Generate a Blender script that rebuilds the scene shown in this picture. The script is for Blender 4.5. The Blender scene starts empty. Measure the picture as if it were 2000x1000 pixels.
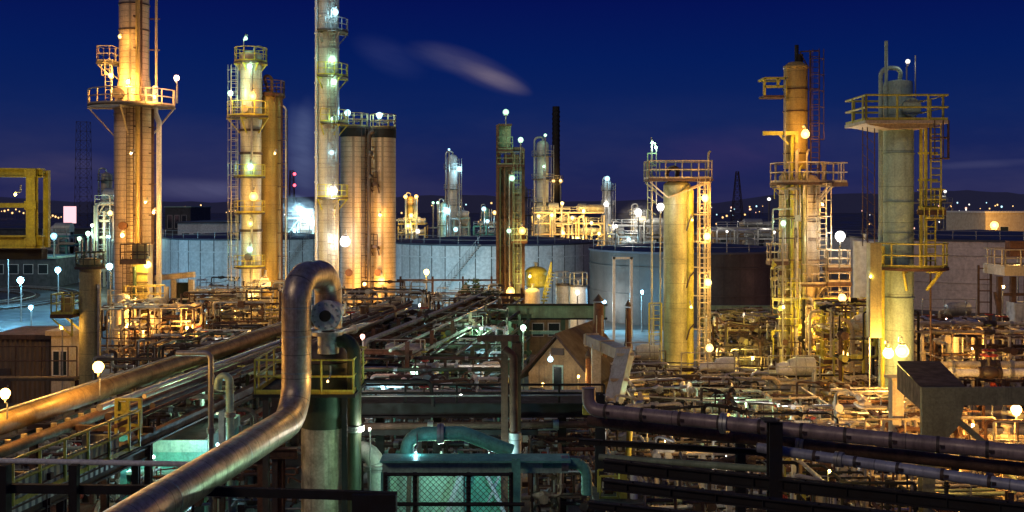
import bpy, math, random
from mathutils import Vector, Matrix
random.seed(11)
R = random.Random(5)
F = 2000.0; H = 12.0; HV = 400.0; PI = math.pi
COL = bpy.context.scene.collection

def P(u, v, Y):
    return Vector(((u-1000)*Y/F, Y, H-(v-HV)*Y/F))
def X(u, Y): return (u-1000)*Y/F
def Z(v, Y): return H-(v-HV)*Y/F
def S(px, Y): return px*Y/F
def V(*a): return Vector(a)

# ------------------------------------------------------------------ materials
def new_mat(name):
    m = bpy.data.materials.new(name); m.use_nodes = True
    nt = m.node_tree; b = nt.nodes['Principled BSDF']
    return m, nt, b
def lk(nt, a, b): nt.links.new(a, b)
def node(nt, t, **kw):
    n = nt.nodes.new(t)
    for k, v in kw.items(): setattr(n, k, v)
    return n
def math_node(nt, op, a, b=None, clamp=False):
    n = node(nt, 'ShaderNodeMath', operation=op, use_clamp=clamp)
    for i, x in enumerate((a, b)):
        if x is None: continue
        if isinstance(x, (int, float)): n.inputs[i].default_value = x
        else: lk(nt, x, n.inputs[i])
    return n.outputs[0]
def noise(nt, vec, scale, detail=4, rough=.6, stretch=None):
    if stretch:
        mp = node(nt, 'ShaderNodeMapping'); mp.inputs['Scale'].default_value = stretch
        lk(nt, vec, mp.inputs['Vector']); vec = mp.outputs[0]
    n = node(nt, 'ShaderNodeTexNoise'); n.inputs['Scale'].default_value = scale
    n.inputs['Detail'].default_value = detail; n.inputs['Roughness'].default_value = rough
    lk(nt, vec, n.inputs['Vector']); return n.outputs['Fac']
def ramp(nt, fac, stops):
    n = node(nt, 'ShaderNodeValToRGB'); cr = n.color_ramp
    while len(cr.elements) < len(stops): cr.elements.new(.5)
    for e, (p, c) in zip(cr.elements, stops):
        e.position = p; e.color = tuple(c)+(1,) if len(c) == 3 else c
    lk(nt, fac, n.inputs['Fac']); return n.outputs['Color']
def mix(nt, fac, a, b, mode='MIX'):
    n = node(nt, 'ShaderNodeMix', data_type='RGBA', blend_type=mode)
    if isinstance(fac, (int, float)): n.inputs[0].default_value = fac
    else: lk(nt, fac, n.inputs[0])
    for i, x in ((6, a), (7, b)):
        if isinstance(x, tuple): n.inputs[i].default_value = x+(1,)
        else: lk(nt, x, n.inputs[i])
    return n.outputs[2]
def surf(name, col, rough=.6, metal=0., grime=.5, grime_col=None, nscale=1.2, streak=True, seam_v=0, seam_u=0, seam_w=.03, bump=.15, fine=12, seam_dark=.45, panel=0):
    """weathered surface: large stains, vertical run marks, fine speckle, optional seams from the UV (u turns, v metres)"""
    m, nt, b = new_mat(name)
    tc = node(nt, 'ShaderNodeTexCoord'); ob = tc.outputs['Object']
    gc = grime_col or tuple(c*.35 for c in col)
    n1 = noise(nt, ob, nscale, 5, .62)
    f = ramp(nt, n1, [(.38, (0,0,0)), (.68, (1,1,1))])
    f = math_node(nt, 'MULTIPLY', f, grime)
    c = mix(nt, f, tuple(col), gc)
    if streak:
        n2 = noise(nt, ob, nscale*2.2, 4, .6, (2.2, 2.2, .12))
        f2 = ramp(nt, n2, [(.5, (0,0,0)), (.72, (1,1,1))])
        f2 = math_node(nt, 'MULTIPLY', f2, grime*.8)
        c = mix(nt, f2, c, tuple(x*.6 for x in gc))
    n3 = noise(nt, ob, fine, 3, .7)
    f3 = ramp(nt, n3, [(.35, (.78,.78,.78)), (.65, (1.12,1.12,1.12))])
    c = mix(nt, 1.0, c, f3, 'MULTIPLY')
    height = n3
    if seam_v or seam_u:
        sp = node(nt, 'ShaderNodeSeparateXYZ'); lk(nt, tc.outputs['UV'], sp.inputs[0])
        tot = None
        for comp, per in ((1, seam_v), (0, seam_u)):
            if not per: continue
            t = math_node(nt, 'DIVIDE', sp.outputs[comp], per)
            if panel and comp == 1:
                pass
            fr = math_node(nt, 'FRACT', t)
            s = math_node(nt, 'LESS_THAN', fr, seam_w)
            tot = s if tot is None else math_node(nt, 'MAXIMUM', tot, s)
            if panel:
                wn = node(nt, 'ShaderNodeTexWhiteNoise', noise_dimensions='1D')
                fl = math_node(nt, 'FLOOR', t); lk(nt, fl, wn.inputs['W'])
                pv = math_node(nt, 'MULTIPLY_ADD', wn.outputs['Value'], panel); 
                nt.nodes[-1].inputs[2].default_value = 1-panel*.6
                cc = node(nt, 'ShaderNodeCombineColor')
                for i in range(3): lk(nt, pv, cc.inputs[i])
                c = mix(nt, 1.0, c, cc.outputs[0], 'MULTIPLY')
        fd = math_node(nt, 'MULTIPLY', tot, 1-seam_dark)
        c = mix(nt, fd, c, (0.01, 0.01, 0.01))
        height = math_node(nt, 'SUBTRACT', n3, tot)
    lk(nt, c, b.inputs['Base Color'])
    r = ramp(nt, n1, [(.3, (rough*.75,)*3), (.7, (min(1, rough*1.25),)*3)])
    lk(nt, r, b.inputs['Roughness'])
    b.inputs['Metallic'].default_value = metal
    if bump:
        bp = node(nt, 'ShaderNodeBump'); bp.inputs['Strength'].default_value = bump; bp.inputs['Distance'].default_value = .03
        lk(nt, height, bp.inputs['Height']); lk(nt, bp.outputs[0], b.inputs['Normal'])
    return m
def corr(name, col, per=.3, rough=.55, grime=.5):
    """corrugated sheet: waves along object X+Y, weather stains"""
    m, nt, b = new_mat(name)
    tc = node(nt, 'ShaderNodeTexCoord'); ob = tc.outputs['Object']
    sp = node(nt, 'ShaderNodeSeparateXYZ'); lk(nt, ob, sp.inputs[0])
    xy = math_node(nt, 'ADD', sp.outputs[0], sp.outputs[1])
    s = math_node(nt, 'SINE', math_node(nt, 'MULTIPLY', xy, 2*PI/per))
    n1 = noise(nt, ob, .8, 5, .65); n2 = noise(nt, ob, 3, 3, .6, (2, 2, .15))
    f = math_node(nt, 'MULTIPLY', ramp(nt, n1, [(.4, (0,0,0)), (.7, (1,1,1))]), grime)
    c = mix(nt, f, tuple(col), tuple(x*.35 for x in col))
    c = mix(nt, 1., c, ramp(nt, n2, [(.3, (.65,.65,.65)), (.6, (1.1,1.1,1.1))]), 'MULTIPLY')
    sh = ramp(nt, math_node(nt, 'MULTIPLY_ADD', s, .5), [(0, (.6,.6,.6)), (.6, (1,1,1))])
    nt.nodes[-2].inputs[2].default_value = .5
    lk(nt, c, b.inputs['Base Color']); b.inputs['Roughness'].default_value = rough
    bp = node(nt, 'ShaderNodeBump'); bp.inputs['Strength'].default_value = .8; bp.inputs['Distance'].default_value = .05
    lk(nt, s, bp.inputs['Height']); lk(nt, bp.outputs[0], b.inputs['Normal'])
    return m
def glow(name, col, strength):
    m, nt, b = new_mat(name)
    b.inputs['Base Color'].default_value = tuple(col)+(1,)
    b.inputs['Emission Color'].default_value = tuple(col)+(1,)
    b.inputs['Emission Strength'].default_value = strength
    m.cycles.emission_sampling = 'NONE'
    return m

M = dict(
 tan=surf('cladding_tan', (.50,.40,.27), .5, .15, .35, seam_v=.62, seam_w=.05, seam_dark=.55),
 tan2=surf('cladding_tan_jacket', (.58,.44,.29), .5, .1, .24, (.2,.12,.07), seam_v=.42, seam_u=.25, seam_w=.11, seam_dark=.5),
 olive=surf('cladding_olive', (.38,.35,.17), .5, .1, .45, (.12,.10,.05), seam_v=1.2, seam_w=.02),
 mustard=surf('cladding_mustard', (.42,.30,.09), .45, .1, .4, (.2,.11,.03), seam_v=1.5, seam_w=.015),
 pale=surf('cladding_pale', (.50,.50,.44), .45, .15, .3, (.22,.2,.15), seam_v=.75, seam_w=.04, seam_dark=.5),
 greygreen=surf('cladding_greygreen', (.36,.50,.42), .6, .0, .5, (.15,.17,.13), nscale=.8, seam_v=1.6, seam_w=.015, seam_dark=.5),
 concrete=surf('stained_vessel_paint', (.62,.60,.42), .75, 0, .75, (.09,.08,.05), nscale=1.6, bump=.3),
 silver=surf('pipe_jacket_aluminium', (.62,.60,.57), .34, .92, .35, (.3,.26,.22), nscale=2.5, streak=False, seam_v=.9, seam_w=.02, bump=.08, fine=20),
 brass=surf('worn_pipe_jacket', (.54,.45,.35), .42, .72, .6, (.2,.13,.09), nscale=2.6, streak=True, seam_v=.62, seam_w=.04, bump=.22, fine=9),
 ochre=surf('ochre_pipe_jacket', (.36,.24,.09), .5, .35, .7, (.10,.055,.02), nscale=2., streak=False, seam_v=.9, seam_w=.02, bump=.1, fine=18),
 khaki=surf('khaki_steel_paint', (.28,.25,.15), .6, 0, .6, (.12,.09,.05), nscale=1.6, bump=.2),
 galv=surf('galvanised_steel', (.42,.42,.40), .45, .6, .5, (.18,.15,.12), nscale=3, bump=.1),
 steel=surf('dark_painted_steel', (.045,.038,.036), .55, .1, .6, (.09,.04,.02), nscale=3),
 black=surf('black_painted_steel', (.010,.009,.010), .8, .1, .4, (.03,.018,.012), nscale=3),
 brown=surf('rusty_brown_steel', (.11,.055,.034), .75, .1, .8, (.045,.025,.018), nscale=2.5, bump=.3),
 rust=surf('rusted_plate', (.15,.065,.035), .85, 0, .9, (.07,.03,.02), nscale=2, bump=.4),
 maroon=surf('maroon_grey_pipe_paint', (.33,.24,.22), .45, .1, .5, (.05,.03,.03), nscale=3, seam_v=2.4, seam_w=.01),
 bluegrey=surf('blue_grey_pipe_paint', (.38,.39,.45), .45, .1, .5, (.07,.06,.07), nscale=3, seam_v=2.4, seam_w=.01),
 yellow=surf('yellow_paint', (.52,.47,.06), .5, 0, .45, (.2,.13,.04), nscale=4),
 palegreen=surf('pale_green_beam_paint', (.25,.32,.20), .6, 0, .6, (.10,.10,.06), nscale=1.5),
 darkgreen=surf('dark_green_paint', (.06,.08,.045), .5, .1, .5, (.03,.04,.02), nscale=3),
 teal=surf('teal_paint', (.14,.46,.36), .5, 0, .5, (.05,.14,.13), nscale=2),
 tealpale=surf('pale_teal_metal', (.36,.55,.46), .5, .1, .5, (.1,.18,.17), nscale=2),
 white=surf('white_paint', (.70,.69,.66), .5, 0, .3, (.4,.36,.3), nscale=2),
 cream=surf('cream_paint', (.60,.52,.38), .6, 0, .5, (.3,.2,.12), nscale=2),
 tankw=surf('white_tank_plates', (.60,.61,.60), .55, .05, .35, (.34,.33,.31), nscale=.25, seam_u=1.9, seam_w=.07, seam_dark=.12, panel=.42, fine=3),
 tankr=surf('grey_pink_tank_plates', (.52,.46,.44), .55, .05, .3, (.3,.26,.25), nscale=.2, seam_v=2.4, seam_u=6., seam_w=.012, seam_dark=.6, panel=.14, fine=3),
 tankd=surf('dark_tank_plates', (.05,.042,.036), .6, .0, .7, (.03,.02,.015), nscale=.3, seam_u=1.7, seam_w=.04, seam_dark=.3, panel=.4, fine=4),
 roof=surf('tank_roof_dark', (.06,.065,.09), .6, .1, .5, nscale=.3, streak=False),
 roofb=surf('brown_roof_felt', (.055,.032,.024), .85, 0, .7, (.04,.02,.015), nscale=2, streak=False, bump=.3),
 wall=surf('rendered_wall', (.40,.26,.12), .85, 0, .8, (.18,.14,.09), nscale=1.3),
 walld=surf('dark_wall', (.07,.075,.08), .8, 0, .6, nscale=1.3),
 corr=corr('corrugated_sheet', (.34,.34,.30)),
 corrd=corr('corrugated_sheet_brown', (.16,.11,.07)),
 grate=surf('platform_grating', (.10,.08,.06), .8, .2, .5, nscale=4, streak=False),
 glass=surf('dark_glass', (.02,.03,.035), .12, 0, .1, streak=False, bump=0),
 rubber=surf('black_rubber', (.02,.02,.02), .8, 0, .2, streak=False),
 red=surf('red_paint', (.4,.05,.03), .5, 0, .3, nscale=4),
)
SOD = (1., .50, .10); AMB = (1., .58, .15); YEL = (1., .72, .15); MERC = (.50, 1., .66); COOL = (.42, .82, 1.); WHT = (1., .96, .86); PINK = (1., .45, .3); BLUE = (.22, .66, 1.)
GL = {}
def glow_for(c, s=9.0):
    k = (c, s)
    if k not in GL:
        m = glow('lamp_glow_'+str(len(GL)), c, s); nt = m.node_tree; b = nt.nodes['Principled BSDF']
        b.inputs['Base Color'].default_value = (.02, .02, .02, 1); b.inputs['Specular IOR Level'].default_value = .1
        lw = node(nt, 'ShaderNodeLayerWeight'); lw.inputs['Blend'].default_value = .5
        f = lw.outputs['Facing']
        st = ramp(nt, f, [(0, (1.,1.,1.)), (.06, (.75,.75,.75)), (.25, (.30,.30,.30)), (1, (.14,.14,.14))])
        st = math_node(nt, 'MULTIPLY', st, s)
        cc = mix(nt, f, tuple(min(1., x*.86+.14) for x in c), tuple(c))
        lk(nt, cc, b.inputs['Emission Color']); lk(nt, st, b.inputs['Emission Strength']); GL[k] = m
    return GL[k]

# ------------------------------------------------------------------ mesh builder
class MB:
    def __init__(s): s.v = []; s.f = []; s.uv = []
    def quad_faces(s, faces, uvs=None):
        for i, f in enumerate(faces):
            s.f.append(f); s.uv.append(uvs[i] if uvs else [(0.3, 0.3)]*len(f))
    def box(s, x0, x1, y0, y1, z0, z1):
        b = len(s.v)
        s.v += [V(x, y, z) for z in (z0, z1) for y in (y0, y1) for x in (x0, x1)]
        s.quad_faces([(b, b+2, b+3, b+1), (b+4, b+5, b+7, b+6), (b, b+1, b+5, b+4), (b+2, b+6, b+7, b+3), (b, b+4, b+6, b+2), (b+1, b+3, b+7, b+5)])
        return s
    def beam(s, p0, p1, w, h=None):
        h = h or w; p0 = V(*p0); p1 = V(*p1); d = (p1-p0).normalized()
        up = V(0, 0, 1) if abs(d.z) < .9 else V(0, 1, 0)
        a = d.cross(up).normalized(); c = a.cross(d).normalized()
        b = len(s.v)
        for p in (p0, p1):
            for i, j in ((-1,-1), (1,-1), (1,1), (-1,1)): s.v.append(p+a*(i*w/2)+c*(j*h/2))
        s.quad_faces([(b, b+1, b+2, b+3), (b+7, b+6, b+5, b+4)]+[(b+i, b+4+i, b+4+(i+1) % 4, b+(i+1) % 4) for i in range(4)])
        return s
    def ibeam(s, p0, p1, w, h, t=None):
        """rolled H section: two flanges and a web"""
        t = t or h*.1; p0 = V(*p0); p1 = V(*p1); d = (p1-p0).normalized()
        up = V(0, 0, 1) if abs(d.z) < .9 else V(0, 1, 0)
        a = d.cross(up).normalized(); c = a.cross(d).normalized()
        s.beam(p0+c*(h/2-t/2), p1+c*(h/2-t/2), w, t); s.beam(p0-c*(h/2-t/2), p1-c*(h/2-t/2), w, t)
        s.beam(p0, p1, t, h-2*t-.002)
        return s
    def tube(s, pts, r, n=10, cap=True, closed=False):
        pts = [V(*p) for p in pts]; m = len(pts)
        rs = r if isinstance(r, (list, tuple)) else [r]*m
        b = len(s.v); L = 0; nrm = None; Ls = []
        for i, p in enumerate(pts):
            if closed: d = pts[(i+1) % m]-pts[i-1]
            else: d = (pts[min(i+1, m-1)]-pts[max(i-1, 0)])
            d = d.normalized() if d.length > 1e-9 else V(0, 0, 1)
            if nrm is None:
                ref = V(0, 0, 1) if abs(d.z) < .9 else V(1, 0, 0)
                nrm = d.cross(ref).normalized()
            nrm = nrm-d*nrm.dot(d)
            nrm = nrm.normalized() if nrm.length > 1e-6 else d.orthogonal().normalized()
            bi = d.cross(nrm)
            # widen mitred corners
            k = 1.0
            if 0 < i < m-1 or closed:
                d0 = (pts[i]-pts[i-1]); d1 = (pts[(i+1) % m]-pts[i])
                if d0.length > 1e-9 and d1.length > 1e-9:
                    cs = max(.3, math.cos(d0.angle(d1)/2)); k = 1/cs if False else 1.0
            if i: L += (pts[i]-pts[i-1]).length
            Ls.append(L)
            for j in range(n):
                a = 2*PI*j/n
                s.v.append(p+(nrm*math.cos(a)+bi*math.sin(a))*rs[i]*k)
        for i in range(m if closed else m-1):
            i2 = (i+1) % m
            for j in range(n):
                j2 = (j+1) % n
                s.f.append((b+i*n+j, b+i*n+j2, b+i2*n+j2, b+i2*n+j))
                l1 = Ls[i2] if i2 else Ls[i]+(pts[0]-pts[i]).length
                s.uv.append([(j/n, Ls[i]), ((j+1)/n, Ls[i]), ((j+1)/n, l1), (j/n, l1)])
        if cap and not closed:
            s.f.append(tuple(b+j for j in reversed(range(n)))); s.uv.append([(.3, .3)]*n)
            s.f.append(tuple(b+(m-1)*n+j for j in range(n))); s.uv.append([(.3, .3)]*n)
        return s
    def lathe(s, c, prof, n=24, a0=0, a1=2*PI, umet=False):
        """prof: [(radius, z)] turned about the vertical through c"""
        c = V(*c); b = len(s.v); full = abs(a1-a0-2*PI) < 1e-6
        cols = n if full else n+1
        for (r, z) in prof:
            for j in range(cols):
                a = a0+(a1-a0)*j/n
                s.v.append(V(c.x+r*math.cos(a), c.y+r*math.sin(a), c.z+z))
        Rm = max(p[0] for p in prof)
        for i in range(len(prof)-1):
            for j in range(n):
                j2 = (j+1) % cols
                s.f.append((b+i*cols+j, b+i*cols+j2, b+(i+1)*cols+j2, b+(i+1)*cols+j))
                k = (a1-a0)/n*(Rm if umet else 1/(2*PI))
                z0, z1 = prof[i][1], prof[i+1][1]
                s.uv.append([(j*k, z0), ((j+1)*k, z0), ((j+1)*k, z1), (j*k, z1)])
        return s
    def annulus(s, c, ri, ro, z0, z1, n=20, a0=0, a1=2*PI):
        """solid ring or sector with thickness"""
        prof = [(ri, z0), (ro, z0), (ro, z1), (ri, z1), (ri, z0)]
        s.lathe(c, prof, n, a0, a1)
        if abs(a1-a0-2*PI) > 1e-6:
            for a in (a0, a1):
                b = len(s.v)
                for (r, z) in prof[:4]: s.v.append(V(c[0]+r*math.cos(a), c[1]+r*math.sin(a), c[2]+z))
                s.quad_faces([(b, b+1, b+2, b+3)])
        return s
    def prism(s, poly, y0, y1):
        """polygon [(x,z)] pushed along y"""
        b = len(s.v); n = len(poly)
        for y in (y0, y1):
            for (x, z) in poly: s.v.append(V(x, y, z))
        s.quad_faces([tuple(b+i for i in range(n)), tuple(b+n+i for i in reversed(range(n)))]+[(b+i, b+n+i, b+n+(i+1) % n, b+(i+1) % n) for i in range(n)])
        return s
    def poly(s, pts):
        b = len(s.v); s.v += [V(*p) for p in pts]
        s.quad_faces([tuple(range(b, b+len(pts)))]); return s
    def ball(s, c, r, n=12, m=8, sz=1.0):
        prof = [(max(.001, r*math.sin(PI*i/m)), -r*sz*math.cos(PI*i/m)) for i in range(m+1)]
        return s.lathe(c, prof, n)
    def merge(s, o, mat=None):
        b = len(s.v); s.v += [mat @ v if mat else v for v in o.v]
        s.f += [tuple(b+i for i in f) for f in o.f]; s.uv += o.uv; return s
    def mesh(s, name, mat, off=V(0, 0, 0), ang=35):
        me = bpy.data.meshes.new(name)
        me.from_pydata([tuple(v-off) for v in s.v], [], s.f)
        uv = me.uv_layers.new(name='UVMap')
        flat = [c for f in s.uv for p in f for c in p]
        if len(flat) == 2*len(me.loops): uv.data.foreach_set('uv', flat)
        me.materials.append(M[mat] if isinstance(mat, str) else mat)
        me.polygons.foreach_set('use_smooth', [True]*len(me.polygons))
        me.set_sharp_from_angle(angle=math.radians(ang))
        me.update(); return me

def bend(pts, r=.5, k=5):
    """round the corners of a polyline"""
    pts = [V(*p) for p in pts]; out = [pts[0]]
    for i in range(1, len(pts)-1):
        p = pts[i]; a = pts[i-1]-p; b = pts[i+1]-p
        ang = a.angle(b)
        if ang > 3.1 or ang < .05: out.append(p); continue
        t = min(r/math.tan(ang/2), a.length*.49, b.length*.49)
        rr = t*math.tan(ang/2)
        a.normalize(); b.normalize()
        A = p+a*t; B = p+b*t; C = p+(a+b).normalized()*(rr/math.sin(ang/2))
        va = A-C; vb = B-C; tot = va.angle(vb)
        for j in range(k+1):
            f = j/k
            out.append(C+(va*math.sin((1-f)*tot)+vb*math.sin(f*tot))/math.sin(tot))
    out.append(pts[-1]); return out

def islands(mb, tol=.012):
    """separate touching clusters of an MB into their own MBs"""
    par = list(range(len(mb.v)))
    def find(i):
        while par[i] != i: par[i] = par[par[i]]; i = par[i]
        return i
    for f in mb.f:
        r0 = find(f[0])
        for k in f[1:]: par[find(k)] = r0
    groups = {}
    for i in range(len(mb.v)): groups.setdefault(find(i), []).append(i)
    cl = []
    for g in groups.values():
        vs = [mb.v[i] for i in g]
        lo = [min(v[k] for v in vs)-tol for k in range(3)]; hi = [max(v[k] for v in vs)+tol for k in range(3)]
        g = list(g); ch = True
        while ch:
            ch = False
            for o in cl:
                if all(o[1][k] <= hi[k] and lo[k] <= o[2][k] for k in range(3)):
                    g += o[0]; lo = [min(lo[k], o[1][k]) for k in range(3)]; hi = [max(hi[k], o[2][k]) for k in range(3)]
                    cl.remove(o); ch = True; break
        cl.append((g, lo, hi))
    if len(cl) == 1: return [mb]
    which = {}
    for n, o in enumerate(cl):
        for i in o[0]: which[i] = n
    outs = [MB() for _ in cl]; idx = {}
    for n, o in enumerate(cl):
        for i in sorted(o[0]): idx[i] = len(outs[n].v); outs[n].v.append(mb.v[i])
    for f, u in zip(mb.f, mb.uv):
        n = which[f[0]]; outs[n].f.append(tuple(idx[i] for i in f)); outs[n].uv.append(u)
    return [o for o in outs if o.f]
SPLIT = set('post beam cross_beam flange saddle nozzle leg_frame platform_leg vent_pipe valve brace girder stiffening_band jacket_band bolt bracket pipe_clip crossbar flange_plate side_beam support hose vent rail parapet manhole ledge band leg wind_girder riser_pipe discharge_pipe volute'.split())
# ------------------------------------------------------------------ things
class Thing:
    def __init__(s, name, label, cat, loc, group=None, kind=None):
        o = bpy.data.objects.new(name, None); COL.objects.link(o)
        o.empty_display_size = .3
        o.location = loc; s.o = o; s.loc = V(*loc)
        o['label'] = label; o['category'] = cat
        if group: o['group'] = group
        if kind: o['kind'] = kind
    def part(s, name, mb, mat, parent=None, label=None, ang=35):
        if not mb.f: return None
        if name in SPLIT:
            pcs = islands(mb)
            if 1 < len(pcs) <= 70:
                for q in pcs:
                    me = q.mesh(name, mat, s.loc, ang); o = bpy.data.objects.new(name, me); COL.objects.link(o); o.parent = parent or s.o
                    if label: o['label'] = label
                return o
        me = mb.mesh(name, mat, s.loc, ang)
        o = bpy.data.objects.new(name, me); COL.objects.link(o)
        o.parent = parent or s.o
        if label: o['label'] = label
        return o
def tangle(label, u0, u1, v0, v1, Y0, Y1, n, mats, seed, seg=(.7, 3.8), rad=(.025, .09), zmin=.3):
    """mass of small bore piping, valves and fittings that nobody could count: orthogonal runs with tees and flanges"""
    rr = random.Random(seed); sets = {m_: MB() for m_ in mats}; Ym = (Y0+Y1)/2
    x0, x1 = X(u0, Ym), X(u1, Ym); z0, z1 = max(zmin, Z(v1, Ym)), Z(v0, Ym)
    n = int(n*.5); x0_, zl = X(u0, Ym), [zz for zz in [Z(v1, Ym)+k*.62 for k in range(40)] if zz < Z(v0, Ym)]
    for i in range(n):
        mb = sets[rr.choice(mats)]; p = V(rr.uniform(x0, x1), rr.uniform(Y0, Y1), rr.uniform(z0, z1)); r = rr.uniform(*rad)
        pts = [p]; last = None
        for k in range(rr.randint(2, 6)):
            ax = rr.choice([q for q in (0, 0, 0, 1, 2, 2) if q != last]); last = ax
            q = pts[-1].copy(); q[ax] += rr.choice((-1, 1))*rr.uniform(*seg)
            q.x = min(max(q.x, x0), x1); q.y = min(max(q.y, Y0), Y1); q.z = min(max(q.z, z0), z1)
            if ax == 2 and z1 > z0+.7: q.z = z0+round((q.z-z0)/.55)*.55
            if (q-pts[-1]).length > .15: pts.append(q)
        if len(pts) < 2: continue
        mb.tube(bend(pts, r*2.5, 3), r, 7)
        for a_, b_ in zip(pts, pts[1:]):
            if rr.random() < .45:
                d = (b_-a_).normalized(); c = a_.lerp(b_, rr.uniform(.25, .75)); flanges(mb, c, d, r, 1.9, .05)
            if rr.random() < .3:
                d = (b_-a_).normalized(); c = a_.lerp(b_, rr.uniform(.25, .75)); mb.tube([c-d*r*3.5, c, c+d*r*3.5], [r*1.2, r*2.4, r*1.2], 8)
                mb.tube([c, c+V(0, -r*6, 0)], r*.5, 5); mb.tube([c+V(0, -r*6, 0), c+V(0, -r*6.6, 0)], r*2.4, 8)
        if rr.random() < .10:
            q = pts[0]; w = rr.uniform(.08, .2); mb.box(q.x-w, q.x+w, q.y-.15, q.y+.15, q.z-w, q.z+w*1.2)
    me = None; V_ = []; F_ = []; U_ = []; MI = []; off = V((x0+x1)/2, Ym, 0)
    for k, (m_, mb) in enumerate(sets.items()):
        b0 = len(V_); V_ += mb.v; F_ += [tuple(b0+i for i in f) for f in mb.f]; U_ += mb.uv; MI += [k]*len(mb.f)
    w = MB(); w.v = V_; w.f = F_; w.uv = U_
    me = w.mesh('small_bore_piping', mats[0], off)
    for m_ in mats[1:]: me.materials.append(M[m_])
    me.polygons.foreach_set('material_index', MI)
    o = bpy.data.objects.new('small_bore_piping', me); COL.objects.link(o); o.location = off
    o['label'] = label; o['category'] = 'piping'; o['kind'] = 'stuff'
    return o
def solo(name, label, cat, mb, mat, group=None, kind=None, loc=None, ang=35):
    """a thing that is one mesh"""
    if loc is None:
        xs = [v.x for v in mb.v]; ys = [v.y for v in mb.v]; zs = [v.z for v in mb.v]
        loc = V((min(xs)+max(xs))/2, (min(ys)+max(ys))/2, min(zs))
    me = mb.mesh(name, mat, loc, ang)
    o = bpy.data.objects.new(name, me); COL.objects.link(o); o.location = loc
    if kind != 'structure':
        o['label'] = label; o['category'] = cat
    elif label: o['label'] = label
    if group: o['group'] = group
    if kind: o['kind'] = kind
    return o

# ---- shared shapes
def rail_mb(path, h=1.1, gap=1.5, r=.03, rails=(1., .52), closed=False, toe=True):
    mb = MB(); path = [V(*p) for p in path]
    if closed: path = path+[path[0]]
    for k in rails: mb.tube([p+V(0, 0, h*k) for p in path], r, 6)
    if toe:
        for a, b in zip(path, path[1:]): mb.beam(a+V(0, 0, .06), b+V(0, 0, .06), .012, .12)
    L = 0; nxt = 0
    for a, b in zip(path, path[1:]):
        seg = (b-a).length
        while nxt <= L+seg+1e-6:
            p = a.lerp(b, (nxt-L)/seg if seg else 0)
            mb.tube([p, p+V(0, 0, h)], r*1.05, 6); nxt += gap
        L += seg
    p = path[-1]; mb.tube([p, p+V(0, 0, h)], r*1.05, 6)
    return mb
def arc(c, r, a0, a1, n=14):
    return [V(c[0]+r*math.cos(a0+(a1-a0)*i/n), c[1]+r*math.sin(a0+(a1-a0)*i/n), c[2]) for i in range(n+1)]
D = math.radians
def ring_platform(t, c, z, ri, ro, a0=0, a1=360, rail='yellow', floor='grate', h=1.1, r=.035, gap=1.1, brackets=True, toe=True):
    a0, a1 = D(a0), D(a1); full = abs(a1-a0-2*PI) < 1e-3
    fl = t.part('platform', MB().annulus((c[0], c[1], z), ri, ro, -.14, 0, 28, a0, a1), floor)
    t.part('railing', rail_mb(arc((c[0], c[1], z), ro-.05, a0, a1, 20), h, gap, r, toe=toe), rail, fl)
    if brackets:
        b = MB(); n = max(2, int((a1-a0)/(PI/3)))
        for i in range(n+1):
            a = a0+(a1-a0)*(i/n)*(1 if not full else n/(n+1)); ca, sa = math.cos(a), math.sin(a)
            q = lambda rr, zz: V(c[0]+rr*ca, c[1]+rr*sa, z+zz)
            b.beam(q(ro-.1, -.2), q(ri-.02, -.2-(ro-ri)*1.1), .09); b.beam(q(ro, -.2), q(ri-.02, -.2), .1)
        t.part('bracket', b, rail, fl)
    return fl
def box_platform(t, x0, x1, y0, y1, z, rail='yellow', floor='grate', h=1.1, r=.035, gap=1.2, closed=True, legs=None, fascia=.22, brace=None):
    fl = t.part('platform', MB().box(x0, x1, y0, y1, z-fascia, z), floor)
    pts = [V(x0+.04, y0+.04, z), V(x1-.04, y0+.04, z), V(x1-.04, y1-.04, z), V(x0+.04, y1-.04, z)]
    t.part('railing', rail_mb(pts, h, gap, r, closed=closed), rail, fl)
    if brace is not None:
        b = MB()
        for y in (y0+.1, y1-.1):
            b.beam((x0+.1, y, z-fascia-.05), (brace, y, z-fascia-1.), .08); b.beam((x1-.1, y, z-fascia-.05), (brace, y, z-fascia-1.), .08)
        t.part('bracket', b, rail, fl)
    if legs:
        b = MB()
        for x in (x0+.1, x1-.1):
            for y in (y0+.1, y1-.1): b.ibeam((x, y, legs), (x, y, z-fascia), .18, .18, .03)
        t.part('leg_frame', b, rail)
    return fl
def ladder(t, x, y, z0, z1, w=.5, dirv=(0, -1), cage=True, mat='galv', r=.028, cagemat=None):
    mb = MB(); dx, dy = dirv; px, py = -dy, dx
    for s_ in (-1, 1):
        mb.tube([(x+px*w/2*s_, y+py*w/2*s_, z0), (x+px*w/2*s_, y+py*w/2*s_, z1)], r, 5)
    z = z0+.3
    while z < z1:
        mb.tube([(x-px*w/2, y-py*w/2, z), (x+px*w/2, y+py*w/2, z)], r*.7, 4); z += .3
    ld = t.part('ladder', mb, mat)
    if cage:
        cb = MB(); z = z0+2.2; cx, cy = x+dx*.35, y+dy*.35
        base = math.atan2(dy, dx)
        while z < z1:
            cb.tube(arc((cx, cy, z), .4, base-D(125), base+D(125), 8), r*.8, 4); z += .9
        for k in (-100, -50, 0, 50, 100):
            a = base+D(k); q = (cx+.4*math.cos(a), cy+.4*math.sin(a))
            cb.tube([(q[0], q[1], z0+2.2), (q[0], q[1], z1)], r*.7, 4)
        t.part('ladder_cage', cb, cagemat or mat, ld)
    return ld
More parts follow.
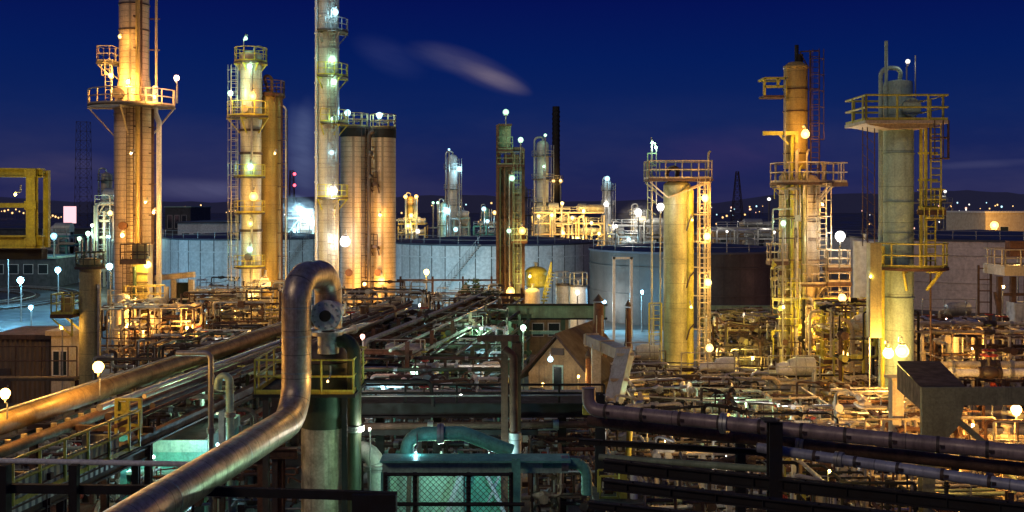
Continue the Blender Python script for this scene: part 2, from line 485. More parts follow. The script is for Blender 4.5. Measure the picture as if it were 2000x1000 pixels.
def flanges(mb, p, d, r, k=1.45, w=.08):
    p = V(*p); d = V(*d).normalized()
    mb.tube([p-d*w, p-d*.008, p-d*.007, p+d*.007, p+d*.008, p+d*w], [r*k, r*k, r*1.12, r*1.12, r*k, r*k], 14)

# ---- lamps
LAMPS = []
LIGHT_GAIN = 1.0
def lamp(u, v, Y, col, power, label, r=None, style='bracket', mount=None, base=None, group=None, off=(0, 0, 0), glowk=4., name='floodlight', cat='lamp', px=7.0, metal='galv', ltrad=None):
    c = P(u, v, Y); r = (r or S(px, Y))*.74
    if Y > 200: power *= (.022 if col[2] > .5 else .08)
    elif Y > 130: power *= .10
    elif col[2] > .5 and 70 < Y < 95: power *= .5
    elif Y > 60: power *= .95
    else: power *= .8
    if style == 'pole':
        loc = V(c.x, Y+.12, base if base is not None else 0)
    elif mount is not None: loc = c+V(*mount)
    else: loc = c+V(0, .4, .35)
    t = Thing(name, label, cat, loc, group)
    t.part('globe', MB().ball(c, r, 14, 9), glow_for(col, glowk))
    hd = MB()
    if style == 'pole': hd.lathe(c, [(r*.3, -r*1.25), (r*.62, -r*.98), (r*.66, -r*.76), (r*.3, -r*.9)], 12)
    else: hd.lathe(c, [(r*.2, r*1.3), (r*.5, r*1.15), (r*.62, r*.86), (r*.5, r*.84), (r*.15, r*1.0)], 12)
    t.part('lamp_holder' if style == 'pole' else 'lamp_shade', hd, 'steel')
    br = MB()
    if style == 'pole':
        br.tube([loc, V(loc.x, loc.y, c.z-r*2.2), V(c.x, c.y, c.z-r*1.9), V(c.x, c.y, c.z-r*1.2)], min(.07, S(1.6, Y)) if Y < 130 else S(1.6, Y), 7)
        t.part('pole', br, metal)
    else:
        br.tube(bend([loc, V(loc.x, loc.y, c.z+r*2.2), V(c.x, c.y, c.z+r*2.2), V(c.x, c.y, c.z+r*1.4)], .1, 3), S(1.6, Y), 6)
        t.part('bracket', br, metal)
    if power:
        ld = bpy.data.lights.new('lamp_light', 'POINT'); ld.energy = power*LIGHT_GAIN; ld.color = col
        ld.use_soft_falloff = False
        ld.shadow_soft_size = ltrad or r*1.18
        lo = bpy.data.objects.new('lamp_light', ld); COL.objects.link(lo); lo.parent = t.o
        lo.location = c-loc
    return t
# ================================================================== WORLD, CAMERA
scn = bpy.context.scene
cam = bpy.data.cameras.new('camera'); co = bpy.data.objects.new('camera', cam); COL.objects.link(co)
co.location = (0, 0, H); co.rotation_euler = (PI/2, 0, 0); cam.sensor_width = 36; cam.lens = 36; cam.shift_y = -.05
cam.clip_start = .5; cam.clip_end = 9000; scn.camera = co
scn.view_settings.view_transform = 'Standard'; scn.view_settings.look = 'None'; scn.view_settings.exposure = 0
scn.render.engine = 'CYCLES'; scn.cycles.use_denoising = True
scn.cycles.max_bounces = 5; scn.cycles.diffuse_bounces = 3; scn.cycles.glossy_bounces = 3
scn.cycles.sample_clamp_indirect = 6; scn.cycles.sample_clamp_direct = 0
scn.cycles.use_light_tree = True

w = bpy.data.worlds.new('World'); scn.world = w; w.use_nodes = True
nt = w.node_tree; nt.nodes.clear()
out = node(nt, 'ShaderNodeOutputWorld'); bg = node(nt, 'ShaderNodeBackground'); bg2 = node(nt, 'ShaderNodeBackground'); add = node(nt, 'ShaderNodeAddShader')
sky = node(nt, 'ShaderNodeTexSky', sky_type='NISHITA'); sky.sun_disc = False
SUN_EL, SUN_ROT = math.radians(-4), math.radians(200)
sky.sun_elevation = SUN_EL; sky.sun_rotation = SUN_ROT
lk(nt, sky.outputs[0], bg2.inputs[0]); bg2.inputs[1].default_value = .06
tc = node(nt, 'ShaderNodeTexCoord'); sp = node(nt, 'ShaderNodeSeparateXYZ'); lk(nt, tc.outputs['Generated'], sp.inputs[0])
dx, dy, dz = sp.outputs
yy = math_node(nt, 'MAXIMUM', dy, .05)
ux = math_node(nt, 'DIVIDE', dx, yy); vz = math_node(nt, 'DIVIDE', dz, yy)      # tangents of bearing and height
base = ramp(nt, dz, [(0, (.018,.018,.078)), (.03, (.012,.018,.090)), (.085, (.0045,.0165,.104)), (.14, (.0013,.0115,.102)), (.20, (.0008,.005,.085)), (.5, (.004,.014,.09)), (1, (.008,.022,.09))])
# purple glow of the town low over the horizon on the left and right, uneven
hz = math_node(nt, 'SUBTRACT', 1, math_node(nt, 'MULTIPLY', math_node(nt, 'ABSOLUTE', dz), 9), True)
cmb = node(nt, 'ShaderNodeCombineXYZ'); lk(nt, ux, cmb.inputs[0]); lk(nt, math_node(nt, 'MULTIPLY', vz, 3.5), cmb.inputs[1])
cl = noise(nt, cmb.outputs[0], 3.2, 5, .6)
cl = ramp(nt, cl, [(.42, (0,0,0)), (.75, (1,1,1))])
hz = math_node(nt, 'MULTIPLY', hz, cl)
base = mix(nt, math_node(nt, 'MULTIPLY', hz, .45), base, (.075,.07,.14))
def blob(uc, vc, au, av, ang):
    """soft ellipse of cloud at a compass bearing and height"""
    a = math_node(nt, 'SUBTRACT', ux, uc); b_ = math_node(nt, 'SUBTRACT', vz, vc)
    ca, sa = math.cos(ang), math.sin(ang)
    p = math_node(nt, 'ADD', math_node(nt, 'MULTIPLY', a, ca/au), math_node(nt, 'MULTIPLY', b_, sa/au))
    q = math_node(nt, 'ADD', math_node(nt, 'MULTIPLY', a, -sa/av), math_node(nt, 'MULTIPLY', b_, ca/av))
    d = math_node(nt, 'ADD', math_node(nt, 'MULTIPLY', p, p), math_node(nt, 'MULTIPLY', q, q))
    e = math_node(nt, 'SUBTRACT', 1, d, True)
    return math_node(nt, 'POWER', e, 1.6)
rot_ = node(nt, 'ShaderNodeMapping'); rot_.inputs['Rotation'].default_value = (0, 0, math.radians(52)); rot_.inputs['Scale'].default_value = (1, 1, 1)
lk(nt, cmb.outputs[0], rot_.inputs['Vector'])
nn = noise(nt, rot_.outputs[0], 9, 5, .58, (.6, 1.5, 1)); nn = ramp(nt, nn, [(.25, (.25,.25,.25)), (.7, (1.4,1.4,1.4))])
front = math_node(nt, 'GREATER_THAN', dy, .1)
for (uu, vv, au, av, ang, k, colr) in [(930, 134, 125, 34, D(-24), .25, (.17,.14,.22)), (965, 152, 85, 20, D(-23), .33, (.27,.21,.25)), (860, 112, 80, 30, D(-18), .16, (.15,.15,.26)),
        (590, 300, 38, 110, D(8), .42, (.14,.18,.34)), (600, 250, 26, 70, 0, .25, (.14,.18,.34)), (420, 372, 190, 26, D(-3), .45, (.11,.11,.22)), (110, 330, 160, 40, D(3), .3, (.09,.07,.13)), (560, 395, 120, 22, D(-10), .5, (.16,.2,.34)),
        (1930, 320, 150, 10, D(3), .25, (.1,.1,.2)), (1420, 300, 240, 60, D(5), .22, (.07,.04,.13)), (760, 110, 90, 40, D(-25), .12, (.1,.12,.3))]:
    e = blob((uu-1000)/F, (HV-vv)/F, au/F, av/F, ang)
    e = math_node(nt, 'MULTIPLY', math_node(nt, 'MULTIPLY', e, nn), k*front.default_value if False else k)
    e = math_node(nt, 'MULTIPLY', e, front)
    base = mix(nt, e, base, colr)
lk(nt, base, bg.inputs[0]); bg.inputs[1].default_value = 1.0
lk(nt, bg.outputs[0], add.inputs[0]); lk(nt, bg2.outputs[0], add.inputs[1]); lk(nt, add.outputs[0], out.inputs[0])
# added warm fill sun for the foreground, from behind and to the left
sd = bpy.data.lights.new('fill_sun', 'SUN'); sd.energy = .48; sd.angle = D(12); sd.color = (1., .80, .58)
so = bpy.data.objects.new('fill_sun', sd); COL.objects.link(so); so.rotation_euler = (D(58), 0, D(-38)); so.location = (0, -20, 60)

# ================================================================== GROUND
m, nt, b = new_mat('yard_ground')
tc = node(nt, 'ShaderNodeTexCoord'); ob = tc.outputs['Object']
n1 = noise(nt, ob, .07, 6, .6); n2 = noise(nt, ob, 1.3, 5, .65); n3 = noise(nt, ob, 9, 3, .7)
c = ramp(nt, n1, [(.35, (.035,.033,.03)), (.55, (.10,.095,.085)), (.7, (.16,.15,.13))])
c = mix(nt, 1, c, ramp(nt, n2, [(.3, (.45,.45,.45)), (.7, (1.3,1.3,1.3))]), 'MULTIPLY')
c = mix(nt, 1, c, ramp(nt, n3, [(.35, (.7,.7,.7)), (.65, (1.15,1.15,1.15))]), 'MULTIPLY')
lk(nt, c, b.inputs['Base Color']); lk(nt, ramp(nt, n1, [(.4, (.35,.35,.35)), (.6, (.9,.9,.9))]), b.inputs['Roughness'])
bp = node(nt, 'ShaderNodeBump'); bp.inputs['Strength'].default_value = .5; bp.inputs['Distance'].default_value = .05
lk(nt, n2, bp.inputs['Height']); lk(nt, bp.outputs[0], b.inputs['Normal']); M['ground'] = m
solo('ground', None, None, MB().poly([(-4500, -60, 0), (4500, -60, 0), (4500, 7000, 0), (-4500, 7000, 0)]), 'ground', kind='structure', loc=V(0, 0, 0))
# haul road across the rail yard and a concrete apron on the right
M['asph'] = surf('asphalt_road', (.055,.055,.06), .7, 0, .5, nscale=.5, streak=False)
M['apron'] = surf('concrete_apron', (.30,.28,.25), .8, 0, .7, (.10,.09,.08), nscale=.35, streak=False, seam_v=0)
solo('yard_road', None, None, MB().poly([(-140, 118, .004), (-40, 104, .004), (-40, 113, .004), (-140, 132, .004)]), 'asph', kind='structure', loc=V(0, 0, 0))
solo('concrete_pavement', None, None, MB().poly([(-8, 40, .006), (46, 40, .006), (46, 98, .006), (-8, 98, .006)]), 'apron', kind='structure', loc=V(0, 0, 0))
M['hill'] = surf('wooded_hill_haze_glow', (.012,.014,.02), .95, 0, .5, nscale=.01, streak=False, fine=.05)
hb_ = M['hill'].node_tree.nodes['Principled BSDF']; hb_.inputs['Emission Color'].default_value = (.012,.012,.034,1); hb_.inputs['Emission Strength'].default_value = .75  # faint blue glow put into the hill colour as distance haze
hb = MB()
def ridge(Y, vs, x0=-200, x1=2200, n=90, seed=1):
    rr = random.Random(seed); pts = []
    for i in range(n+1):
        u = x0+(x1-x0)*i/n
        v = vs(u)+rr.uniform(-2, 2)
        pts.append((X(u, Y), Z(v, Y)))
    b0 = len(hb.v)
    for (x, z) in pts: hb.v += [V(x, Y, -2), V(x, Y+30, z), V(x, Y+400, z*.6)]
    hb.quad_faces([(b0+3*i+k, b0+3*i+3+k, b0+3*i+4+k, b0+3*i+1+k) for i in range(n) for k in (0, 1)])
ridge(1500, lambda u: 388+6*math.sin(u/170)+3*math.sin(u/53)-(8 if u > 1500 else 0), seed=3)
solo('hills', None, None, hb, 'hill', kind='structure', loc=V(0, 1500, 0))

# curved rail tracks in the yard
def track(label, cx, cy, r, a0, a1):
    t = Thing('railway_track', label, 'railway track', (cx, cy, 0), 'rail tracks curving through the yard')
    for q in (-.72, .72): t.part('rail', MB().tube([p+V(0, 0, .2) for p in arc((cx, cy, 0), r+q, D(a0), D(a1), 40)], .07, 5), 'galv')
    mb = MB(); n = int(r*abs(D(a1-a0))/.8)
    for i in range(n):
        a = D(a0)+(D(a1)-D(a0))*i/n; c_, s_ = math.cos(a), math.sin(a)
        mb.beam((cx+(r-1.3)*c_, cy+(r-1.3)*s_, .06), (cx+(r+1.3)*c_, cy+(r+1.3)*s_, .06), .26, .12)
    t.part('sleepers', mb, 'brown')
track('inner curved rail track in the blue lit yard at the left edge', -78, 128, 16, -75, 75)
track('outer curved rail track in the blue lit yard nearest the road lamp', -78, 128, 21.5, -75, 75)
track('straight rail track passing behind the curved pair in the yard', -250, -300, 0.1, 0, 1) if False else None
st = Thing('railway_track', 'straight rail track running far across the yard behind the curves', 'railway track', (-90, 160, 0), 'rail tracks curving through the yard')
for q in (0, 1.44): st.part('rail', MB().tube([(-140, 150+q, .2), (-52, 166+q, .2)], .07, 5), 'galv')
mb = MB()
for i in range(90): mb.beam((-140+i, 149.2+i*.182, .06), (-140.2+i, 152.3+i*.182, .06), .26, .12)
st.part('sleepers', mb, 'brown')

# ================================================================== TANKS, WAREHOUSES, FAR BACKGROUND
def tank(name, label, u0, u1, vtop, Y, mat, roofmat='roof', stair=None, railing=True, cone=.35, extra=True):
    """flat storage tank whose near wall stands at Y"""
    r = S(u1-u0, Y)/2*1.02; cx = X((u0+u1)/2, Y); cy = Y+r*.35+0; h = Z(vtop, Y)
    cy = Y+r
    # widen for perspective of the centre plane
    r = S(u1-u0, Y)/2; r = r/(1-S(u1-u0, 1)/2); cy = Y+r; cx = (u0+u1-2000)/2*cy/F
    t = Thing(name, label, 'storage tank', (cx, cy, 0))
    t.part('shell', MB().lathe((cx, cy, 0), [(r, 0), (r, h)], 72, umet=True), mat)
    t.part('roof', MB().lathe((cx, cy, h), [(r+.12, -.18), (r+.12, .02), (r*.5, r*cone*.1), (.01, r*cone*.16)], 72), roofmat)
    if extra:
        g = MB()
        for zz in (h*.78, h*.4): g.annulus((cx, cy, zz), r+.002, r+.10, 0, .12, 72)
        t.part('wind_girder', g, mat)
    if railing: t.part('railing', rail_mb(arc((cx, cy, h), r-.1, D(-170), D(-10), 40), 1., 2.4, .03, toe=False), 'galv')
    if stair is not None:
        a0, a1 = D(stair[0]), D(stair[1]); n = 34; mb = MB()
        for i in range(n):
            a = a0+(a1-a0)*i/n; z = h*(i+1)/n; mb.beam((cx+(r+.05)*math.cos(a), cy+(r+.05)*math.sin(a), z), (cx+(r+.8)*math.cos(a), cy+(r+.8)*math.sin(a), z), .28, .05)
        pts = [V(cx+(r+.8)*math.cos(a0+(a1-a0)*i/n), cy+(r+.8)*math.sin(a0+(a1-a0)*i/n), h*(i+1)/n) for i in range(n)]
        mb.tube([p+V(0, 0, 1) for p in pts], .03, 5)
        for p in pts[::2]: mb.tube([p, p+V(0, 0, 1)], .025, 4)
        t.part('spiral_stair', mb, 'galv')
    return t, (cx, cy, r, h)
tank('storage_tank', 'long blue grey panelled tank behind the tall tan column on the left', 325, 660, 467, 128, 'tankw', stair=(-70, -40))
tank('storage_tank', 'pale panelled tank behind the twin tan silos and the dark central tower', 765, 1165, 478, 120, 'tankw', stair=(-120, -95))
tank('storage_tank', 'dark rust streaked tank lit blue on its left side between the round columns', 1152, 1545, 494, 100, 'tankd', stair=None)
tank('storage_tank', 'wide pinkish grey tank behind the right hand columns', 1672, 2150, 470, 112, 'tankr')
tank('storage_tank', 'low dark roofed tank farther off beyond the pinkish grey tank', 1560, 1800, 462, 175, 'tankw')

def house(name, label, cat, x0, x1, y0, y1, h, wall, roof='roof', doors=1, wins=3, pitch=0, group=None, winmat='glass'):
    t = Thing(name, label, cat, ((x0+x1)/2, y0, 0), group)
    t.part('wall', MB().box(x0, x1, y0, y1, 0, h), wall)
    if pitch:
        t.part('roof', MB().prism([(x0-.3, h+.003), (x1+.3, h+.003), ((x0+x1)/2, h+pitch)], y0-.3, y1+.3), roof)
    else: t.part('roof', MB().box(x0-.25, x1+.25, y0-.25, y1+.25, h+.003, h+.28), roof)
    wd = x1-x0
    for i in range(wins):
        x = x0+wd*(i+.7)/(wins+.6); ww = min(1.3, wd/(wins*1.7))
        fr = t.part('window', MB().box(x-ww/2-.07, x+ww/2+.07, y0-.05, y0-.003, h*.45, h*.8), 'white')
        t.part('pane', MB().box(x-ww/2, x+ww/2, y0-.055, y0-.0505, h*.45+.07, h*.8-.07), winmat, fr)
    for i in range(doors):
        x = x0+wd*.12; dr = t.part('door', MB().box(x-.5, x+.5, y0-.06, y0-.003, 0, min(2.1, h*.85)), 'steel')
        t.part('handle', MB().box(x+.3, x+.4, y0-.11, y0-.0605, 1, 1.08), 'galv', dr)
    return t
house('warehouse', 'pale box shaped warehouse beyond the panelled tank on the left', 'warehouse', X(347, 185), X(472, 185), 185, 205, Z(436, 185), 'tankw', 'roof', 1, 5)
house('warehouse', 'dark low warehouse with lit left edge far behind the tan column', 'warehouse', X(322, 300), X(372, 300), 300, 320, Z(405, 300), 'walld', 'tealpale', 1, 3)
house('warehouse', 'dark blue warehouse beyond the yellow steel frame at the left edge', 'warehouse', X(-60, 210), X(215, 210), 210, 225, Z(448, 210), 'walld', 'roof', 1, 8)
house('warehouse', 'long low shed with a pale roof behind the rail tracks', 'warehouse', X(-80, 150), X(110, 150), 150, 158, Z(505, 150), 'walld', 'tealpale', 1, 6)
house('warehouse', 'white building glowing under an orange lamp at the far right', 'warehouse', X(1925, 165), X(2060, 165), 165, 180, Z(416, 165), 'cream', 'white', 1, 2)
house('warehouse', 'flat white roofed shed behind the rusty column on the right', 'warehouse', X(1395, 230), X(1560, 230), 230, 250, Z(452, 230), 'wall', 'white', 1, 6)
house('warehouse', 'grey shed between the far gold lit plant and the olive column', 'warehouse', X(1200, 260), X(1400, 260), 260, 275, Z(458, 260), 'wall', 'tealpale', 1, 6)
# lit billboard
t = Thing('billboard', 'small pink and white lit billboard on a post above the rail yard', 'billboard', (X(135, 260), 260, 0))
t.part('panel', MB().box(X(124, 260), X(148, 260), 260, 260.3, Z(436, 260), Z(403, 260)), glow('billboard_face', (1., .55, .6), 1.3))
t.part('post', MB().tube([(X(136, 260), 260.6, 0), (X(136, 260), 260.6, Z(405, 260))], .3, 8), 'steel')

def lattice(label, u, vtop, Y, wb, wt, cat='mast', name='lattice_mast', mat='steel', n=9, r=.12, group=None, beacons=()):
    x = X(u, Y); h = Z(vtop, Y); t = Thing(name, label, cat, (x, Y, 0), group)
    mb = MB()
    cs = lambda k: [(x+i*(wb+(wt-wb)*k)/2, Y+j*(wb+(wt-wb)*k)/2, h*k) for i, j in ((-1,-1), (1,-1), (1,1), (-1,1))]
    for i in range(n):
        a = cs(i/n); b_ = cs((i+1)/n)
        for k in range(4):
            mb.beam(a[k], b_[k], r); mb.beam(a[k], b_[(k+1) % 4], r*.6); mb.beam(a[(k+1) % 4], b_[k], r*.6); mb.beam(b_[k], b_[(k+1) % 4], r*.7)
    t.part('frame', mb, mat)
    for (vv, s_) in beacons:
        t.part('beacon', MB().ball((x+wt, Y-wt, Z(vv, Y)), S(s_, Y), 10, 6), glow('beacon_red', (1, .08, .12), 5))
    return t
lattice('faint four legged lattice mast rising behind the rail yard', 163, 238, 420, 5.5, 4.2, n=12, r=.13)
lattice('small dark lattice pylon on the horizon beyond the dark tank', 1440, 335, 600, 7, 1.5, n=9, r=.3)
lattice('distant lattice mast with red beacons beside the slender grey column', 570, 333, 600, 4, 2, n=9, r=.3, beacons=((340, 3), (362, 3)))
for i, (u, v) in enumerate([(1680, 262), (1700, 258)]):
    pass

# ---- the far refinery
def far_column(u, vtop, Y, wpx, mat, label, plats=(), top='dome', name='distant_column', cat='distillation column'):
    x = X(u, Y); r = S(wpx, Y)/2; h = Z(vtop, Y)
    t = Thing(name, label, cat, (x, Y, 0))
    t.part('shell', MB().lathe((x, Y, 0), [(r*1.15, 0), (r*1.15, h*.12), (r, h*.15), (r, h-r*.6), (r*.8, h-r*.25), (r*.4, h), (.01, h+.05)], 20), mat)
    for vv in plats:
        ring_platform(t, (x, Y), Z(vv, Y), r*1.01, r*1.7, 180, 360, 'galv', r=.07, gap=2.2, brackets=False, toe=False, h=1.2)
    t.part('ladder', MB().tube([(x+r*1.3, Y-r*.6, 0), (x+r*1.3, Y-r*.6, h*.96)], .1, 5).tube([(x+r*1.3+.6, Y-r*.6, 0), (x+r*1.3+.6, Y-r*.6, h*.96)], .1, 5), 'galv')
    t.part('overhead_pipe', MB().tube(bend([(x-r*1.3, Y-.5, 2), (x-r*1.3, Y-.5, h+.8), (x, Y-.5, h+.8), (x, Y, h)], 1, 4), r*.16, 8), 'galv')
    return t
far_column(884, 302, 250, 20, 'tankw', 'distant grey column with a blue white lamp on its shoulder', (330, 370, 400))
far_column(1060, 275, 245, 25, 'pale', 'distant pale column with small ring platforms beside the black chimney', (305, 350, 395))
far_column(1187, 352, 255, 15, 'tankw', 'distant slim white column with two stacked blue white lamps', (372, 400))
far_column(1018, 362, 170, 26, 'pale', 'short grey column close behind the dark green central tower', (385, 420, 450))
far_column(208, 337, 200, 20, 'tan', 'distant reddish square topped column just left of the tall tan column', (352, 380, 405))
far_column(802, 383, 240, 13, 'mustard', 'distant yellow lit stack carrying a pair of orange lamps', (400, 430))
far_column(1245, 405, 230, 18, 'tankw', 'far small grey column in bright haze beside the olive column', (420,))
far_column(1262, 415, 232, 10, 'pale', 'thin far column beside the hazy grey column', (430,))
far_column(948, 405, 265, 12, 'teal', 'thin teal lit column between the blue column and the dark tower', (425,))
far_column(866, 395, 240, 12, 'tealpale', 'short teal lit column at the foot of the distant blue column', (415, 440))
far_column(905, 410, 255, 9, 'tankw', 'short bluish column to the right of the distant blue column', (440,))
x = X(1086, 300); r_ = S(14, 300)/2
t = Thing('chimney_stack', 'tall black chimney with a helical strake standing above the gold lit plant', 'chimney', (x, 300, 0))
t.part('shell', MB().lathe((x, 300, 0), [(r_*1.3, 0), (r_*1.1, 12), (r_, Z(208, 300)), (r_*.8, Z(208, 300)), (r_*.8, Z(212, 300))], 18), 'black')
mb = MB(); hh = Z(208, 300)
for k in range(3):
    mb.tube([(x+(r_+.06)*math.cos(i*.35+k*2.1), 300+(r_+.06)*math.sin(i*.35+k*2.1), 14+(hh-15)*i/110) for i in range(111)], .12, 5)
t.part('strake', mb, 'black')
ring_platform(t, (x, 300), Z(353, 300), r_*1.02, r_*2, 0, 360, 'galv', r=.09, gap=2.2, h=1.4, toe=False)
# gold lit process block
def process_block(label, u0, u1, vtop, Y, mat, seed, levels=4, name='process_structure', bays=None, sc=1.):
    rr = random.Random(seed); x0, x1 = X(u0, Y), X(u1, Y); h = Z(vtop, Y); bays = bays or max(2, int((x1-x0)/(4*sc)))
    t = Thing(name, label, 'process structure', ((x0+x1)/2, Y, 0))
    fr = MB(); w_ = .34*sc; dp = 7*sc
    for i in range(bays+1):
        x = x0+(x1-x0)*i/bays
        for y in (Y, Y+dp): fr.beam((x, y, 0), (x, y, h*rr.uniform(.82, 1)), w_)
    for k in range(1, levels+1):
        z = h*k/levels*.92
        for y in (Y, Y+dp): fr.beam((x0, y, z), (x1, y, z), w_*.8, w_)
        for i in range(bays+1):
            x = x0+(x1-x0)*i/bays; fr.beam((x, Y, z), (x, Y+dp, z), w_*.7)
    for i in range(bays):
        xa = x0+(x1-x0)*i/bays; xb = x0+(x1-x0)*(i+1)/bays; k = rr.randrange(levels)
        fr.beam((xa, Y, h*k/levels*.92), (xb, Y, h*(k+1)/levels*.92), w_*.6)
    t.part('frame', fr, mat)
    for k in range(1, levels+1):
        z = h*k/levels*.92+.2
        t.part('railing', rail_mb([V(x0, Y-.1, z), V(x1, Y-.1, z)], 1.1, 2.2*max(sc, .6), .07*sc, toe=False), 'galv')
        for q in range(rr.randint(2, 4)):
            xx = rr.uniform(x0+.3, x1-2*sc); L = rr.uniform(1.5, 4.5)*sc; r = rr.uniform(.4, 1.1)*sc
            t.part('drum', MB().tube([(xx, Y+dp*.3, z+r), (xx+.3, Y+dp*.3, z+r), (min(x1, xx+L), Y+dp*.3, z+r)], [r*.7, r, r], 12), rr.choice(['pale', 'tan', 'galv', 'white']))
    for q in range(bays*2):
        xx = rr.uniform(x0, x1); a = rr.uniform(0, h*.5); b_ = rr.uniform(h*.5, h*1.1)
        t.part('riser_pipe', MB().tube(bend([(xx, Y-.4, a), (xx, Y-.4, b_), (xx+rr.uniform(-4, 4)*sc, Y-.4, b_)], .8, 3), rr.uniform(.1, .28)*sc, 7), rr.choice(['galv', 'pale', 'tan', 'silver']))
    return t
process_block('gold lit open steel process block under the black chimney', 1040, 1180, 408, 240, 'tan', 3, 4)
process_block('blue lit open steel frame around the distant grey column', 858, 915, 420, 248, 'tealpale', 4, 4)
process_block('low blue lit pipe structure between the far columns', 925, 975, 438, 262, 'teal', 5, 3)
process_block('pale low process frame beyond the dark tank', 1195, 1300, 435, 225, 'galv', 6, 3)
process_block('hazy pale process frame beyond the dark tank roof', 1400, 1520, 440, 220, 'galv', 7, 3)
process_block('small orange lit frame at the foot of the distant yellow stack', 778, 830, 432, 238, 'mustard', 8, 3)
process_block('rusty open frame on the yard side of the tall tan column', 186, 222, 385, 150, 'tan', 9, 5)
process_block('dark frame with bluish lamps behind the twin columns on the left', 560, 612, 418, 200, 'tealpale', 10, 3)
process_block('low dim frame beyond the greenish column on the right', 1800, 1860, 388, 260, 'tan', 12, 3)
process_block('teal pipe structure at the edge of the rail yard', 84, 130, 455, 175, 'teal', 13, 4)

def glowdot(u, v, Y, col, r, label, group, power=0, gk=7):
    return lamp(u, v, Y, col, power, label, r=S(r, Y), style='pole', group=group, glowk=gk, name='distant_lamp', px=4)
# lamps of the far plant
fp = 'lamps of the distant plant'
for (u, v, Y, c_, r, p, lab) in [
    (897, 330, 247, COOL, 7, 26000, 'blue white lamp on the shoulder of the distant grey column'),
    (877, 292, 247, COOL, 3, 3000, 'small bluish lamp at the top of the distant grey column'),
    (1065, 264, 242, MERC, 4, 6000, 'greenish lamp on the bent mast above the distant pale column'),
    (1062, 325, 241, MERC, 3.5, 6000, 'small green lamp halfway up the distant pale column'),
    (1186, 349, 252, COOL, 7, 16000, 'upper blue white lamp on the slim white column'),
    (1184, 399, 252, WHT, 7, 16000, 'lower white lamp on the slim white column'),
    (1197, 445, 250, WHT, 6, 12000, 'white lamp at the foot of the slim white column'),
    (1081, 353, 296, AMB, 4, 5000, 'left amber lamp on the ring of the black chimney'),
    (1095, 353, 296, AMB, 4, 5000, 'right amber lamp on the ring of the black chimney'),
    (792, 384, 237, SOD, 5, 9000, 'left orange lamp on the distant yellow stack'),
    (813, 384, 237, SOD, 5, 9000, 'right orange lamp on the distant yellow stack'),
    (803, 421, 236, YEL, 6, 9000, 'yellow lamp halfway down the distant yellow stack'),
    (797, 441, 236, YEL, 6, 9000, 'yellow lamp low on the distant yellow stack'),
    (816, 452, 236, WHT, 6, 6000, 'white lamp on the tank rim under the distant yellow stack'),
    (873, 412, 238, COOL, 9, 32000, 'bright turquoise lamp at the foot of the distant grey column'),
    (890, 448, 238, COOL, 6, 14000, 'lower turquoise lamp behind the tank roof'),
    (855, 396, 250, MERC, 4, 4000, 'pale green lamp left of the distant grey column'),
    (846, 396, 250, MERC, 3.5, 4000, 'smaller pale green lamp farthest left of the distant grey column'),
    (945, 408, 258, COOL, 6, 12000, 'turquoise lamp on top of the thin teal column'),
    (952, 432, 258, COOL, 5, 12000, 'turquoise lamp low beside the thin teal column'),
    (966, 415, 258, AMB, 5, 7000, 'orange lamp just left of the dark central tower'),
    (1078, 420, 236, AMB, 4, 16000, 'amber lamp high at the left of the gold lit block'),
    (1098, 397, 236, AMB, 4, 16000, 'amber lamp above the gold lit block under the chimney'),
    (1118, 425, 235, AMB, 4, 16000, 'amber lamp in the middle of the gold lit block'),
    (1140, 412, 235, YEL, 4, 16000, 'yellow lamp upper right in the gold lit block'),
    (1155, 435, 235, AMB, 4, 16000, 'amber lamp at the right of the gold lit block'),
    (1100, 455, 235, SOD, 5, 16000, 'orange lamp low at the left of the gold lit block'),
    (1128, 466, 235, AMB, 5, 16000, 'amber lamp low in the middle of the gold lit block'),
    (1170, 456, 235, YEL, 4, 12000, 'yellow lamp low at the right end of the gold lit block'),
    (1052, 422, 236, YEL, 4, 12000, 'yellow lamp beside the distant pale column base'),
    (1247, 415, 222, WHT, 9, 160000, 'hazy white lamp on the far small grey column'),
    (1203, 442, 222, WHT, 5, 9000, 'white lamp at the left of the pale low process frame'),
    (1228, 467, 222, COOL, 5, 9000, 'blue white lamp on the rim of the dark tank roof'),
    (1502, 389, 400, WHT, 5, 0, 'lone white lamp on the skyline between the two right columns'),
    (1470, 440, 300, PINK, 3.5, 0, 'small red lamp on the skyline beyond the dark tank'),
    (1512, 453, 216, WHT, 4, 9000, 'white lamp above the hazy process frame'),
    (1420, 452, 216, WHT, 3, 9000, 'small white lamp at the left of the hazy process frame'),
    (586, 408, 194, COOL, 6, 90000, 'bluish lamp glowing in steam behind the slender grey column'),
    (604, 432, 194, WHT, 6, 30000, 'white lamp glowing in steam close to the slender grey column'),
    (575, 450, 196, COOL, 4, 9000, 'small bluish lamp low behind the twin columns'),
    (215, 416, 147, AMB, 6, 5000, 'amber lamp on the rusty frame left of the tall tan column'),
    (180, 440, 147, WHT, 4, 2500, 'small white lamp left of the rusty frame'),
    (172, 456, 147, MERC, 6, 5000, 'larger green white lamp over the small olive column'),
    (155, 466, 147, MERC, 5, 4000, 'green white lamp left over the small olive column'),
    (210, 462, 147, COOL, 3, 2500, 'tiny blue lamp under the rusty frame'),
    (105, 461, 150, BLUE, 8, 4200, 'blue white yard lamp beside the yellow steel frame'),
    (113, 527, 120, BLUE, 7, 1960, 'blue white yard lamp on a bent pole below the frame'),
    (40, 547, 105, BLUE, 8, 3640, 'blue white yard lamp over the curved rail tracks'),
    (1942, 440, 160, SOD, 10, 16000, 'large orange lamp on the white building at the far right'),
    (1846, 374, 262, WHT, 4, 2500, 'small white lamp on the dim frame right of the greenish column'),
    ]:
    lamp(u, v, Y, c_, p, lab, r=S(r, Y), style='pole', glowk=5, group=fp if Y > 200 else None)
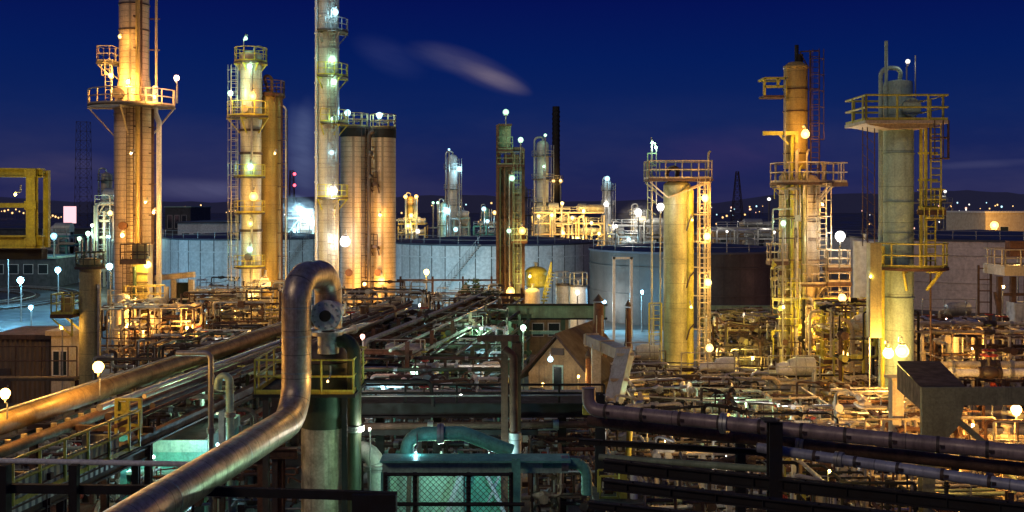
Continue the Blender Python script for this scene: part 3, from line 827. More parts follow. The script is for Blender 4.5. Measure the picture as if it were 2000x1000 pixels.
# town lights on the slopes
rr = random.Random(9)
spots = [(u, 412+rr.uniform(-3, 5), SOD) for u in (3, 9, 16, 24, 31, 38, 46, 52)]+[(92+i*5.5, 424+rr.uniform(-3, 3), SOD) for i in range(6)]+[(442+i*6, 414+rr.uniform(-2, 2), AMB) for i in range(5)]
for i in range(120):
    u = rr.choice([rr.uniform(1340, 1500), rr.uniform(1640, 1980), rr.uniform(1800, 1980), rr.uniform(640, 980), rr.uniform(330, 640)])
    spots.append((u, rr.triangular(394, 450, 402), rr.choice([SOD, SOD, WHT, COOL, AMB, PINK])))
LC = {SOD: 'orange', AMB: 'amber', WHT: 'white', COOL: 'bluish', PINK: 'reddish'}
for (u, v, c_) in spots:
    Y = 900 if v < 421 else 24000/(v-400)*.92
    c = P(u, v, Y); r = S(rr.uniform(.9, 2.4), Y)
    mb = MB().ball(c, r, 8, 5)
    t = Thing('town_light', LC[c_]+' pinprick street light among the many on the dark slope along the horizon', 'street light', (c.x, Y, max(0, c.z-r*3)), LC[c_]+' town lights along the horizon')
    t.part('globe', mb, glow_for(c_, 3.5)); t.part('pole', MB().tube([(c.x, Y+r, max(-2, c.z-8)), (c.x, Y+r, c.z)], .15, 4), 'steel')

# lit steam behind the slender column
def steam(label, u, v, Y, wu, wv, dens, seed, tilt=0):
    c = P(u, v, Y); a, b_ = S(wu, Y), S(wv, Y)
    m = bpy.data.materials.new('steam'); m.use_nodes = True; nt = m.node_tree; nt.nodes.clear()
    o_ = node(nt, 'ShaderNodeOutputMaterial'); pv = node(nt, 'ShaderNodeVolumePrincipled'); pv.inputs['Color'].default_value = (.9,.93,1,1); pv.inputs['Anisotropy'].default_value = .3
    tc = node(nt, 'ShaderNodeTexCoord'); mp = node(nt, 'ShaderNodeMapping'); mp.inputs['Scale'].default_value = (1/a, 1/a, 1/b_); lk(nt, tc.outputs['Object'], mp.inputs['Vector'])
    ln = node(nt, 'ShaderNodeVectorMath', operation='LENGTH'); lk(nt, mp.outputs[0], ln.inputs[0])
    f = math_node(nt, 'SUBTRACT', 1, ln.outputs['Value'], True); nz = ramp(nt, noise(nt, tc.outputs['Object'], .45, 4, .6, (1, 1, 2)), [(.4, (0,0,0)), (.65, (1,1,1))])
    d_ = math_node(nt, 'MULTIPLY', math_node(nt, 'MULTIPLY', f, nz), dens); lk(nt, d_, pv.inputs['Density']); lk(nt, pv.outputs[0], o_.inputs['Volume'])
    mb = MB().ball(V(0, 0, 0), 1, 20, 12); mb.v = [V(p.x*a, p.y*a, p.z*b_) for p in mb.v]
    me = mb.mesh('steam', m); o = bpy.data.objects.new('steam', me); COL.objects.link(o); o.location = c; o.rotation_euler = (0, D(tilt), 0)
    o['label'] = label; o['category'] = 'steam'; o['kind'] = 'stuff'
steam('white steam drifting low behind the slender pale column, lit by bluish lamps', 588, 428, 197, 66, 46, .11, 1, 25)
steam('puff of hazy steam around the far small grey column', 1250, 425, 228, 46, 34, .13, 2)
# ================================================================== MAIN COLUMNS
def col_thing(name, label, u, Y, cat='distillation column'):
    return Thing(name, label, cat, (X(u, Y), Y, 0))
def shell(t, x, y, prof, mat, n=40, name='shell'):
    return t.part(name, MB().lathe((x, y, 0), prof, n), mat)
def dome(r, z, k=.5, m=5):
    return [(r*math.cos(PI/2*i/m)+.001, z+r*k*math.sin(PI/2*i/m)) for i in range(m+1)]
def manhole(t, x, y, z, r, mat='steel', d=(0, -1, 0), L=.35, label=None):
    c = V(x, y, z); d = V(*d)
    mb = MB().tube([c, c+d*L], r*.8, 16); mb.tube([c+d*L, c+d*(L+.1)], r, 16); mb.tube([c+d*(L+.12), c+d*(L+.2)], r, 16)
    for i in range(10):
        a = 2*PI*i/10; side = d.cross(V(0, 0, 1)); q = c+side*(r*.88*math.cos(a))+V(0, 0, r*.88*math.sin(a))
        mb.tube([q+d*(L-.02), q+d*(L+.26)], r*.06, 5)
    return t.part('manhole', mb, mat, label=label)
def riser(t, pts, r, mat='galv', b=.4, name='riser_pipe', n=9, fl=()):
    mb = MB().tube(bend(pts, b, 5), r, n)
    for f in fl: flanges(mb, f, (0, 0, 1), r)
    return t.part(name, mb, mat)
def bands(t, x, y, r, zs, mat='steel', w=.12):
    mb = MB()
    for z in zs: mb.annulus((x, y, z), r-.01, r+.05, -w/2, w/2, 32)
    return t.part('stiffening_band', mb, mat)

# ---- A: tall tan column, far left
Y = 75; x = X(262, Y); rA = S(74, Y)/2; rB = S(56, Y)/2
t = col_thing('distillation_column', 'tallest tan banded column at the left, running out of the top of the frame', 262, Y)
xb = X(262, Y)
shell(t, xb, Y, [(rA*1.04, 0), (rA*1.04, 1.2), (rA, 1.25), (rA, Z(205, Y)), (rB, Z(148, Y)), (rB, Z(-120, Y))]+dome(rB, Z(-120, Y)), 'tan2', 48)
ring_platform(t, (xb, Y), Z(208, Y), rA*1.0, S(85, Y), -165, -8, 'tan', r=.045, gap=1.2)
box_platform(t, X(205, Y), X(236, Y), Y-1.6, Y-.2, Z(125, Y), 'tan', brace=X(236, Y), r=.035, gap=.9)
manhole(t, X(248, Y), Y-rA*.93, Z(187, Y), .42, 'steel')
manhole(t, X(258, Y), Y-rA*.97, Z(440, Y), .3, 'rust')
bands(t, xb, Y, rB, [Z(60, Y), Z(10, Y)]); bands(t, xb, Y, rA, [Z(475, Y), Z(225, Y)], 'tan')
riser(t, [(X(284, Y), Y-rA-.15, 2), (X(284, Y), Y-rA-.15, Z(-50, Y))], S(4.5, Y), 'mustard', n=8)
riser(t, [(X(290, Y), Y-rA-.05, 4), (X(290, Y), Y-rA-.05, Z(-50, Y))], S(2, Y), 'brown', n=6)
riser(t, [(X(316, Y), Y-.6, 3), (X(316, Y), Y-.6, Z(240, Y)), (X(309, Y), Y-.6, Z(222, Y)), (X(309, Y), Y-.6, Z(170, Y))], S(5, Y), 'white', n=10)
riser(t, [(X(306, Y), Y-.8, 3), (X(306, Y), Y-.8, Z(215, Y))], S(3, Y), 'brown', n=7)
riser(t, [(X(311, Y), Y-.6, Z(180, Y)), (X(311, Y), Y-.6, Z(-40, Y))], S(2.5, Y), 'tan', n=7)
ladder(t, X(222, Y), Y-.9, Z(210, Y), Z(120, Y), mat='tan')
ladder(t, X(270, Y), Y-rA-.25, 6, Z(212, Y), cage=False, mat='brown')
mb = MB()
for vv in (300, 360, 420, 250, 100, 40): mb.beam((X(280, Y), Y-rA+.1, Z(vv, Y)), (X(280, Y), Y-rA-.5, Z(vv, Y)), .1, .12); mb.beam((X(262, Y)+rA-.1, Y-.6, Z(vv, Y)), (X(318, Y), Y-.6, Z(vv, Y)), .08)
t.part('pipe_clip', mb, 'brown')
ring_platform(t, (xb, Y), Z(592, Y), rA*1.02, S(62, Y), -120, -40, 'tan', floor='brown', r=.04)

# ochre square column with balconies in front of it
Y2 = 68; t = Thing('yellow_service_tower', 'slim yellow boxed service tower with balconies at the foot of the tallest column', 'service tower', (X(278, Y2), Y2, 0))
t.part('frame', MB().box(X(264, Y2), X(293, Y2), Y2-.5, Y2+.5, 0, Z(478, Y2)), 'mustard')
riser(t, [(X(270, Y2), Y2-.65, 0), (X(270, Y2), Y2-.65, Z(520, Y2))], .12, 'darkgreen')
box_platform(t, X(258, Y2), X(330, Y2), Y2-1.6, Y2-.55, Z(588, Y2), 'mustard', 'brown', gap=.8, r=.04)
box_platform(t, X(248, Y2), X(300, Y2), Y2-1.3, Y2-.55, Z(508, Y2), 'brown', 'brown', gap=.8)
box_platform(t, X(226, Y2), X(262, Y2), Y2-1.3, Y2-.55, Z(607, Y2), 'tan', 'brown', gap=.8)
ladder(t, X(256, Y2), Y2-.8, 0, Z(500, Y2), cage=False, mat='brown')
mb = MB()
for q in range(9):
    zz = Z(640-q*18, Y2); mb.beam((X(262, Y2), Y2-.56, zz), (X(295, Y2), Y2-.56, zz), .07)
t.part('band', mb, 'brown')
# tan lower equipment round the base of A
t = Thing('reboiler_frame', 'orange lit steel frame with small vessels around the base of the tallest column', 'process structure', (X(260, 66), 66, 0))
fr = MB()
for uu in (228, 262, 300, 326): fr.ibeam((X(uu, 66), 66, 0), (X(uu, 66), 66, Z(600 if uu < 320 else 560, 66)), .22, .22, .04)
for vv in (600, 640, 680): fr.beam((X(228, 66), 66, Z(vv, 66)), (X(326, 66), 66, Z(vv, 66)), .16, .2)
t.part('frame', fr, 'tan')
for i, (uu, vv, rr_, hh_) in enumerate([(240, 640, .45, 1.9), (310, 655, .5, 2.2), (286, 690, .4, 1.5), (250, 690, .35, 1.4)]):
    t.part('drum', MB().lathe((X(uu, 65.4), 65.4, Z(vv, 65.4)), [(.01, -.2), (rr_*.7, -.1), (rr_, .1), (rr_, hh_), (rr_*.7, hh_+.22), (.01, hh_+.3)], 16), ['tan', 'cream', 'galv', 'rust'][i])
for i in range(7):
    uu = 232+i*14; t.part('riser_pipe', MB().tube(bend([(X(uu, 65), 65, 1), (X(uu, 65), 65, Z(615+i % 3*16, 65)), (X(uu+16, 65), 65.3, Z(615+i % 3*16, 65))], .25), .07+.03*(i % 3), 7), ['tan', 'galv', 'rust', 'cream'][i % 4])
# white portal frame right of A
t = Thing('portal_frame', 'white portal shaped steel frame to the right of the tallest column', 'steel frame', (X(345, 78), 78, 0))
t.part('beam', MB().beam((X(304, 78), 78, Z(543, 78)), (X(380, 78), 78, Z(536, 78)), .5, .42), 'cream')
for uu in (340, 374): t.part('post', MB().beam((X(uu, 78), 78, 0), (X(uu, 78), 78, Z(546, 78)), .38), 'cream')
t.part('panel', MB().box(X(344, 78), X(371, 78), 78.1, 78.2, Z(596, 78), Z(552, 78)), 'glass')

# ---- B: twin columns (slim front lit green, wide mustard)
Y = 80; t = col_thing('distillation_column', 'slim pale column with many green lamps, left partner of the twin columns', 489, Y)
x = X(490, Y); r = S(40, Y)/2
shell(t, x, Y, [(r, 0), (r, Z(245, Y)), (r*1.06, Z(240, Y)), (r*1.06, Z(110, Y))]+dome(r*1.06, Z(110, Y)), 'pale', 36)
ring_platform(t, (x, Y), Z(122, Y), r*1.05, r*1.05+.45, 0, 360, 'yellow', gap=.8, r=.035)
ring_platform(t, (x, Y), Z(228, Y), r*1.05, S(46, Y), 120, 330, 'yellow', gap=.9)
bands(t, x, Y, r*1.06, [Z(255, Y), Z(450, Y), Z(300, Y)], 'steel', .2)
ladder(t, x-r-.35, Y-.6, Z(600, Y), Z(130, Y), mat='galv')
riser(t, [(x+.3, Y-r-.12, 4), (x+.3, Y-r-.12, Z(140, Y)), (x+.3, Y, Z(88, Y)), (x+r*1.4, Y, Z(95, Y))], .09)
manhole(t, x-.15, Y-r, Z(215, Y), .3, 'tan'); manhole(t, x+.1, Y-r, Z(500, Y), .28, 'steel')
for vv in (345, 415, 520): 
    ring_platform(t, (x, Y), Z(vv, Y), r*1.02, r*1.02+.5, 200, 340, 'yellow', gap=.7, brackets=False, h=.9, r=.03)
lt = Thing('lamp_mast', 'thin mast standing on the top deck of the slim pale column', 'mast', (X(480, Y), Y-.6, Z(122, Y)))
lt.part('pole', MB().tube([(X(480, Y), Y-.6, Z(122, Y)), (X(480, Y), Y-.6, Z(79, Y))], .04, 6), 'galv')
Y = 82; t = col_thing('distillation_column', 'wide mustard column with rusty top deck, right partner of the twin columns', 525, Y)
x = X(525, Y); r = S(46, Y)/2
shell(t, x, Y, [(r, 0), (r, Z(192, Y))]+dome(r, Z(192, Y), .6), 'mustard', 44)
ring_platform(t, (x, Y), Z(186, Y), r, r+.35, 0, 360, 'rust', 'rust', gap=.8, r=.045)
riser(t, [(X(536, Y), Y-.9, Z(186, Y)), (X(536, Y), Y-.9, Z(152, Y)), (X(520, Y), Y-.9, Z(150, Y)), (x, Y, Z(180, Y))], .12, 'rust')
riser(t, [(X(553, Y), Y-.5, 2), (X(553, Y), Y-.5, Z(190, Y))], .09, 'brown'); riser(t, [(X(561, Y), Y-.5, 2), (X(561, Y), Y-.5, Z(210, Y)), (X(548, Y), Y-.4, Z(206, Y))], .07, 'galv')
mb = MB()
for vv in range(230, 640, 45): mb.beam((X(545, Y), Y-.5, Z(vv, Y)), (X(564, Y), Y-.5, Z(vv, Y)), .07)
t.part('pipe_clip', mb, 'brown')
ladder(t, X(557, Y), Y-.3, 2, Z(215, Y), cage=False, mat='brown')
t = Thing('base_platform', 'yellow lit deck with a small round vessel at the foot of the twin columns', 'platform', (X(505, 76), 76, 0))
box_platform(t, X(462, 76), X(560, 76), 74.5, 77.2, Z(618, 76), 'yellow', 'brown', legs=0, r=.04)
t.part('drum', MB().tube([(X(519, 75), 74.6, Z(590, 75)), (X(519, 75), 76, Z(590, 75))], .35, 16), 'cream')

# ---- C: tall slender pale column running out of frame
Y = 84; t = col_thing('distillation_column', 'slender pale grey column rising out of the frame behind the goose neck pipe', 638, Y)
x = X(640, Y); r = S(44, Y)/2
shell(t, x, Y, [(r*1.05, 0), (r*1.05, 2), (r, 2.05), (r, Z(-100, Y))]+dome(r, Z(-100, Y)), 'pale', 40)
riser(t, [(X(621, Y), Y-r*.8, 3), (X(621, Y), Y-r*.8, Z(-60, Y))], S(2.6, Y), 'white', n=8)
ladder(t, X(655, Y), Y-r-.1, 4, Z(-60, Y), cage=True, mat='galv')
for vv, a0, a1 in ((62, 250, 380), (150, 250, 380), (385, 250, 380), (240, 260, 370)):
    ring_platform(t, (x, Y), Z(vv, Y), r, r+.75, a0, a1, 'yellow' if vv > 100 else 'galv', gap=.7, h=1.0)
bands(t, x, Y, r, [Z(v_, Y) for v_ in (430, 320, 210, 95, 30)], 'galv', .1)
mb = MB()
for vv in range(20, 600, 48): mb.tube([(X(618, Y), Y-r*.8, Z(vv, Y)), (X(624, Y), Y-r*.85, Z(vv, Y))], .1, 6)
t.part('pipe_clip', mb, 'white')

# ---- D: twin silos
for (uu, w_, vt, lab, mt) in ((692, 54, 268, 'left twin silo with tan jacket and dark collar under the railing', 'tan2'), (748, 50, 270, 'right twin silo with ochre jacket next to the pale panelled tank', 'tan2')):
    Y = 86; x = X(uu, Y); r = S(w_, Y)/2
    t = Thing('silo', lab, 'silo', (x, Y, 0), 'twin tan silos')
    shell(t, x, Y, [(r, 0), (r, Z(vt, Y))], mt, 44)
    t.part('collar', MB().lathe((x, Y, 0), [(r*1.03, Z(vt, Y)), (r*1.03, Z(vt-16, Y)), (r*.9, Z(vt-20, Y)), (.01, Z(vt-26, Y))], 40), 'black')
    ring_platform(t, (x, Y), Z(vt-20, Y), r*.7, r*1.04, 0, 360, 'mustard', gap=.7, brackets=False, r=.035)
    ladder(t, x+(r+.25)*(1 if uu < 720 else -1), Y-.5, 2, Z(vt-20, Y), mat='brown')
    mb = MB()
    for q in range(3): mb.tube(bend([(x-.5+q*.5, Y, Z(vt-20, Y)), (x-.5+q*.5, Y, Z(vt-30-q*3, Y)), (x+.3+q*.4, Y, Z(vt-30-q*3, Y))], .15), .06, 6)
    t.part('vent_pipe', mb, 'brown')
    if uu > 720:
        for vv in (480, 360): 
            ring_platform(t, (x, Y), Z(vv, Y), r, r+.5, 195, 260, 'brown', 'brown', gap=.7, h=1)
    manhole(t, x-.2, Y-r*.98, Z(530, Y), .3, 'rust')
Y = 84.5; t = Thing('silo_riser', 'dark riser pipe and cable tray running up between the twin silos', 'pipe', (X(722, Y), Y, 0))
riser(t, [(X(721, Y), Y, 0), (X(721, Y), Y, Z(262, Y)), (X(730, Y), Y, Z(256, Y))], .16, 'steel', name='pipe')
t.part('valve', MB().ball((X(724, Y), Y-.1, Z(300, Y)), .25, 8, 6).ball((X(724, Y), Y-.1, Z(345, Y)), .2, 8, 6), 'steel')

# ---- E: dark central tower
Y = 92
t = Thing('central_tower', 'dark green and brown braced steel tower with green lamps in the middle', 'steel tower', (X(993, Y), Y, 0))
fr = MB(); x0, x1 = X(972, Y), X(1022, Y)
for xx in (x0, X(1000, Y), x1):
    for yy_ in (Y, Y+2.2): fr.ibeam((xx, yy_, 0), (xx, yy_, Z(290 if xx > x0+.1 else 244, Y)), .28, .28, .05)
for vv in (290, 330, 380, 430, 480, 530, 580): 
    for yy_ in (Y, Y+2.2): fr.beam((x0, yy_, Z(vv, Y)), (x1, yy_, Z(vv, Y)), .18, .24)
for a, b_ in ((330, 380), (380, 430), (430, 480), (480, 530)): fr.beam((x0, Y-.02, Z(a, Y)), (X(1000, Y), Y-.02, Z(b_, Y)), .12)
fr.beam((x0, Y, Z(244, Y)), (X(1000, Y), Y, Z(244, Y)), .2)
t.part('frame', fr, 'brown')
t.part('cladding', MB().box(x0+.1, X(1003, Y), Y+.3, Y+2, 0, Z(318, Y)), 'corrd')
t.part('cabin', MB().box(X(974, Y), X(998, Y), Y+.2, Y+1.8, Z(288, Y), Z(246, Y)), 'palegreen')
t.part('control_box', MB().box(X(984, Y), X(1014, Y), Y-.35, Y-.1, Z(326, Y), Z(302, Y)), 'brown')
box_platform(t, X(970, Y), X(1024, Y), Y-.9, Y+2.4, Z(322, Y), 'palegreen', 'brown', gap=.8, r=.04)
box_platform(t, X(972, Y), X(1002, Y), Y-.4, Y+2.2, Z(292, Y), 'palegreen', 'brown', gap=.8, r=.04)
box_platform(t, X(998, Y), X(1030, Y), Y-.9, Y+1.4, Z(470, Y), 'palegreen', 'brown', gap=.8, r=.04)
ladder(t, X(1010, Y), Y-.4, Z(600, Y), Z(300, Y), mat='palegreen')
for q in range(4): riser(t, [(X(977+q*9, Y), Y-.25, 0), (X(977+q*9, Y), Y-.25, Z(300+q*20, Y))], .07+.03*(q % 2), ['darkgreen', 'brown', 'galv', 'darkgreen'][q])
shell(t, X(1014, Y), Y+1.2, [(.45, 0), (.45, Z(375, Y)), (.3, Z(368, Y)), (.01, Z(366, Y))], 'pale', 20, 'drum')
t.part('flare_pipe', MB().tube(bend([(X(988, Y), Y, Z(246, Y)), (X(988, Y), Y, Z(226, Y))], .1), .07, 6), 'darkgreen')

# ---- G: vessels in front of pale tank
Y = 94
def vdrum(label, u, v0, v1, wpx, Y, mat, name='vertical_drum', rail=None, cat='vessel', base=None, group=None, head=.5):
    x = X(u, Y); r = S(wpx, Y)/2; z0 = Z(v1, Y) if base is None else base; z1 = Z(v0, Y)
    t = Thing(name, label, cat, (x, Y, max(0, z0-.8)), group)
    t.part('shell', MB().lathe((x, Y, 0), [(.01, z0-r*head*.5), (r*.8, z0-r*head*.3), (r, z0), (r, z1-r*head)]+dome(r, z1-r*head, head), 28), mat)
    lg = MB()
    for a in range(3): lg.beam((x+r*.85*math.cos(a*2.1+.4), Y+r*.85*math.sin(a*2.1+.4), max(0, z0-.8)), (x+r*.85*math.cos(a*2.1+.4), Y+r*.85*math.sin(a*2.1+.4), z0+.3), .12)
    t.part('leg_frame', lg, 'galv')
    noz = MB().tube([(x, Y, z1-.05), (x, Y, z1+.3)], r*.16, 8).tube([(x, Y, z1+.3), (x, Y, z1+.36)], r*.28, 10)
    t.part('nozzle', noz, 'galv')
    if rail: ring_platform(t, (x, Y), z1-.05, r*.8, r*1.05, 0, 360, rail, gap=.8, brackets=False, toe=False)
    return t
vdrum('yellow green drum on a stand in front of the pale panelled tank', 1047, 520, 558, 42, Y, 'yellow')
vdrum('slim grey drum between the dark tower and the yellow green drum', 1016, 508, 590, 20, Y+2, 'pale', base=0)
vdrum('squat cream tank lit orange beneath the pale panelled tank', 1100, 553, 590, 30, Y, 'cream', base=0, rail='galv')
vdrum('squat white tank glowing brightly next to the cream tank', 1130, 555, 590, 34, Y-1, 'white', base=0, rail='galv')
vdrum('low cream drum behind the pale green bridge beam', 1040, 562, 600, 30, Y-3, 'cream', base=0)
t = Thing('loading_stair', 'yellow green railed stair between the small tanks', 'stair', (X(1068, Y), Y, 0))
t.part('railing', rail_mb([(X(1060, Y), Y-2, Z(590, Y)), (X(1075, Y), Y-2, Z(530, Y))], 1, .8, .05, toe=False), 'yellow')
mb = MB()
for i in range(10):
    k = i/9; mb.box(X(1060+15*k, Y)-.3, X(1060+15*k, Y)+.3, Y-2.3, Y-1.4, Z(590-60*k, Y)-.04, Z(590-60*k, Y))
mb.beam((X(1060, Y), Y-2.3, Z(590, Y)-.1), (X(1075, Y), Y-2.3, Z(530, Y)-.1), .06, .2)
t.part('steps', mb, 'yellow')
# white portal over the dark tank
Y = 92; t = Thing('portal_frame', 'tall thin white door shaped frame standing against the dark blue tank', 'steel frame', (X(1215, Y), Y, 0))
for uu in (1199, 1233): t.part('post', MB().beam((X(uu, Y), Y, 0), (X(uu, Y), Y, Z(502, Y)), .24), 'white')
t.part('beam', MB().beam((X(1196, Y), Y, Z(504, Y)), (X(1236, Y), Y, Z(504, Y)), .24, .2), 'white')

# ---- H: round olive column with yellow light
Y = 63; t = col_thing('distillation_column', 'thick olive column lit yellow, with a broad railed deck on top', 1324, Y)
x = X(1322, Y); r = S(52, Y)/2
shell(t, x, Y, [(r*1.0, 0), (r, .1), (r, Z(362, Y))]+dome(r, Z(362, Y), .4), 'olive', 44)
box_platform(t, X(1262, Y), X(1386, Y), Y-1.1, Y+1.3, Z(350, Y), 'tan', 'brown', gap=1.0, r=.04, brace=X(1300, Y), fascia=.14)
shell(t, X(1345, Y), Y-.55, [(.22, 0), (.22, Z(372, Y)), (.01, Z(366, Y))], 'yellow', 16, 'downcomer')
riser(t, [(X(1300, Y), Y-r*.6, Z(352, Y)), (X(1300, Y), Y-r*.6, Z(330, Y)), (X(1322, Y), Y-.5, Z(326, Y)), (X(1322, Y), Y, Z(352, Y))], .14, 'brown')
riser(t, [(X(1380, Y), Y-.6, 0), (X(1380, Y), Y-.6, Z(300, Y)), (X(1384, Y), Y-.6, Z(296, Y))], .07, 'tan')
riser(t, [(X(1372, Y), Y-.6, 0), (X(1372, Y), Y-.6, Z(345, Y))], .05, 'galv'); riser(t, [(X(1364, Y), Y-.4, 0), (X(1364, Y), Y-.4, Z(430, Y))], .06, 'mustard')
ladder(t, X(1368, Y), Y-.9, Z(770, Y), Z(350, Y), cage=True, mat='tan')
mb = MB()
for vv in (418, 470, 520, 575, 640, 700): mb.beam((X(1340, Y), Y-.6, Z(vv, Y)), (X(1384, Y), Y-.6, Z(vv+2, Y)), .07)
t.part('pipe_clip', mb, 'tan')
mb = MB()
for vv in (450, 560, 660): mb.tube(bend([(X(1336, Y), Y-.9, Z(vv, Y)), (X(1342, Y), Y-.95, Z(vv-22, Y)), (X(1352, Y), Y-.7, Z(vv-30, Y))], .3), .05, 6)
t.part('hose', mb, 'steel')
bands(t, x, Y, r, [Z(505, Y), Z(600, Y), Z(690, Y)], 'olive', .06)
t = Thing('lamp_mast', 'slender lamp mast with frame left of the olive column', 'mast', (X(1272, Y), Y-.2, 0))
t.part('pole', MB().tube([(X(1272, Y), Y-.2, 0), (X(1272, Y), Y-.2, Z(283, Y))], .06, 6).tube([(X(1281, Y), Y-.2, Z(400, Y)), (X(1281, Y), Y-.2, Z(288, Y))], .035, 5), 'galv')
mb = MB()
for k in range(10): 
    vv = 300+k*12; mb.beam((X(1264, Y), Y-.2, Z(vv, Y)), (X(1281, Y), Y-.2, Z(vv+(12 if k % 2 else 0), Y)), .05)
mb.beam((X(1264, Y), Y-.2, Z(300, Y)), (X(1264, Y), Y-.2, Z(430, Y)), .06)
t.part('brace', mb, 'palegreen')
# small yellow ladder tower left of H
Y = 61; t = Thing('access_tower', 'yellow caged ladder tower between the dark tank and the olive column', 'ladder tower', (X(1280, Y), Y, 0))
for uu in (1268, 1292): t.part('post', MB().beam((X(uu, Y), Y, 0), (X(uu, Y), Y, Z(592, Y)), .09), 'yellow')
mb = MB()
for vv in range(592, 780, 30): mb.beam((X(1268, Y), Y, Z(vv, Y)), (X(1292, Y), Y, Z(vv, Y)), .06)
t.part('crossbar', mb, 'yellow'); ladder(t, X(1284, Y), Y+.1, 0, Z(596, Y), cage=False, mat='yellow', w=.4)

# ---- I: column with bundled pipes
Y = 58; t = col_thing('distillation_column', 'two stage tan column wrapped in vertical yellow lit pipes, with caged ladder', 1562, Y)
x = X(1554, Y); r = S(46, Y)/2; x2 = X(1574, Y); r2 = S(54, Y)/2
shell(t, x, Y, [(r, Z(330, Y)), (r, Z(135, Y)), (r*1.05, Z(134, Y)), (r*1.05, Z(130, Y)), (r*.6, Z(122, Y)), (.01, Z(120, Y))], 'mustard', 40, 'upper_shell')
shell(t, x2, Y+.1, [(r2, 0), (r2, Z(352, Y)), (r2*.7, Z(342, Y)), (.01, Z(340, Y))], 'tan', 40)
shell(t, X(1530, Y), Y-.3, [(S(11, Y), 0), (S(11, Y), Z(345, Y)), (.01, Z(335, Y))], 'olive', 20, 'side_column')
ring_platform(t, (X(1567, Y), Y), Z(357, Y), r2*.85, S(62, Y), 0, 360, 'tan', 'brown', gap=1.0, r=.035)
box_platform(t, X(1600, Y), X(1645, Y), Y-1, Y+.8, Z(357, Y)+.005, 'tan', 'brown', gap=.9, r=.035)
ring_platform(t, (x2, Y), Z(552, Y), r2, r2+.55, 180, 360, 'tan', 'brown', gap=1, r=.03)
ring_platform(t, (x2, Y), Z(655, Y), r2, r2+.55, 180, 360, 'tan', 'brown', gap=1, r=.03)
for k, (uu, vt, rr_, mt) in enumerate([(1513, 490, .07, 'galv'), (1519, 340, .05, 'tan'), (1538, 270, .09, 'yellow'), (1546, 300, .1, 'cream'), (1553, 330, .07, 'yellow'), (1560, 345, .12, 'olive'), (1525, 160, .035, 'galv'), (1566, 300, .06, 'tan')]):
    riser(t, [(X(uu, Y), Y-r2-.15-.1*(k % 2), 0), (X(uu, Y), Y-r2-.15-.1*(k % 2), Z(vt, Y)), (X(uu+8, Y), Y-.6, Z(vt-6, Y))], rr_, mt, .2, n=8)
mb = MB()
for vv in range(380, 760, 42): mb.beam((X(1512, Y), Y-r2-.3, Z(vv, Y)), (X(1600, Y), Y-r2*.9-.3, Z(vv, Y)), .05, .06)
t.part('pipe_clip', mb, 'brown')
ladder(t, X(1589, Y), Y-.3, Z(350, Y), Z(100, Y), mat='brown', w=.45); ladder(t, X(1596, Y), Y-r2-.2, Z(560, Y), Z(357, Y), mat='tan', w=.4)
mb = MB()
for uu in (1581, 1598): mb.beam((X(uu, Y), Y-.2, Z(352, Y)), (X(uu, Y), Y-.2, Z(100, Y)), .06)
mb.beam((X(1560, Y), Y-.2, Z(102, Y)), (X(1598, Y), Y-.2, Z(100, Y)), .07); mb.beam((X(1581, Y), Y-.2, Z(175, Y)), (X(1598, Y), Y-.2, Z(175, Y)), .06); mb.beam((X(1578, Y), Y-.2, Z(135, Y)), (X(1560, Y), Y-.2, Z(102, Y)), .05)
t.part('gantry', mb, 'brown')
t.part('vent_pipe', MB().tube([(X(1556, Y), Y, Z(122, Y)), (X(1556, Y), Y, Z(88, Y))], .12, 8).tube([(X(1562, Y), Y, Z(122, Y)), (X(1562, Y), Y, Z(106, Y))], .2, 8), 'black')
# bracketed yellow box and trolley beam
fr = MB()
for a, b_ in (((1487, 156), (1528, 156)), ((1487, 156), (1487, 188)), ((1528, 154), (1528, 190)), ((1487, 172), (1528, 172)), ((1513, 156), (1513, 172))):
    fr.beam((X(a[0], Y), Y-.7, Z(a[1], Y)), (X(b_[0], Y), Y-.7, Z(b_[1], Y)), .13); 
fr.beam((X(1487, Y), Y-.7, Z(156, Y)), (X(1487, Y), Y+.6, Z(156, Y)), .1); fr.beam((X(1487, Y), Y+.6, Z(156, Y)), (X(1530, Y), Y+.6, Z(156, Y)), .1)
t.part('davit_frame', fr, 'yellow')
t.part('davit_deck', MB().box(X(1487, Y), X(1530, Y), Y-.6, Y+.6, Z(192, Y), Z(188, Y)), 'brown')
mb = MB().beam((X(1484, Y), Y-.7, Z(262, Y)), (X(1552, Y), Y-.7, Z(262, Y)), .2, .22).beam((X(1548, Y), Y-.7, Z(262, Y)), (X(1548, Y), Y-.7, Z(280, Y)), .14).beam((X(1516, Y), Y-.7, Z(265, Y)), (X(1534, Y), Y-.7, Z(284, Y)), .09)
t.part('trolley_beam', mb, 'yellow')
bands(t, x, Y, r, [Z(175, Y), Z(218, Y), Z(300, Y)], 'brown', .07); bands(t, x2, Y+.1, r2, [Z(v_, Y) for v_ in (395, 432, 468, 600, 700)], 'brown', .05)
for (ua, ub, vv) in ((1494, 1530, 508), (1604, 1650, 520), (1604, 1650, 548), (1604, 1650, 580)):
    box_platform(t, X(ua, Y), X(ub, Y), Y-1.2, Y-.2, Z(vv, Y), 'tan', 'brown', gap=.6, r=.035, h=.95 if vv < 560 else .7)
riser(t, [(X(1600, Y), Y-.4, 2), (X(1612, Y), Y-.4, 2), (X(1612, Y), Y-.4, Z(590, Y)), (X(1604, Y), Y, Z(586, Y))], .1, 'cream')

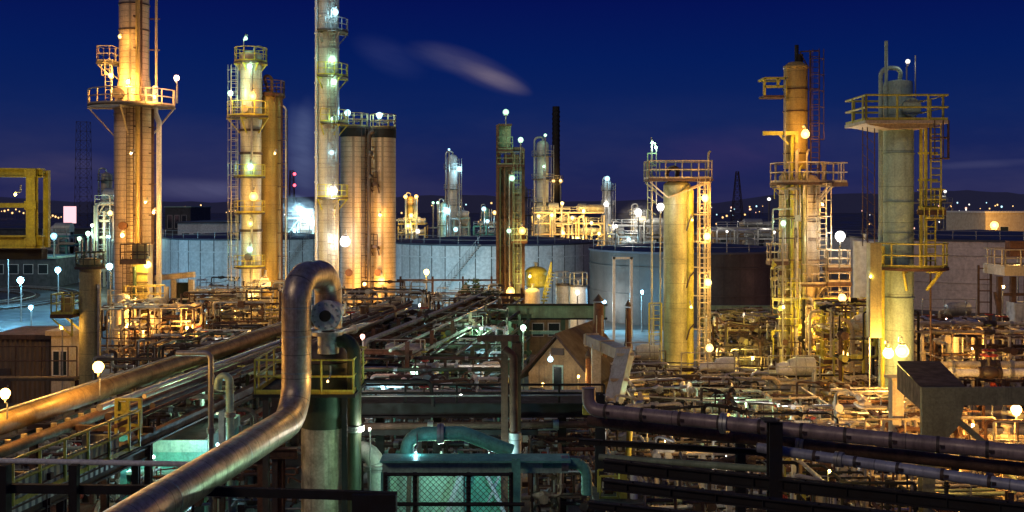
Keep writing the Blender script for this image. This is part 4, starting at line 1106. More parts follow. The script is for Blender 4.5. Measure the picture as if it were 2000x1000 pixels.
# ---- J: grey green column on the right
Y = 46; t = col_thing('distillation_column', 'stained grey green column with wide yellow railed decks at the right', 1754, Y)
x = X(1754, Y); r = S(58, Y)/2
shell(t, x, Y, [(r, 0), (r, Z(240, Y)), (r*.95, Z(238, Y)), (r*.95, Z(168, Y)), (r*.9, Z(160, Y)), (.01, Z(155, Y))], 'greygreen', 44)
box_platform(t, X(1668, Y), X(1826, Y), Y-1.5, Y+1.3, Z(240, Y), 'yellow', 'tan', gap=1.35, r=.05, fascia=.14, h=1.1)
ring_platform(t, (X(1778, Y), Y), Z(520, Y), r*1.3, S(70, Y), 175, 365, 'yellow', 'brown', gap=1.2, r=.04, h=1.05)
mb = MB().prism([(X(1672, Y), Z(246, Y)), (X(1822, Y), Z(246, Y)), (X(1790, Y), Z(254, Y)), (X(1722, Y), Z(256, Y))], Y-1.2, Y+1.)
t.part('bracket', mb, 'tan')
manhole(t, X(1762, Y), Y-r*.9, Z(214, Y), .42, 'greygreen')
riser(t, [(X(1717, Y), Y-.2, 0), (X(1717, Y), Y-.2, Z(134, Y)), (X(1757, Y), Y-.2, Z(134, Y)), (X(1757, Y), Y, Z(160, Y))], S(4.2, Y), 'greygreen', .35, 'overhead_pipe', 12)
riser(t, [(X(1726, Y), Y-.3, Z(240, Y)), (X(1726, Y), Y-.3, Z(82, Y))], S(3.3, Y), 'greygreen', name='vent_pipe')
riser(t, [(X(1788, Y), Y, Z(240, Y)), (X(1788, Y), Y, Z(108, Y))], .03, 'galv', name='lightning_rod')
ladder(t, X(1812, Y), Y-.9, Z(408, Y), Z(240, Y), mat='yellow', r=.04, w=.45, cagemat='brown'); ladder(t, X(1802, Y), Y-.9, Z(520, Y), Z(405, Y), mat='yellow', r=.04, w=.4)
box_platform(t, X(1787, Y), X(1826, Y), Y-1.2, Y-.2, Z(410, Y), 'yellow', 'brown', gap=.6, r=.035, h=.9)
mb = MB()
for uu in (1790, 1799): mb.beam((X(uu, Y), Y-.5, Z(520, Y)), (X(uu, Y), Y-.5, Z(245, Y)), .12)
for vv in (300, 352, 404): mb.beam((X(1785, Y), Y-.5, Z(vv, Y)), (X(1822, Y), Y-.5, Z(vv, Y)), .09)
t.part('ladder_frame', mb, 'yellow')
mb = MB()
for uu in (1679, 1688, 1702): mb.beam((X(uu, Y), Y-.4, Z(250, Y)), (X(uu, Y), Y-.4, Z(480, Y)), .035)
for k in range(11): mb.beam((X(1679, Y), Y-.4, Z(262+k*20, Y)), (X(1702, Y), Y-.4, Z(282+k*20, Y)), .02)
t.part('cable_ladder', mb, 'brown')
riser(t, [(X(1716, Y), Y-.5, 0), (X(1716, Y), Y-.5, Z(480, Y))], .09, 'yellow'); riser(t, [(X(1805, Y), Y-.7, 0), (X(1805, Y), Y-.7, Z(500, Y))], .04, 'brown')
bands(t, x, Y, r, [Z(300, Y), Z(395, Y), Z(455, Y), Z(580, Y)], 'greygreen', .05)
vdrum('pale grey cylinder vessel standing between the two right hand columns', 1690, 468, 700, 46, 62, 'tankw', base=0, head=.15)
mb = MB().box(X(1700, 44), X(1722, 44), 44, 44.5, Z(660, 44), Z(475, 44))
solo('cable_duct', 'dark olive cable duct fixed left of the grey green column', 'cable duct', mb, 'olive')

# ---- S: small olive column on the left
Y = 58; t = col_thing('distillation_column', 'short olive green column with small side deck at the left yard edge', 175, Y)
x = X(176, Y); r = S(40, Y)/2
shell(t, x, Y, [(r, 0), (r, Z(508, Y))]+dome(r, Z(508, Y), .25), 'olive', 36)
ring_platform(t, (x, Y), Z(520, Y), r, r+.25, 0, 360, 'darkgreen', 'steel', gap=.6, h=.8, brackets=False)
box_platform(t, X(115, Y), X(158, Y), Y-1.1, Y+.6, Z(610, Y), 'yellow', 'brown', gap=.7, r=.035, brace=X(156, Y))
riser(t, [(X(197, Y), Y-.3, 0), (X(197, Y), Y-.3, Z(560, Y)), (X(190, Y), Y, Z(550, Y))], .08, 'galv')
t.part('control_box', MB().box(X(128, Y), X(146, Y), Y-.6, Y-.1, Z(608, Y), Z(580, Y)), 'mustard')
mb = MB()
for q in range(4): mb.tube([(X(160+q*9, Y), Y, Z(500, Y)), (X(160+q*9, Y), Y, Z(465+5*(q % 2), Y))], .05, 6)
t.part('vent_pipe', mb, 'galv')

# ================================================================== LAMPS ON THE MAIN STRUCTURES
L = lamp
L(345, 152, 72.5, PINK, 500, 'pinkish orange lamp on the right end of the tallest column deck', style='pole', base=Z(208, 75))
L(216, 147, 73, SOD, 350, 'orange lamp on the left side of the tallest column deck', px=5, style='pole', base=Z(208, 75))
L(234, 72, 73, SOD, 120, 'small orange lamp highest on the tallest column', px=4)
L(250, 160, 72, AMB, 1100, 'shaded amber lamp washing the neck of the tallest column', px=4)
L(302, 190, 72.3, SOD, 300, 'orange lamp tucked beside the riser of the tallest column', px=3)
L(239, 460, 71, SOD, 500, 'orange lamp low on the front of the tallest column', px=5)
L(288, 517, 67, YEL, 500, 'yellow lamp on the slim yellow service tower', px=9)
L(300, 415, 70, SOD, 900, 'small orange lamp on the risers of the tallest column', px=3)
L(256, 300, 70, AMB, 420, 'tiny added amber fill lamp on the front of the tallest column below its deck', px=2)  # added to brighten the dim shell below the deck
L(284, 395, 70.5, AMB, 420, 'tiny added amber fill lamp on the risers midway down the tallest column', px=2)  # added fill for the middle of the shell
L(262, 590, 65, AMB, 500, 'amber lamp under the balconies of the service tower', px=4)
L(245, 640, 64, SOD, 700, 'amber lamp among the drums at the tallest column base', px=5)
L(214, 520, 60, COOL, 260, 'bluish white star bright lamp between the olive and tallest columns', px=8, style='pole', base=0)
L(480, 75, 79.4, MERC, 60, 'green lamp on top of the thin mast over the twin columns', px=5)
L(450, 182, 78, MERC, 260, 'green white lamp left of the twin column deck', px=7, style='pole', base=Z(228, 80))
L(488, 130, 78.2, MERC, 160, 'yellow green lamp under the top deck of the slim column', px=7)
L(493, 188, 77.6, SOD, 300, 'orange lamp between the twin columns at the rusty deck', px=9)
L(489, 325, 78.5, MERC, 160, 'soft green white lamp midway up the slim column', px=8)
L(495, 384, 77.5, SOD, 260, 'large orange lamp halfway up the slim column', px=11)
L(489, 437, 78.2, YEL, 80, 'yellow lamp below the large orange one on the slim column', px=7)
L(488, 487, 78.2, MERC, 160, 'green lamp low on the slim column', px=8)
L(517, 555, 77.2, SOD, 600, 'biggest orange lamp low on the mustard column', px=16)
L(489, 577, 77.5, AMB, 260, 'amber lamp left of the biggest orange one on the twin columns', px=9)
L(537, 300, 79, AMB, 110, 'small yellow lamp high on the mustard column', px=2.5)
L(655, 24, 82, COOL, 240, 'topmost white lamp on the slender pale column', px=8)
L(649, 115, 82, MERC, 200, 'second white green lamp down the slender pale column', px=9)
L(652, 160, 82, MERC, 200, 'yellowish green lamp below the middle deck of the slender column', px=8)
L(648, 232, 82, MERC, 80, 'dim green lamp on the slender column beside the silo tops', px=3)
L(648, 298, 82, COOL, 120, 'pale lamp midway down the slender column', px=6)
L(651, 373, 82, WHT, 380, 'large white lamp on the slender column beside the left silo', px=11)
L(674, 472, 82, WHT, 900, 'dazzling white lamp at the lower left silo', px=14)
L(679, 220, 85, COOL, 260, 'blue white lamp over the left twin silo', px=8, style='pole', base=Z(248, 86))
L(741, 225, 85, COOL, 260, 'blue white lamp over the right twin silo', px=8, style='pole', base=Z(250, 86))
L(745, 549, 83, SOD, 420, 'orange lamp low on the right twin silo', px=9)
L(712, 555, 83, SOD, 420, 'small orange lamp between the feet of the twin silos', px=4)
L(742, 420, 83, SOD, 500, 'small orange lamp midway up the right twin silo', px=2.5)
L(690, 600, 80, SOD, 400, 'orange lamp under the left twin silo among the pipes', px=5)
L(988, 219, 91, MERC, 80, 'green lamp on the very top of the dark central tower', px=8, style='pole', base=Z(246, 92))
L(1017, 273, 91, MERC, 130, 'green lamp on the right shoulder of the dark central tower', px=7, style='pole', base=Z(322, 92))
L(1000, 348, 90.4, MERC, 90, 'bright green lamp on the middle deck of the dark central tower', px=8)
L(994, 451, 90.4, MERC, 90, 'dimmer green lamp lower on the dark central tower', px=6)
L(1020, 451, 90, SOD, 260, 'orange lamp on the right side of the dark central tower', px=9)
L(997, 570, 88, SOD, 420, 'orange lamp at the foot of the dark central tower', px=11)
L(833, 531, 80, AMB, 380, 'amber lamp on a tall pole before the pale tank', px=7, style='pole', base=1, metal='cream')
L(1290, 404, 61, WHT, 120, 'white lamp left of the olive column under its deck', px=10, style='pole', base=0)
L(1274, 279, 62.5, MERC, 50, 'tiny green lamp at the tip of the lamp mast', px=4)
L(1281, 288, 62.5, MERC, 50, 'tiny green lamp just below the mast tip', px=4)
L(1377, 387, 61, SOD, 420, 'first orange lamp from the top beside the olive column', px=9)
L(1381, 462, 61, AMB, 260, 'second orange lamp from the top beside the olive column', px=9)
L(1383, 552, 61, AMB, 260, 'third orange lamp from the top beside the olive column', px=9)
L(1386, 680, 60, AMB, 260, 'lowest orange lamp beside the olive column', px=10)
L(1352, 430, 60, YEL, 60, 'small yellow lamp close against the olive column', px=3)
L(1350, 600, 60, YEL, 90, 'small yellow lamp lower against the olive column', px=3)
L(1310, 745, 60, AMB, 200, 'yellow lamp at the foot of the olive column', px=3)
L(1573, 262, 55.5, SOD, 420, 'orange lamp at the trolley beam of the two stage column', px=11)
L(1530, 436, 56, MERC, 60, 'green lamp left of the two stage column', px=7, style='pole', base=0)
L(1641, 461, 56, WHT, 300, 'big white lamp beyond the right side of the two stage column', px=13, style='pole', base=Z(520, 58))
L(1645, 582, 55, SOD, 380, 'upper orange lamp in the stack right of the two stage column', px=10)
L(1650, 690, 55, SOD, 420, 'middle orange lamp in the stack right of the two stage column', px=10)
L(1653, 787, 52, SOD, 800, 'lowest orange lamp right of the two stage column on a pole', px=11, style='pole', base=0, metal='cream')
L(1607, 400, 55.5, AMB, 260, 'small amber lamp on the lit flank of the two stage column', px=2.5)
L(1606, 640, 55.5, AMB, 320, 'small amber lamp under the lower ring of the two stage column', px=3)
L(1530, 600, 55, YEL, 350, 'yellow lamp among the vertical pipes of the two stage column', px=3)
L(1773, 120, 45.5, WHT, 8, 'dim white lamp on the rod above the grey green column', px=6, style='pole', base=Z(240, 46))
L(1735, 690, 43, SOD, 800, 'large orange lamp at the foot of the grey green column', px=14)
L(1762, 686, 43.2, AMB, 520, 'added amber lamp standing in for the lit glare on the grey green column foot', px=17)  # added lamp imitating the bright lit patch on the shell
L(1700, 540, 44, YEL, 40, 'small yellow lamp on the cable duct by the grey green column', px=2.5, style='pole', base=0)
L(192, 716, 32.6, SOD, 420, 'orange lamp over the large insulated pipe on the left', px=14, style='pole', base=5.9)
L(10, 768, 29, SOD, 420, 'orange lamp above the large insulated pipe at the left edge', px=13, style='pole', base=5.9)
L(1985, 800, 38, SOD, 1000, 'orange lamp on a post at the lower right edge', px=13, style='pole', base=0, metal='cream')
L(708, 657, 48, PINK, 120, 'pinkish lamp beside the goose neck pipe flange', px=6, style='pole', base=0)
L(940, 640, 62, MERC, 500, 'green white lamp left under the pale green bridge beam', px=3.5, style='pole', base=0)
L(1022, 640, 62, MERC, 420, 'green white lamp right under the pale green bridge beam', px=7, style='pole', base=0)
L(952, 702, 58, COOL, 300, 'bluish lamp on the long white pipe in the middle', px=7)
L(810, 728, 55, MERC, 420, 'green white lamp on the control building wall', px=9, style='pole', base=0)
L(1075, 702, 52, COOL, 100, 'bluish lamp on the gable of the little roofed house', px=7)
L(1128, 571, 90, WHT, 420, 'hidden white lamp glaring on the squat white tank', px=5, style='pole', base=0)
L(1035, 540, 90, YEL, 420, 'yellow lamp beside the yellow green drum', px=3)
L(1254, 570, 96.5, BLUE, 1100, 'small blue lamp on the dark tank wall', px=4, style='pole', base=0)
L(1180, 590, 98, BLUE, 1100, 'bluish lamp under the roof edge of the dark tank', px=5, style='pole', base=0)
# ================================================================== PIPE RACKS AND EQUIPMENT
ORD = ['first', 'second', 'third', 'fourth', 'fifth', 'sixth', 'seventh', 'eighth', 'ninth', 'tenth', 'eleventh', 'twelfth', 'thirteenth', 'fourteenth']
MC = dict(ochre='ochre', brass='worn metal', silver='silver', galv='grey steel', steel='dark', black='black', brown='rusty', rust='rust red', tan='tan', pale='pale', white='white', cream='cream', yellow='yellow', palegreen='pale green', darkgreen='dark green', teal='teal', tealpale='pale teal', maroon='maroon grey', bluegrey='blue grey', mustard='mustard', greygreen='grey green', olive='olive', concrete='stained', tankw='white')
def pipe(label, pts, r, mat='galv', b=.4, n=10, fl=(), valve=(), name='process_pipe', group=None, sup=(), cat='pipe'):
    pts = [V(*p) for p in pts]
    t = Thing(name, label, cat, tuple(pts[0]), group)
    t.part('pipe', MB().tube(bend(pts, b, 6), r, n), mat)
    if fl:
        mb = MB()
        for k in fl:
            i = int(k); f = k-i; p = pts[i].lerp(pts[i+1], f); flanges(mb, p, pts[i+1]-pts[i], r)
        t.part('flange', mb, 'galv')
    for k in valve:
        i = int(k); f = k-i; p = pts[i].lerp(pts[i+1], f); d = (pts[i+1]-pts[i]).normalized()
        mb = MB().tube([p-d*r*2.4, p-d*r*1.2, p, p+d*r*1.2, p+d*r*2.4], [r*1.1, r*1.6, r*1.9, r*1.6, r*1.1], 10)
        flanges(mb, p-d*r*2.5, d, r*1.1); flanges(mb, p+d*r*2.5, d, r*1.1)
        side = V(0, 0, 1) if abs(d.z) < .7 else V(0, -1, 0)
        mb.tube([p, p+side*r*5], r*.35, 6)
        vo = t.part('valve', mb, 'steel')
        q = p+side*r*4.6; e1 = d; e2 = side.cross(d)
        hw = MB().tube([q+(e1*math.cos(a)+e2*math.sin(a))*r*2 for a in [2*PI*i/12 for i in range(12)]], r*.22, 5, closed=True)
        hw.tube([q-e1*r*2, q+e1*r*2], r*.18, 4); hw.tube([q-e2*r*2, q+e2*r*2], r*.18, 4)
        t.part('handwheel', hw, 'red' if r > .08 else 'yellow', vo)
    if sup:
        mb = MB()
        for k in sup:
            i = int(k); f = k-i; p = pts[i].lerp(pts[i+1], f); mb.beam((p.x, p.y, p.z-r-.002), (p.x, p.y, max(0, p.z-3.5)), .12)
        t.part('support', mb, 'steel')
    return t
def rack(where, p0, d, L, W, levels, nb, specs, mat='brown', seed=1, mats=('silver','galv','brown','tan','steel'), group=None, rr_=(.05,.13), rail=None, drops=2):
    """pipe rack from p0 along d; specs = pipes per level"""
    key = RK[seed]; rr = random.Random(seed); p0 = V(*p0); d = V(*d).normalized(); s_ = V(d.y, -d.x, 0)
    t = Thing('pipe_rack', 'steel pipe rack '+where, 'pipe rack', (p0.x, p0.y, 0))
    for k in range(nb):
        q = p0+d*(L*k/(nb-1))
        po = MB()
        for e in (0, W): po.ibeam(q+s_*e+V(0, 0, -p0.z), q+s_*e+V(0, 0, levels[-1]-p0.z+.4), .2, .22, .035)
        t.part('post', po, mat)
        bm = MB()
        for z in levels: bm.ibeam(q-s_*.25+V(0, 0, z-p0.z-.13), q+s_*(W+.25)+V(0, 0, z-p0.z-.13), .2, .24, .035)
        t.part('cross_beam', bm, mat)
    lb = MB()
    for z in levels:
        for e in (-.12, W+.12): lb.beam(p0+s_*e+V(0, 0, z-p0.z-.4), p0+s_*e+d*L+V(0, 0, z-p0.z-.4), .1, .18)
    t.part('side_beam', lb, mat)
    if rail: t.part('railing', rail_mb([p0+V(0, 0, levels[-1]-p0.z+.1)-s_*.3, p0+d*L+V(0, 0, levels[-1]-p0.z+.1)-s_*.3], 1.05, 1.6, .035, toe=False), rail)
    for li, (z, npi) in enumerate(zip(levels, specs)):
        for i in range(npi):
            e = W*(i+.5)/npi+rr.uniform(-.05, .05); r = rr.uniform(*rr_); mt = rr.choice(mats)
            a0 = rr.uniform(-.5, L*.15) if rr.random() < .4 else -1.; a1 = L+rr.uniform(0, 1) if rr.random() < .6 else L*rr.uniform(.6, .95)
            A = p0+s_*e+d*a0+V(0, 0, z-p0.z+r+.002); B_ = p0+s_*e+d*a1+V(0, 0, z-p0.z+r+.002)
            pts = [A, B_]
            if rr.random() < .5: pts = [A+V(0, 0, -rr.uniform(.8, 2.5))]+pts
            if rr.random() < .35: pts = pts+[B_+V(0, 0, rr.choice([-1, 1])*rr.uniform(.6, 1.8))]
            elif rr.random() < .4: pts = pts+[B_+V(0, 0, .5), B_+V(0, 0, .5)+s_*rr.uniform(-2, 2)]
            j = len(pts)-2 if len(pts) > 2 else 0
            bi = pts.index(A)
            side_word = 'upper' if li == len(levels)-1 and len(levels) > 1 else ('lower' if len(levels) > 1 else 'only')
            pipe('%s %s pipe, %s along the %s deck, %s' % ('thick' if r > sum(rr_)/2 else 'thin', MC[mt], ORD[min(i, 13)], side_word if len(levels) < 3 or li != 1 else 'middle', key),
                 pts, r, mt, max(.2, r*2.5), 9, fl=[bi+.3, bi+.7], valve=([bi+rr.uniform(.15, .85)] if rr.random() < .5 else []))
    return t

RK = {2: 'rack beside the big pipe', 3: 'low dark rack', 4: 'orange lit rack', 5: 'rack rising behind the goose neck', 6: 'rack before the green bridge', 7: 'rack behind the olive column', 8: 'yellow lit yard rack', 9: 'canopy yard rack', 10: 'rack before the pinkish tank', 12: 'dim bottom rack', 13: 'shadowed rack by the teal cabin', 14: 'rack behind the stained vessel'}
# ---- left rack running away from the left edge (big lit pipe etc.)
dL = V(3.04, 22, 0)
A0 = V(X(-60, 29), 29, 5.85)
dn = dL.normalized(); sn = V(dn.y, -dn.x, 0)
pA = V(X(0, 29.5), 29.5, 0)
def LP(off, z, a, b): 
    p = pA+sn*off; return [p+dn*a+V(0, 0, z), p+dn*b+V(0, 0, z)]
pipe('big insulated pipe under the orange lamps on the left, running into the distance', LP(0, 5.7, -6, 30), .34, 'ochre', sup=(), n=24)
pipe('brown pipe parallel to the big insulated pipe, just beneath it', LP(.75, 5.15, -6, 34), .16, 'brown', n=14, fl=(.4,))
pipe('long pale pipe right of the big insulated pipe', LP(1.35, 5.6, 3, 40), .11, 'silver', n=12, valve=(.5,))
pipe('slim tan pipe third right of the big insulated pipe', LP(1.8, 5.6, 5, 41), .08, 'tan', n=10, valve=(.35,))
pipe('dark pipe just left of and under the big insulated pipe', LP(.1, 4.98, -6, 34), .12, 'steel', n=12, fl=(.3, .6))
pipe('thin galvanised line clipped along the top of the big insulated pipe', LP(.12, 6.1, -6, 30), .035, 'galv', n=8)
pipe('rust red pipe fourth right of the big insulated pipe', LP(2.2, 5.55, 2, 38), .12, 'brown', n=12, fl=(.2, .5), valve=(.7,))
pipe('dark pipe fifth right of the big insulated pipe', LP(2.6, 5.5, 4, 40), .1, 'steel', n=12, fl=(.3,), valve=(.5,))
pipe('dark pipe sixth right of the big insulated pipe', LP(3.0, 5.5, 1, 38), .07, 'rust', n=12, valve=(.25, .8))
t = Thing('pipe_bridge', 'rusty girder bridge carrying the big insulated pipe on the left', 'pipe bridge', tuple(pA))
g = MB()
for off in (-.5, 3.3):
    a, b_ = LP(off, 4.85, -6, 36); g.ibeam(a, b_, .22, .36, .05)
t.part('girder', g, 'brown')
for k in range(8):
    q = pA+dn*(-3+k*5.4); po = MB()
    for off in (-.5, 3.3): po.ibeam(q+sn*off, q+sn*off+V(0, 0, 4.66), .2, .2, .03)
    t.part('post', po, 'brown')
    t.part('cross_beam', MB().beam(q-sn*.7+V(0, 0, 5.1), q+sn*3.5+V(0, 0, 5.1), .14, .16), 'brown')
sd_ = MB()
for k in range(26):
    q = pA+sn*.42+dn*(-4+k*.75)+V(0, 0, 5.0); sd_.tube([q, q+V(0, 0, .3)], .09, 7)
t.part('saddle', sd_, 'tan')
# walkway with yellow rail and corrugated skirt
q0 = V(X(-20, 25.5), 25.5, 0); 
wa = lambda off, a, z: q0+sn*off+dn*a+V(0, 0, z)
t = Thing('walkway', 'raised walkway with yellow handrail and corrugated side panel at the lower left', 'walkway', tuple(q0))
t.part('deck', MB().beam(wa(.5, -3, 4.7), wa(.5, 5.9, 4.7), 1.1, .12), 'grate')
t.part('side_panel', MB().beam(wa(1.1, -3, 4.98), wa(1.1, 4.2, 4.98), .04, .9), 'corr')
t.part('railing', rail_mb([wa(1.16, -3, 4.78), wa(1.16, 5.3, 4.78)], 1.1, 1.1, .04), 'yellow')
g = MB(); g.ibeam(wa(1., -3, 4.45), wa(1., 5.9, 4.45), .2, .34, .05); g.ibeam(wa(0, -3, 4.45), wa(0, 5.9, 4.45), .2, .34, .05)
t.part('girder', g, 'steel')
po = MB()
for a in (-2, 1.5, 5.4):
    for o_ in (0, 1.): po.ibeam(wa(o_, a, 0), wa(o_, a, 4.27), .2, .2, .03)
t.part('leg_frame', po, 'steel')
t = Thing('safety_gate', 'yellow square frame gate closing the end of the lower left walkway', 'gate', tuple(wa(1, 7, 4.7)))
g = MB(); Yg = 31
for uu in (228, 250, 274): g.beam((X(uu, Yg), Yg, Z(850, Yg)), (X(uu, Yg), Yg, Z(778, Yg)), .1)
for vv in (780, 805, 830): g.beam((X(226, Yg), Yg-.02, Z(vv, Yg)), (X(276, Yg), Yg-.02, Z(vv, Yg)), .08)
t.part('frame', g, 'yellow'); t.part('panel', MB().box(X(230, Yg), X(247, Yg), Yg+.02, Yg+.06, Z(835, Yg), Z(785, Yg)), 'yellow')
solo('wall_panel', 'grey corrugated hanging panel under the lower left walkway', 'panel', MB().box(X(160, 33), X(212, 33), 33, 33.1, Z(905, 33), Z(850, 33)), 'corr')
solo('wall_panel', 'wider corrugated panel wall down in the dark at the lower left', 'panel', MB().box(X(20, 38), X(150, 38), 38, 38.1, 0, Z(900, 38)), 'corrd')

rack('running away beside the big insulated pipe on the left', (X(285, 42), 42, 3.9), (3.04, 22, 0), 26, 3.6, (3.5, 4.7), 7, (5, 6), 'brown', 2, rail=None, mats=('brown','steel','silver','brown','galv','ochre'))
rack('low and dark between the tallest column and the goose neck pipe', (X(340, 50), 50, 2.4), (3.3, 22, 0), 22, 4.5, (1.3, 2.6), 6, (7, 7), 'steel', 3, mats=('galv','palegreen','brown','steel','white','tealpale'))
rack('at the foot of the tallest column, lit orange', (X(325, 62), 62, 2.6), (1, .02, 0), 9, 2.4, (1.6, 2.9, 4.0), 5, (3, 4, 4), 'tan', 4, mats=('tan','cream','brown','galv'))
rack('rising from the goose neck pipe toward the pale tank', (X(672, 50), 50, 4.9), (2.96, 16, 0), 32, 3.2, (3.7, 5.0), 8, (3, 3), 'brown', 5, mats=('silver','brown','steel','galv','steel','darkgreen'))
rack('in the middle in front of the pale green bridge', (X(770, 54), 54, 3.), (2.6, 16, 0), 20, 4.2, (1.6, 3.0, 4.2), 6, (3, 4, 3), 'darkgreen', 6, mats=('galv','steel','darkgreen','steel','brown','palegreen'))
rack('crossing low behind the olive column lamps', (X(1390, 66), 66, 3.), (1, .05, 0), 9, 2, (1.4, 2.8), 5, (3, 4), 'tan', 7, mats=('tan','brown','galv','olive'))
rack('yellow lit and low before the two stage column', (X(1170, 52), 52, 2.2), (1, -.03, 0), 17, 2.6, (.9, 1.9), 9, (5, 5), 'tan', 8, mats=('cream','tan','galv','yellow','white'), rr_=(.04, .1))
rack('orange lit at the lower right under the canopy', (X(1640, 42), 42, 2.6), (1, -.05, 0), 16, 3, (1.2, 2.5), 7, (5, 5), 'tan', 9, mats=('tan','cream','white','galv'), rr_=(.05, .12))
rack('behind the canopy in front of the pinkish tank', (X(1800, 60), 60, 4.6), (1, 0, 0), 10, 2, (3.6, 5.0), 5, (3, 4), 'brown', 10, mats=('pale','cream','tan','brown'))
rack('dim and near the bottom centre under the dark beams', (X(1170, 36), 36, 1.9), (1, .08, 0), 13, 3.5, (.8, 2.2), 6, (6, 6), 'steel', 12, mats=('galv','pale','cream','brown','palegreen'), rr_=(.05, .12))
rack('deep in shadow at the bottom left behind the teal cabin', (X(60, 40), 40, 2), (1, .1, 0), 4.5, 3, (1, 2.4), 4, (3, 4), 'steel', 13, mats=('galv','brown','steel','pale'))
rack('crossing behind the stained vessel near the black beams', (X(700, 44), 44, 2.6), (1, .02, 0), 13, 3, (1.2, 2.8), 6, (6, 6), 'steel', 14, mats=('galv','tealpale','brown','steel','pale'))
# bridge with pale green beams
t = Thing('pipe_bridge', 'pale green beam bridge spanning the middle in front of the small tanks', 'pipe bridge', (X(920, 74), 74, 0))
t.part('girder', MB().box(X(918, 74), X(1182, 74), 74, 74.25, Z(621, 74), Z(597, 74)), 'palegreen')
t.part('flange_plate', MB().box(X(915, 74), X(1186, 74), 73.85, 74.4, Z(597, 74), Z(594, 74)).box(X(915, 74), X(1186, 74), 73.85, 74.4, Z(624, 74), Z(621.1, 74)), 'black')
for uu in (935, 1020, 1100, 1172): t.part('post', MB().ibeam((X(uu, 74.2), 74.3, 0), (X(uu, 74.2), 74.3, Z(624, 74)), .3, .3, .04), 'darkgreen')
t.part('cross_beam', MB().beam((X(925, 74), 74.2, Z(650, 74)), (X(1110, 74), 74.2, Z(650, 74)), .2, .25), 'tealpale')
t = Thing('pipe_bridge', 'olive beam spanning behind the olive column under the dark tank', 'pipe bridge', (X(1400, 76), 76, 0))
t.part('girder', MB().box(X(1385, 76), X(1520, 76), 76, 76.3, Z(625, 76), Z(597, 76)), 'palegreen')
for uu in (1395, 1450, 1510): t.part('post', MB().beam((X(uu, 76), 76.15, 0), (X(uu, 76), 76.15, Z(625, 76)), .3), 'brown')
t = Thing('tall_post', 'pale tall post with the horizontal brown rail of the yard fence near the pale tank', 'post', (X(780, 88), 88, 0))
t.part('rail', MB().beam((X(775, 88), 88, Z(547, 88)), (X(972, 88), 88, Z(547, 88)), .14).beam((X(775, 88), 88, Z(572, 88)), (X(920, 88), 88, Z(572, 88)), .1), 'brown')
for uu in (782, 845, 904, 960): t.part('post', MB().beam((X(uu, 88), 88.1, 0), (X(uu, 88), 88.1, Z(540, 88)), .16), 'brown')
# long pipe with elbow to the pole
pipe('bright silver pipe climbing from the goose neck flange to the amber pole', [V(X(655, 50), 50, 5.6), V(X(795, 68), 68, 5.0+.0), V(X(832, 68.5), 68.5, 5.0)], .17, 'silver', n=14, fl=(.2, .55))
pipe('long white pipe low across the middle beside the bluish lamp', [V(X(800, 58), 58, Z(702, 58)), V(X(948, 58), 58, Z(702, 58))], .11, 'white', fl=(.3,))
pipe('yellow lit inverted pipe arch left of the grey green column', [V(X(1606, 54), 54, Z(645, 54)), V(X(1606, 54), 54, Z(643, 54)+.01), V(X(1692, 54), 54, Z(643, 54)), V(X(1692, 54), 54, Z(628, 54)), V(X(1712, 54), 54, Z(628, 54))], .1, 'yellow', fl=(1.5,))
pipe('tall yellow pipe with square bend beside the middle right lamp', [V(X(1694, 53), 53, 0), V(X(1694, 53), 53, Z(628, 53)), V(X(1722, 53), 53, Z(628, 53))], .1, 'cream', fl=(.4,))
for i, (v, mt, r, lab) in enumerate([(632, 'cream', .10, 'upper pale pipe crossing in front of the pinkish tank'), (648, 'tan', .07, 'thin tan pipe just below the upper pale pipe at the right'), (712, 'cream', .14, 'thick cream pipe above the canopy roof at the right edge'), (728, 'white', .16, 'thick white pipe directly behind the canopy roof')]):
    pipe(lab, [V(X(1775, 52-i*3), 52-i*3, Z(v, 52-i*3)), V(X(2060, 52-i*3), 52-i*3, Z(v, 52-i*3))], r, mt, fl=(.3, .7), valve=(.55,))
pipe('long pale pipe running level across the yellow lit yard', [V(X(1165, 47), 47, Z(797, 47)), V(X(1690, 47), 47, Z(797, 47))], .14, 'cream', n=12, fl=(.2, .45, .7), sup=(.1, .3, .5, .7, .9))
pipe('thin dark pipe just above the long pale level pipe', [V(X(1225, 49), 49, Z(770, 49)), V(X(1700, 49), 49, Z(768, 49))], .07, 'olive', fl=(.3,), sup=(.2, .6))
for i, (v, y_, ua, ub, r, mt, wd) in enumerate([(758, 56, 1225, 1560, .07, 'olive', 'highest olive'), (783, 50, 1190, 1600, .05, 'brown', 'thin rusty'), (812, 45, 1200, 1690, .09, 'tan', 'tan'), (824, 43, 1240, 1700, .06, 'cream', 'thin cream'), (838, 42, 1330, 1720, .10, 'brown', 'thick rusty'), (742, 52, 1400, 1700, .06, 'tan', 'high thin tan'), (700, 62, 1395, 1520, .08, 'olive', 'short olive'), (672, 62, 1395, 1520, .06, 'brown', 'short rusty')]):
    pipe(wd+' level pipe running across the yellow lit yard', [V(X(ua, y_), y_, .3), V(X(ua, y_), y_, Z(v, y_)), V(X(ub, y_), y_, Z(v, y_)), V(X(ub, y_), y_, .3)], r, mt, fl=(1.2, 1.5, 1.8), valve=(1.35, 1.65), sup=(1.3, 1.6))
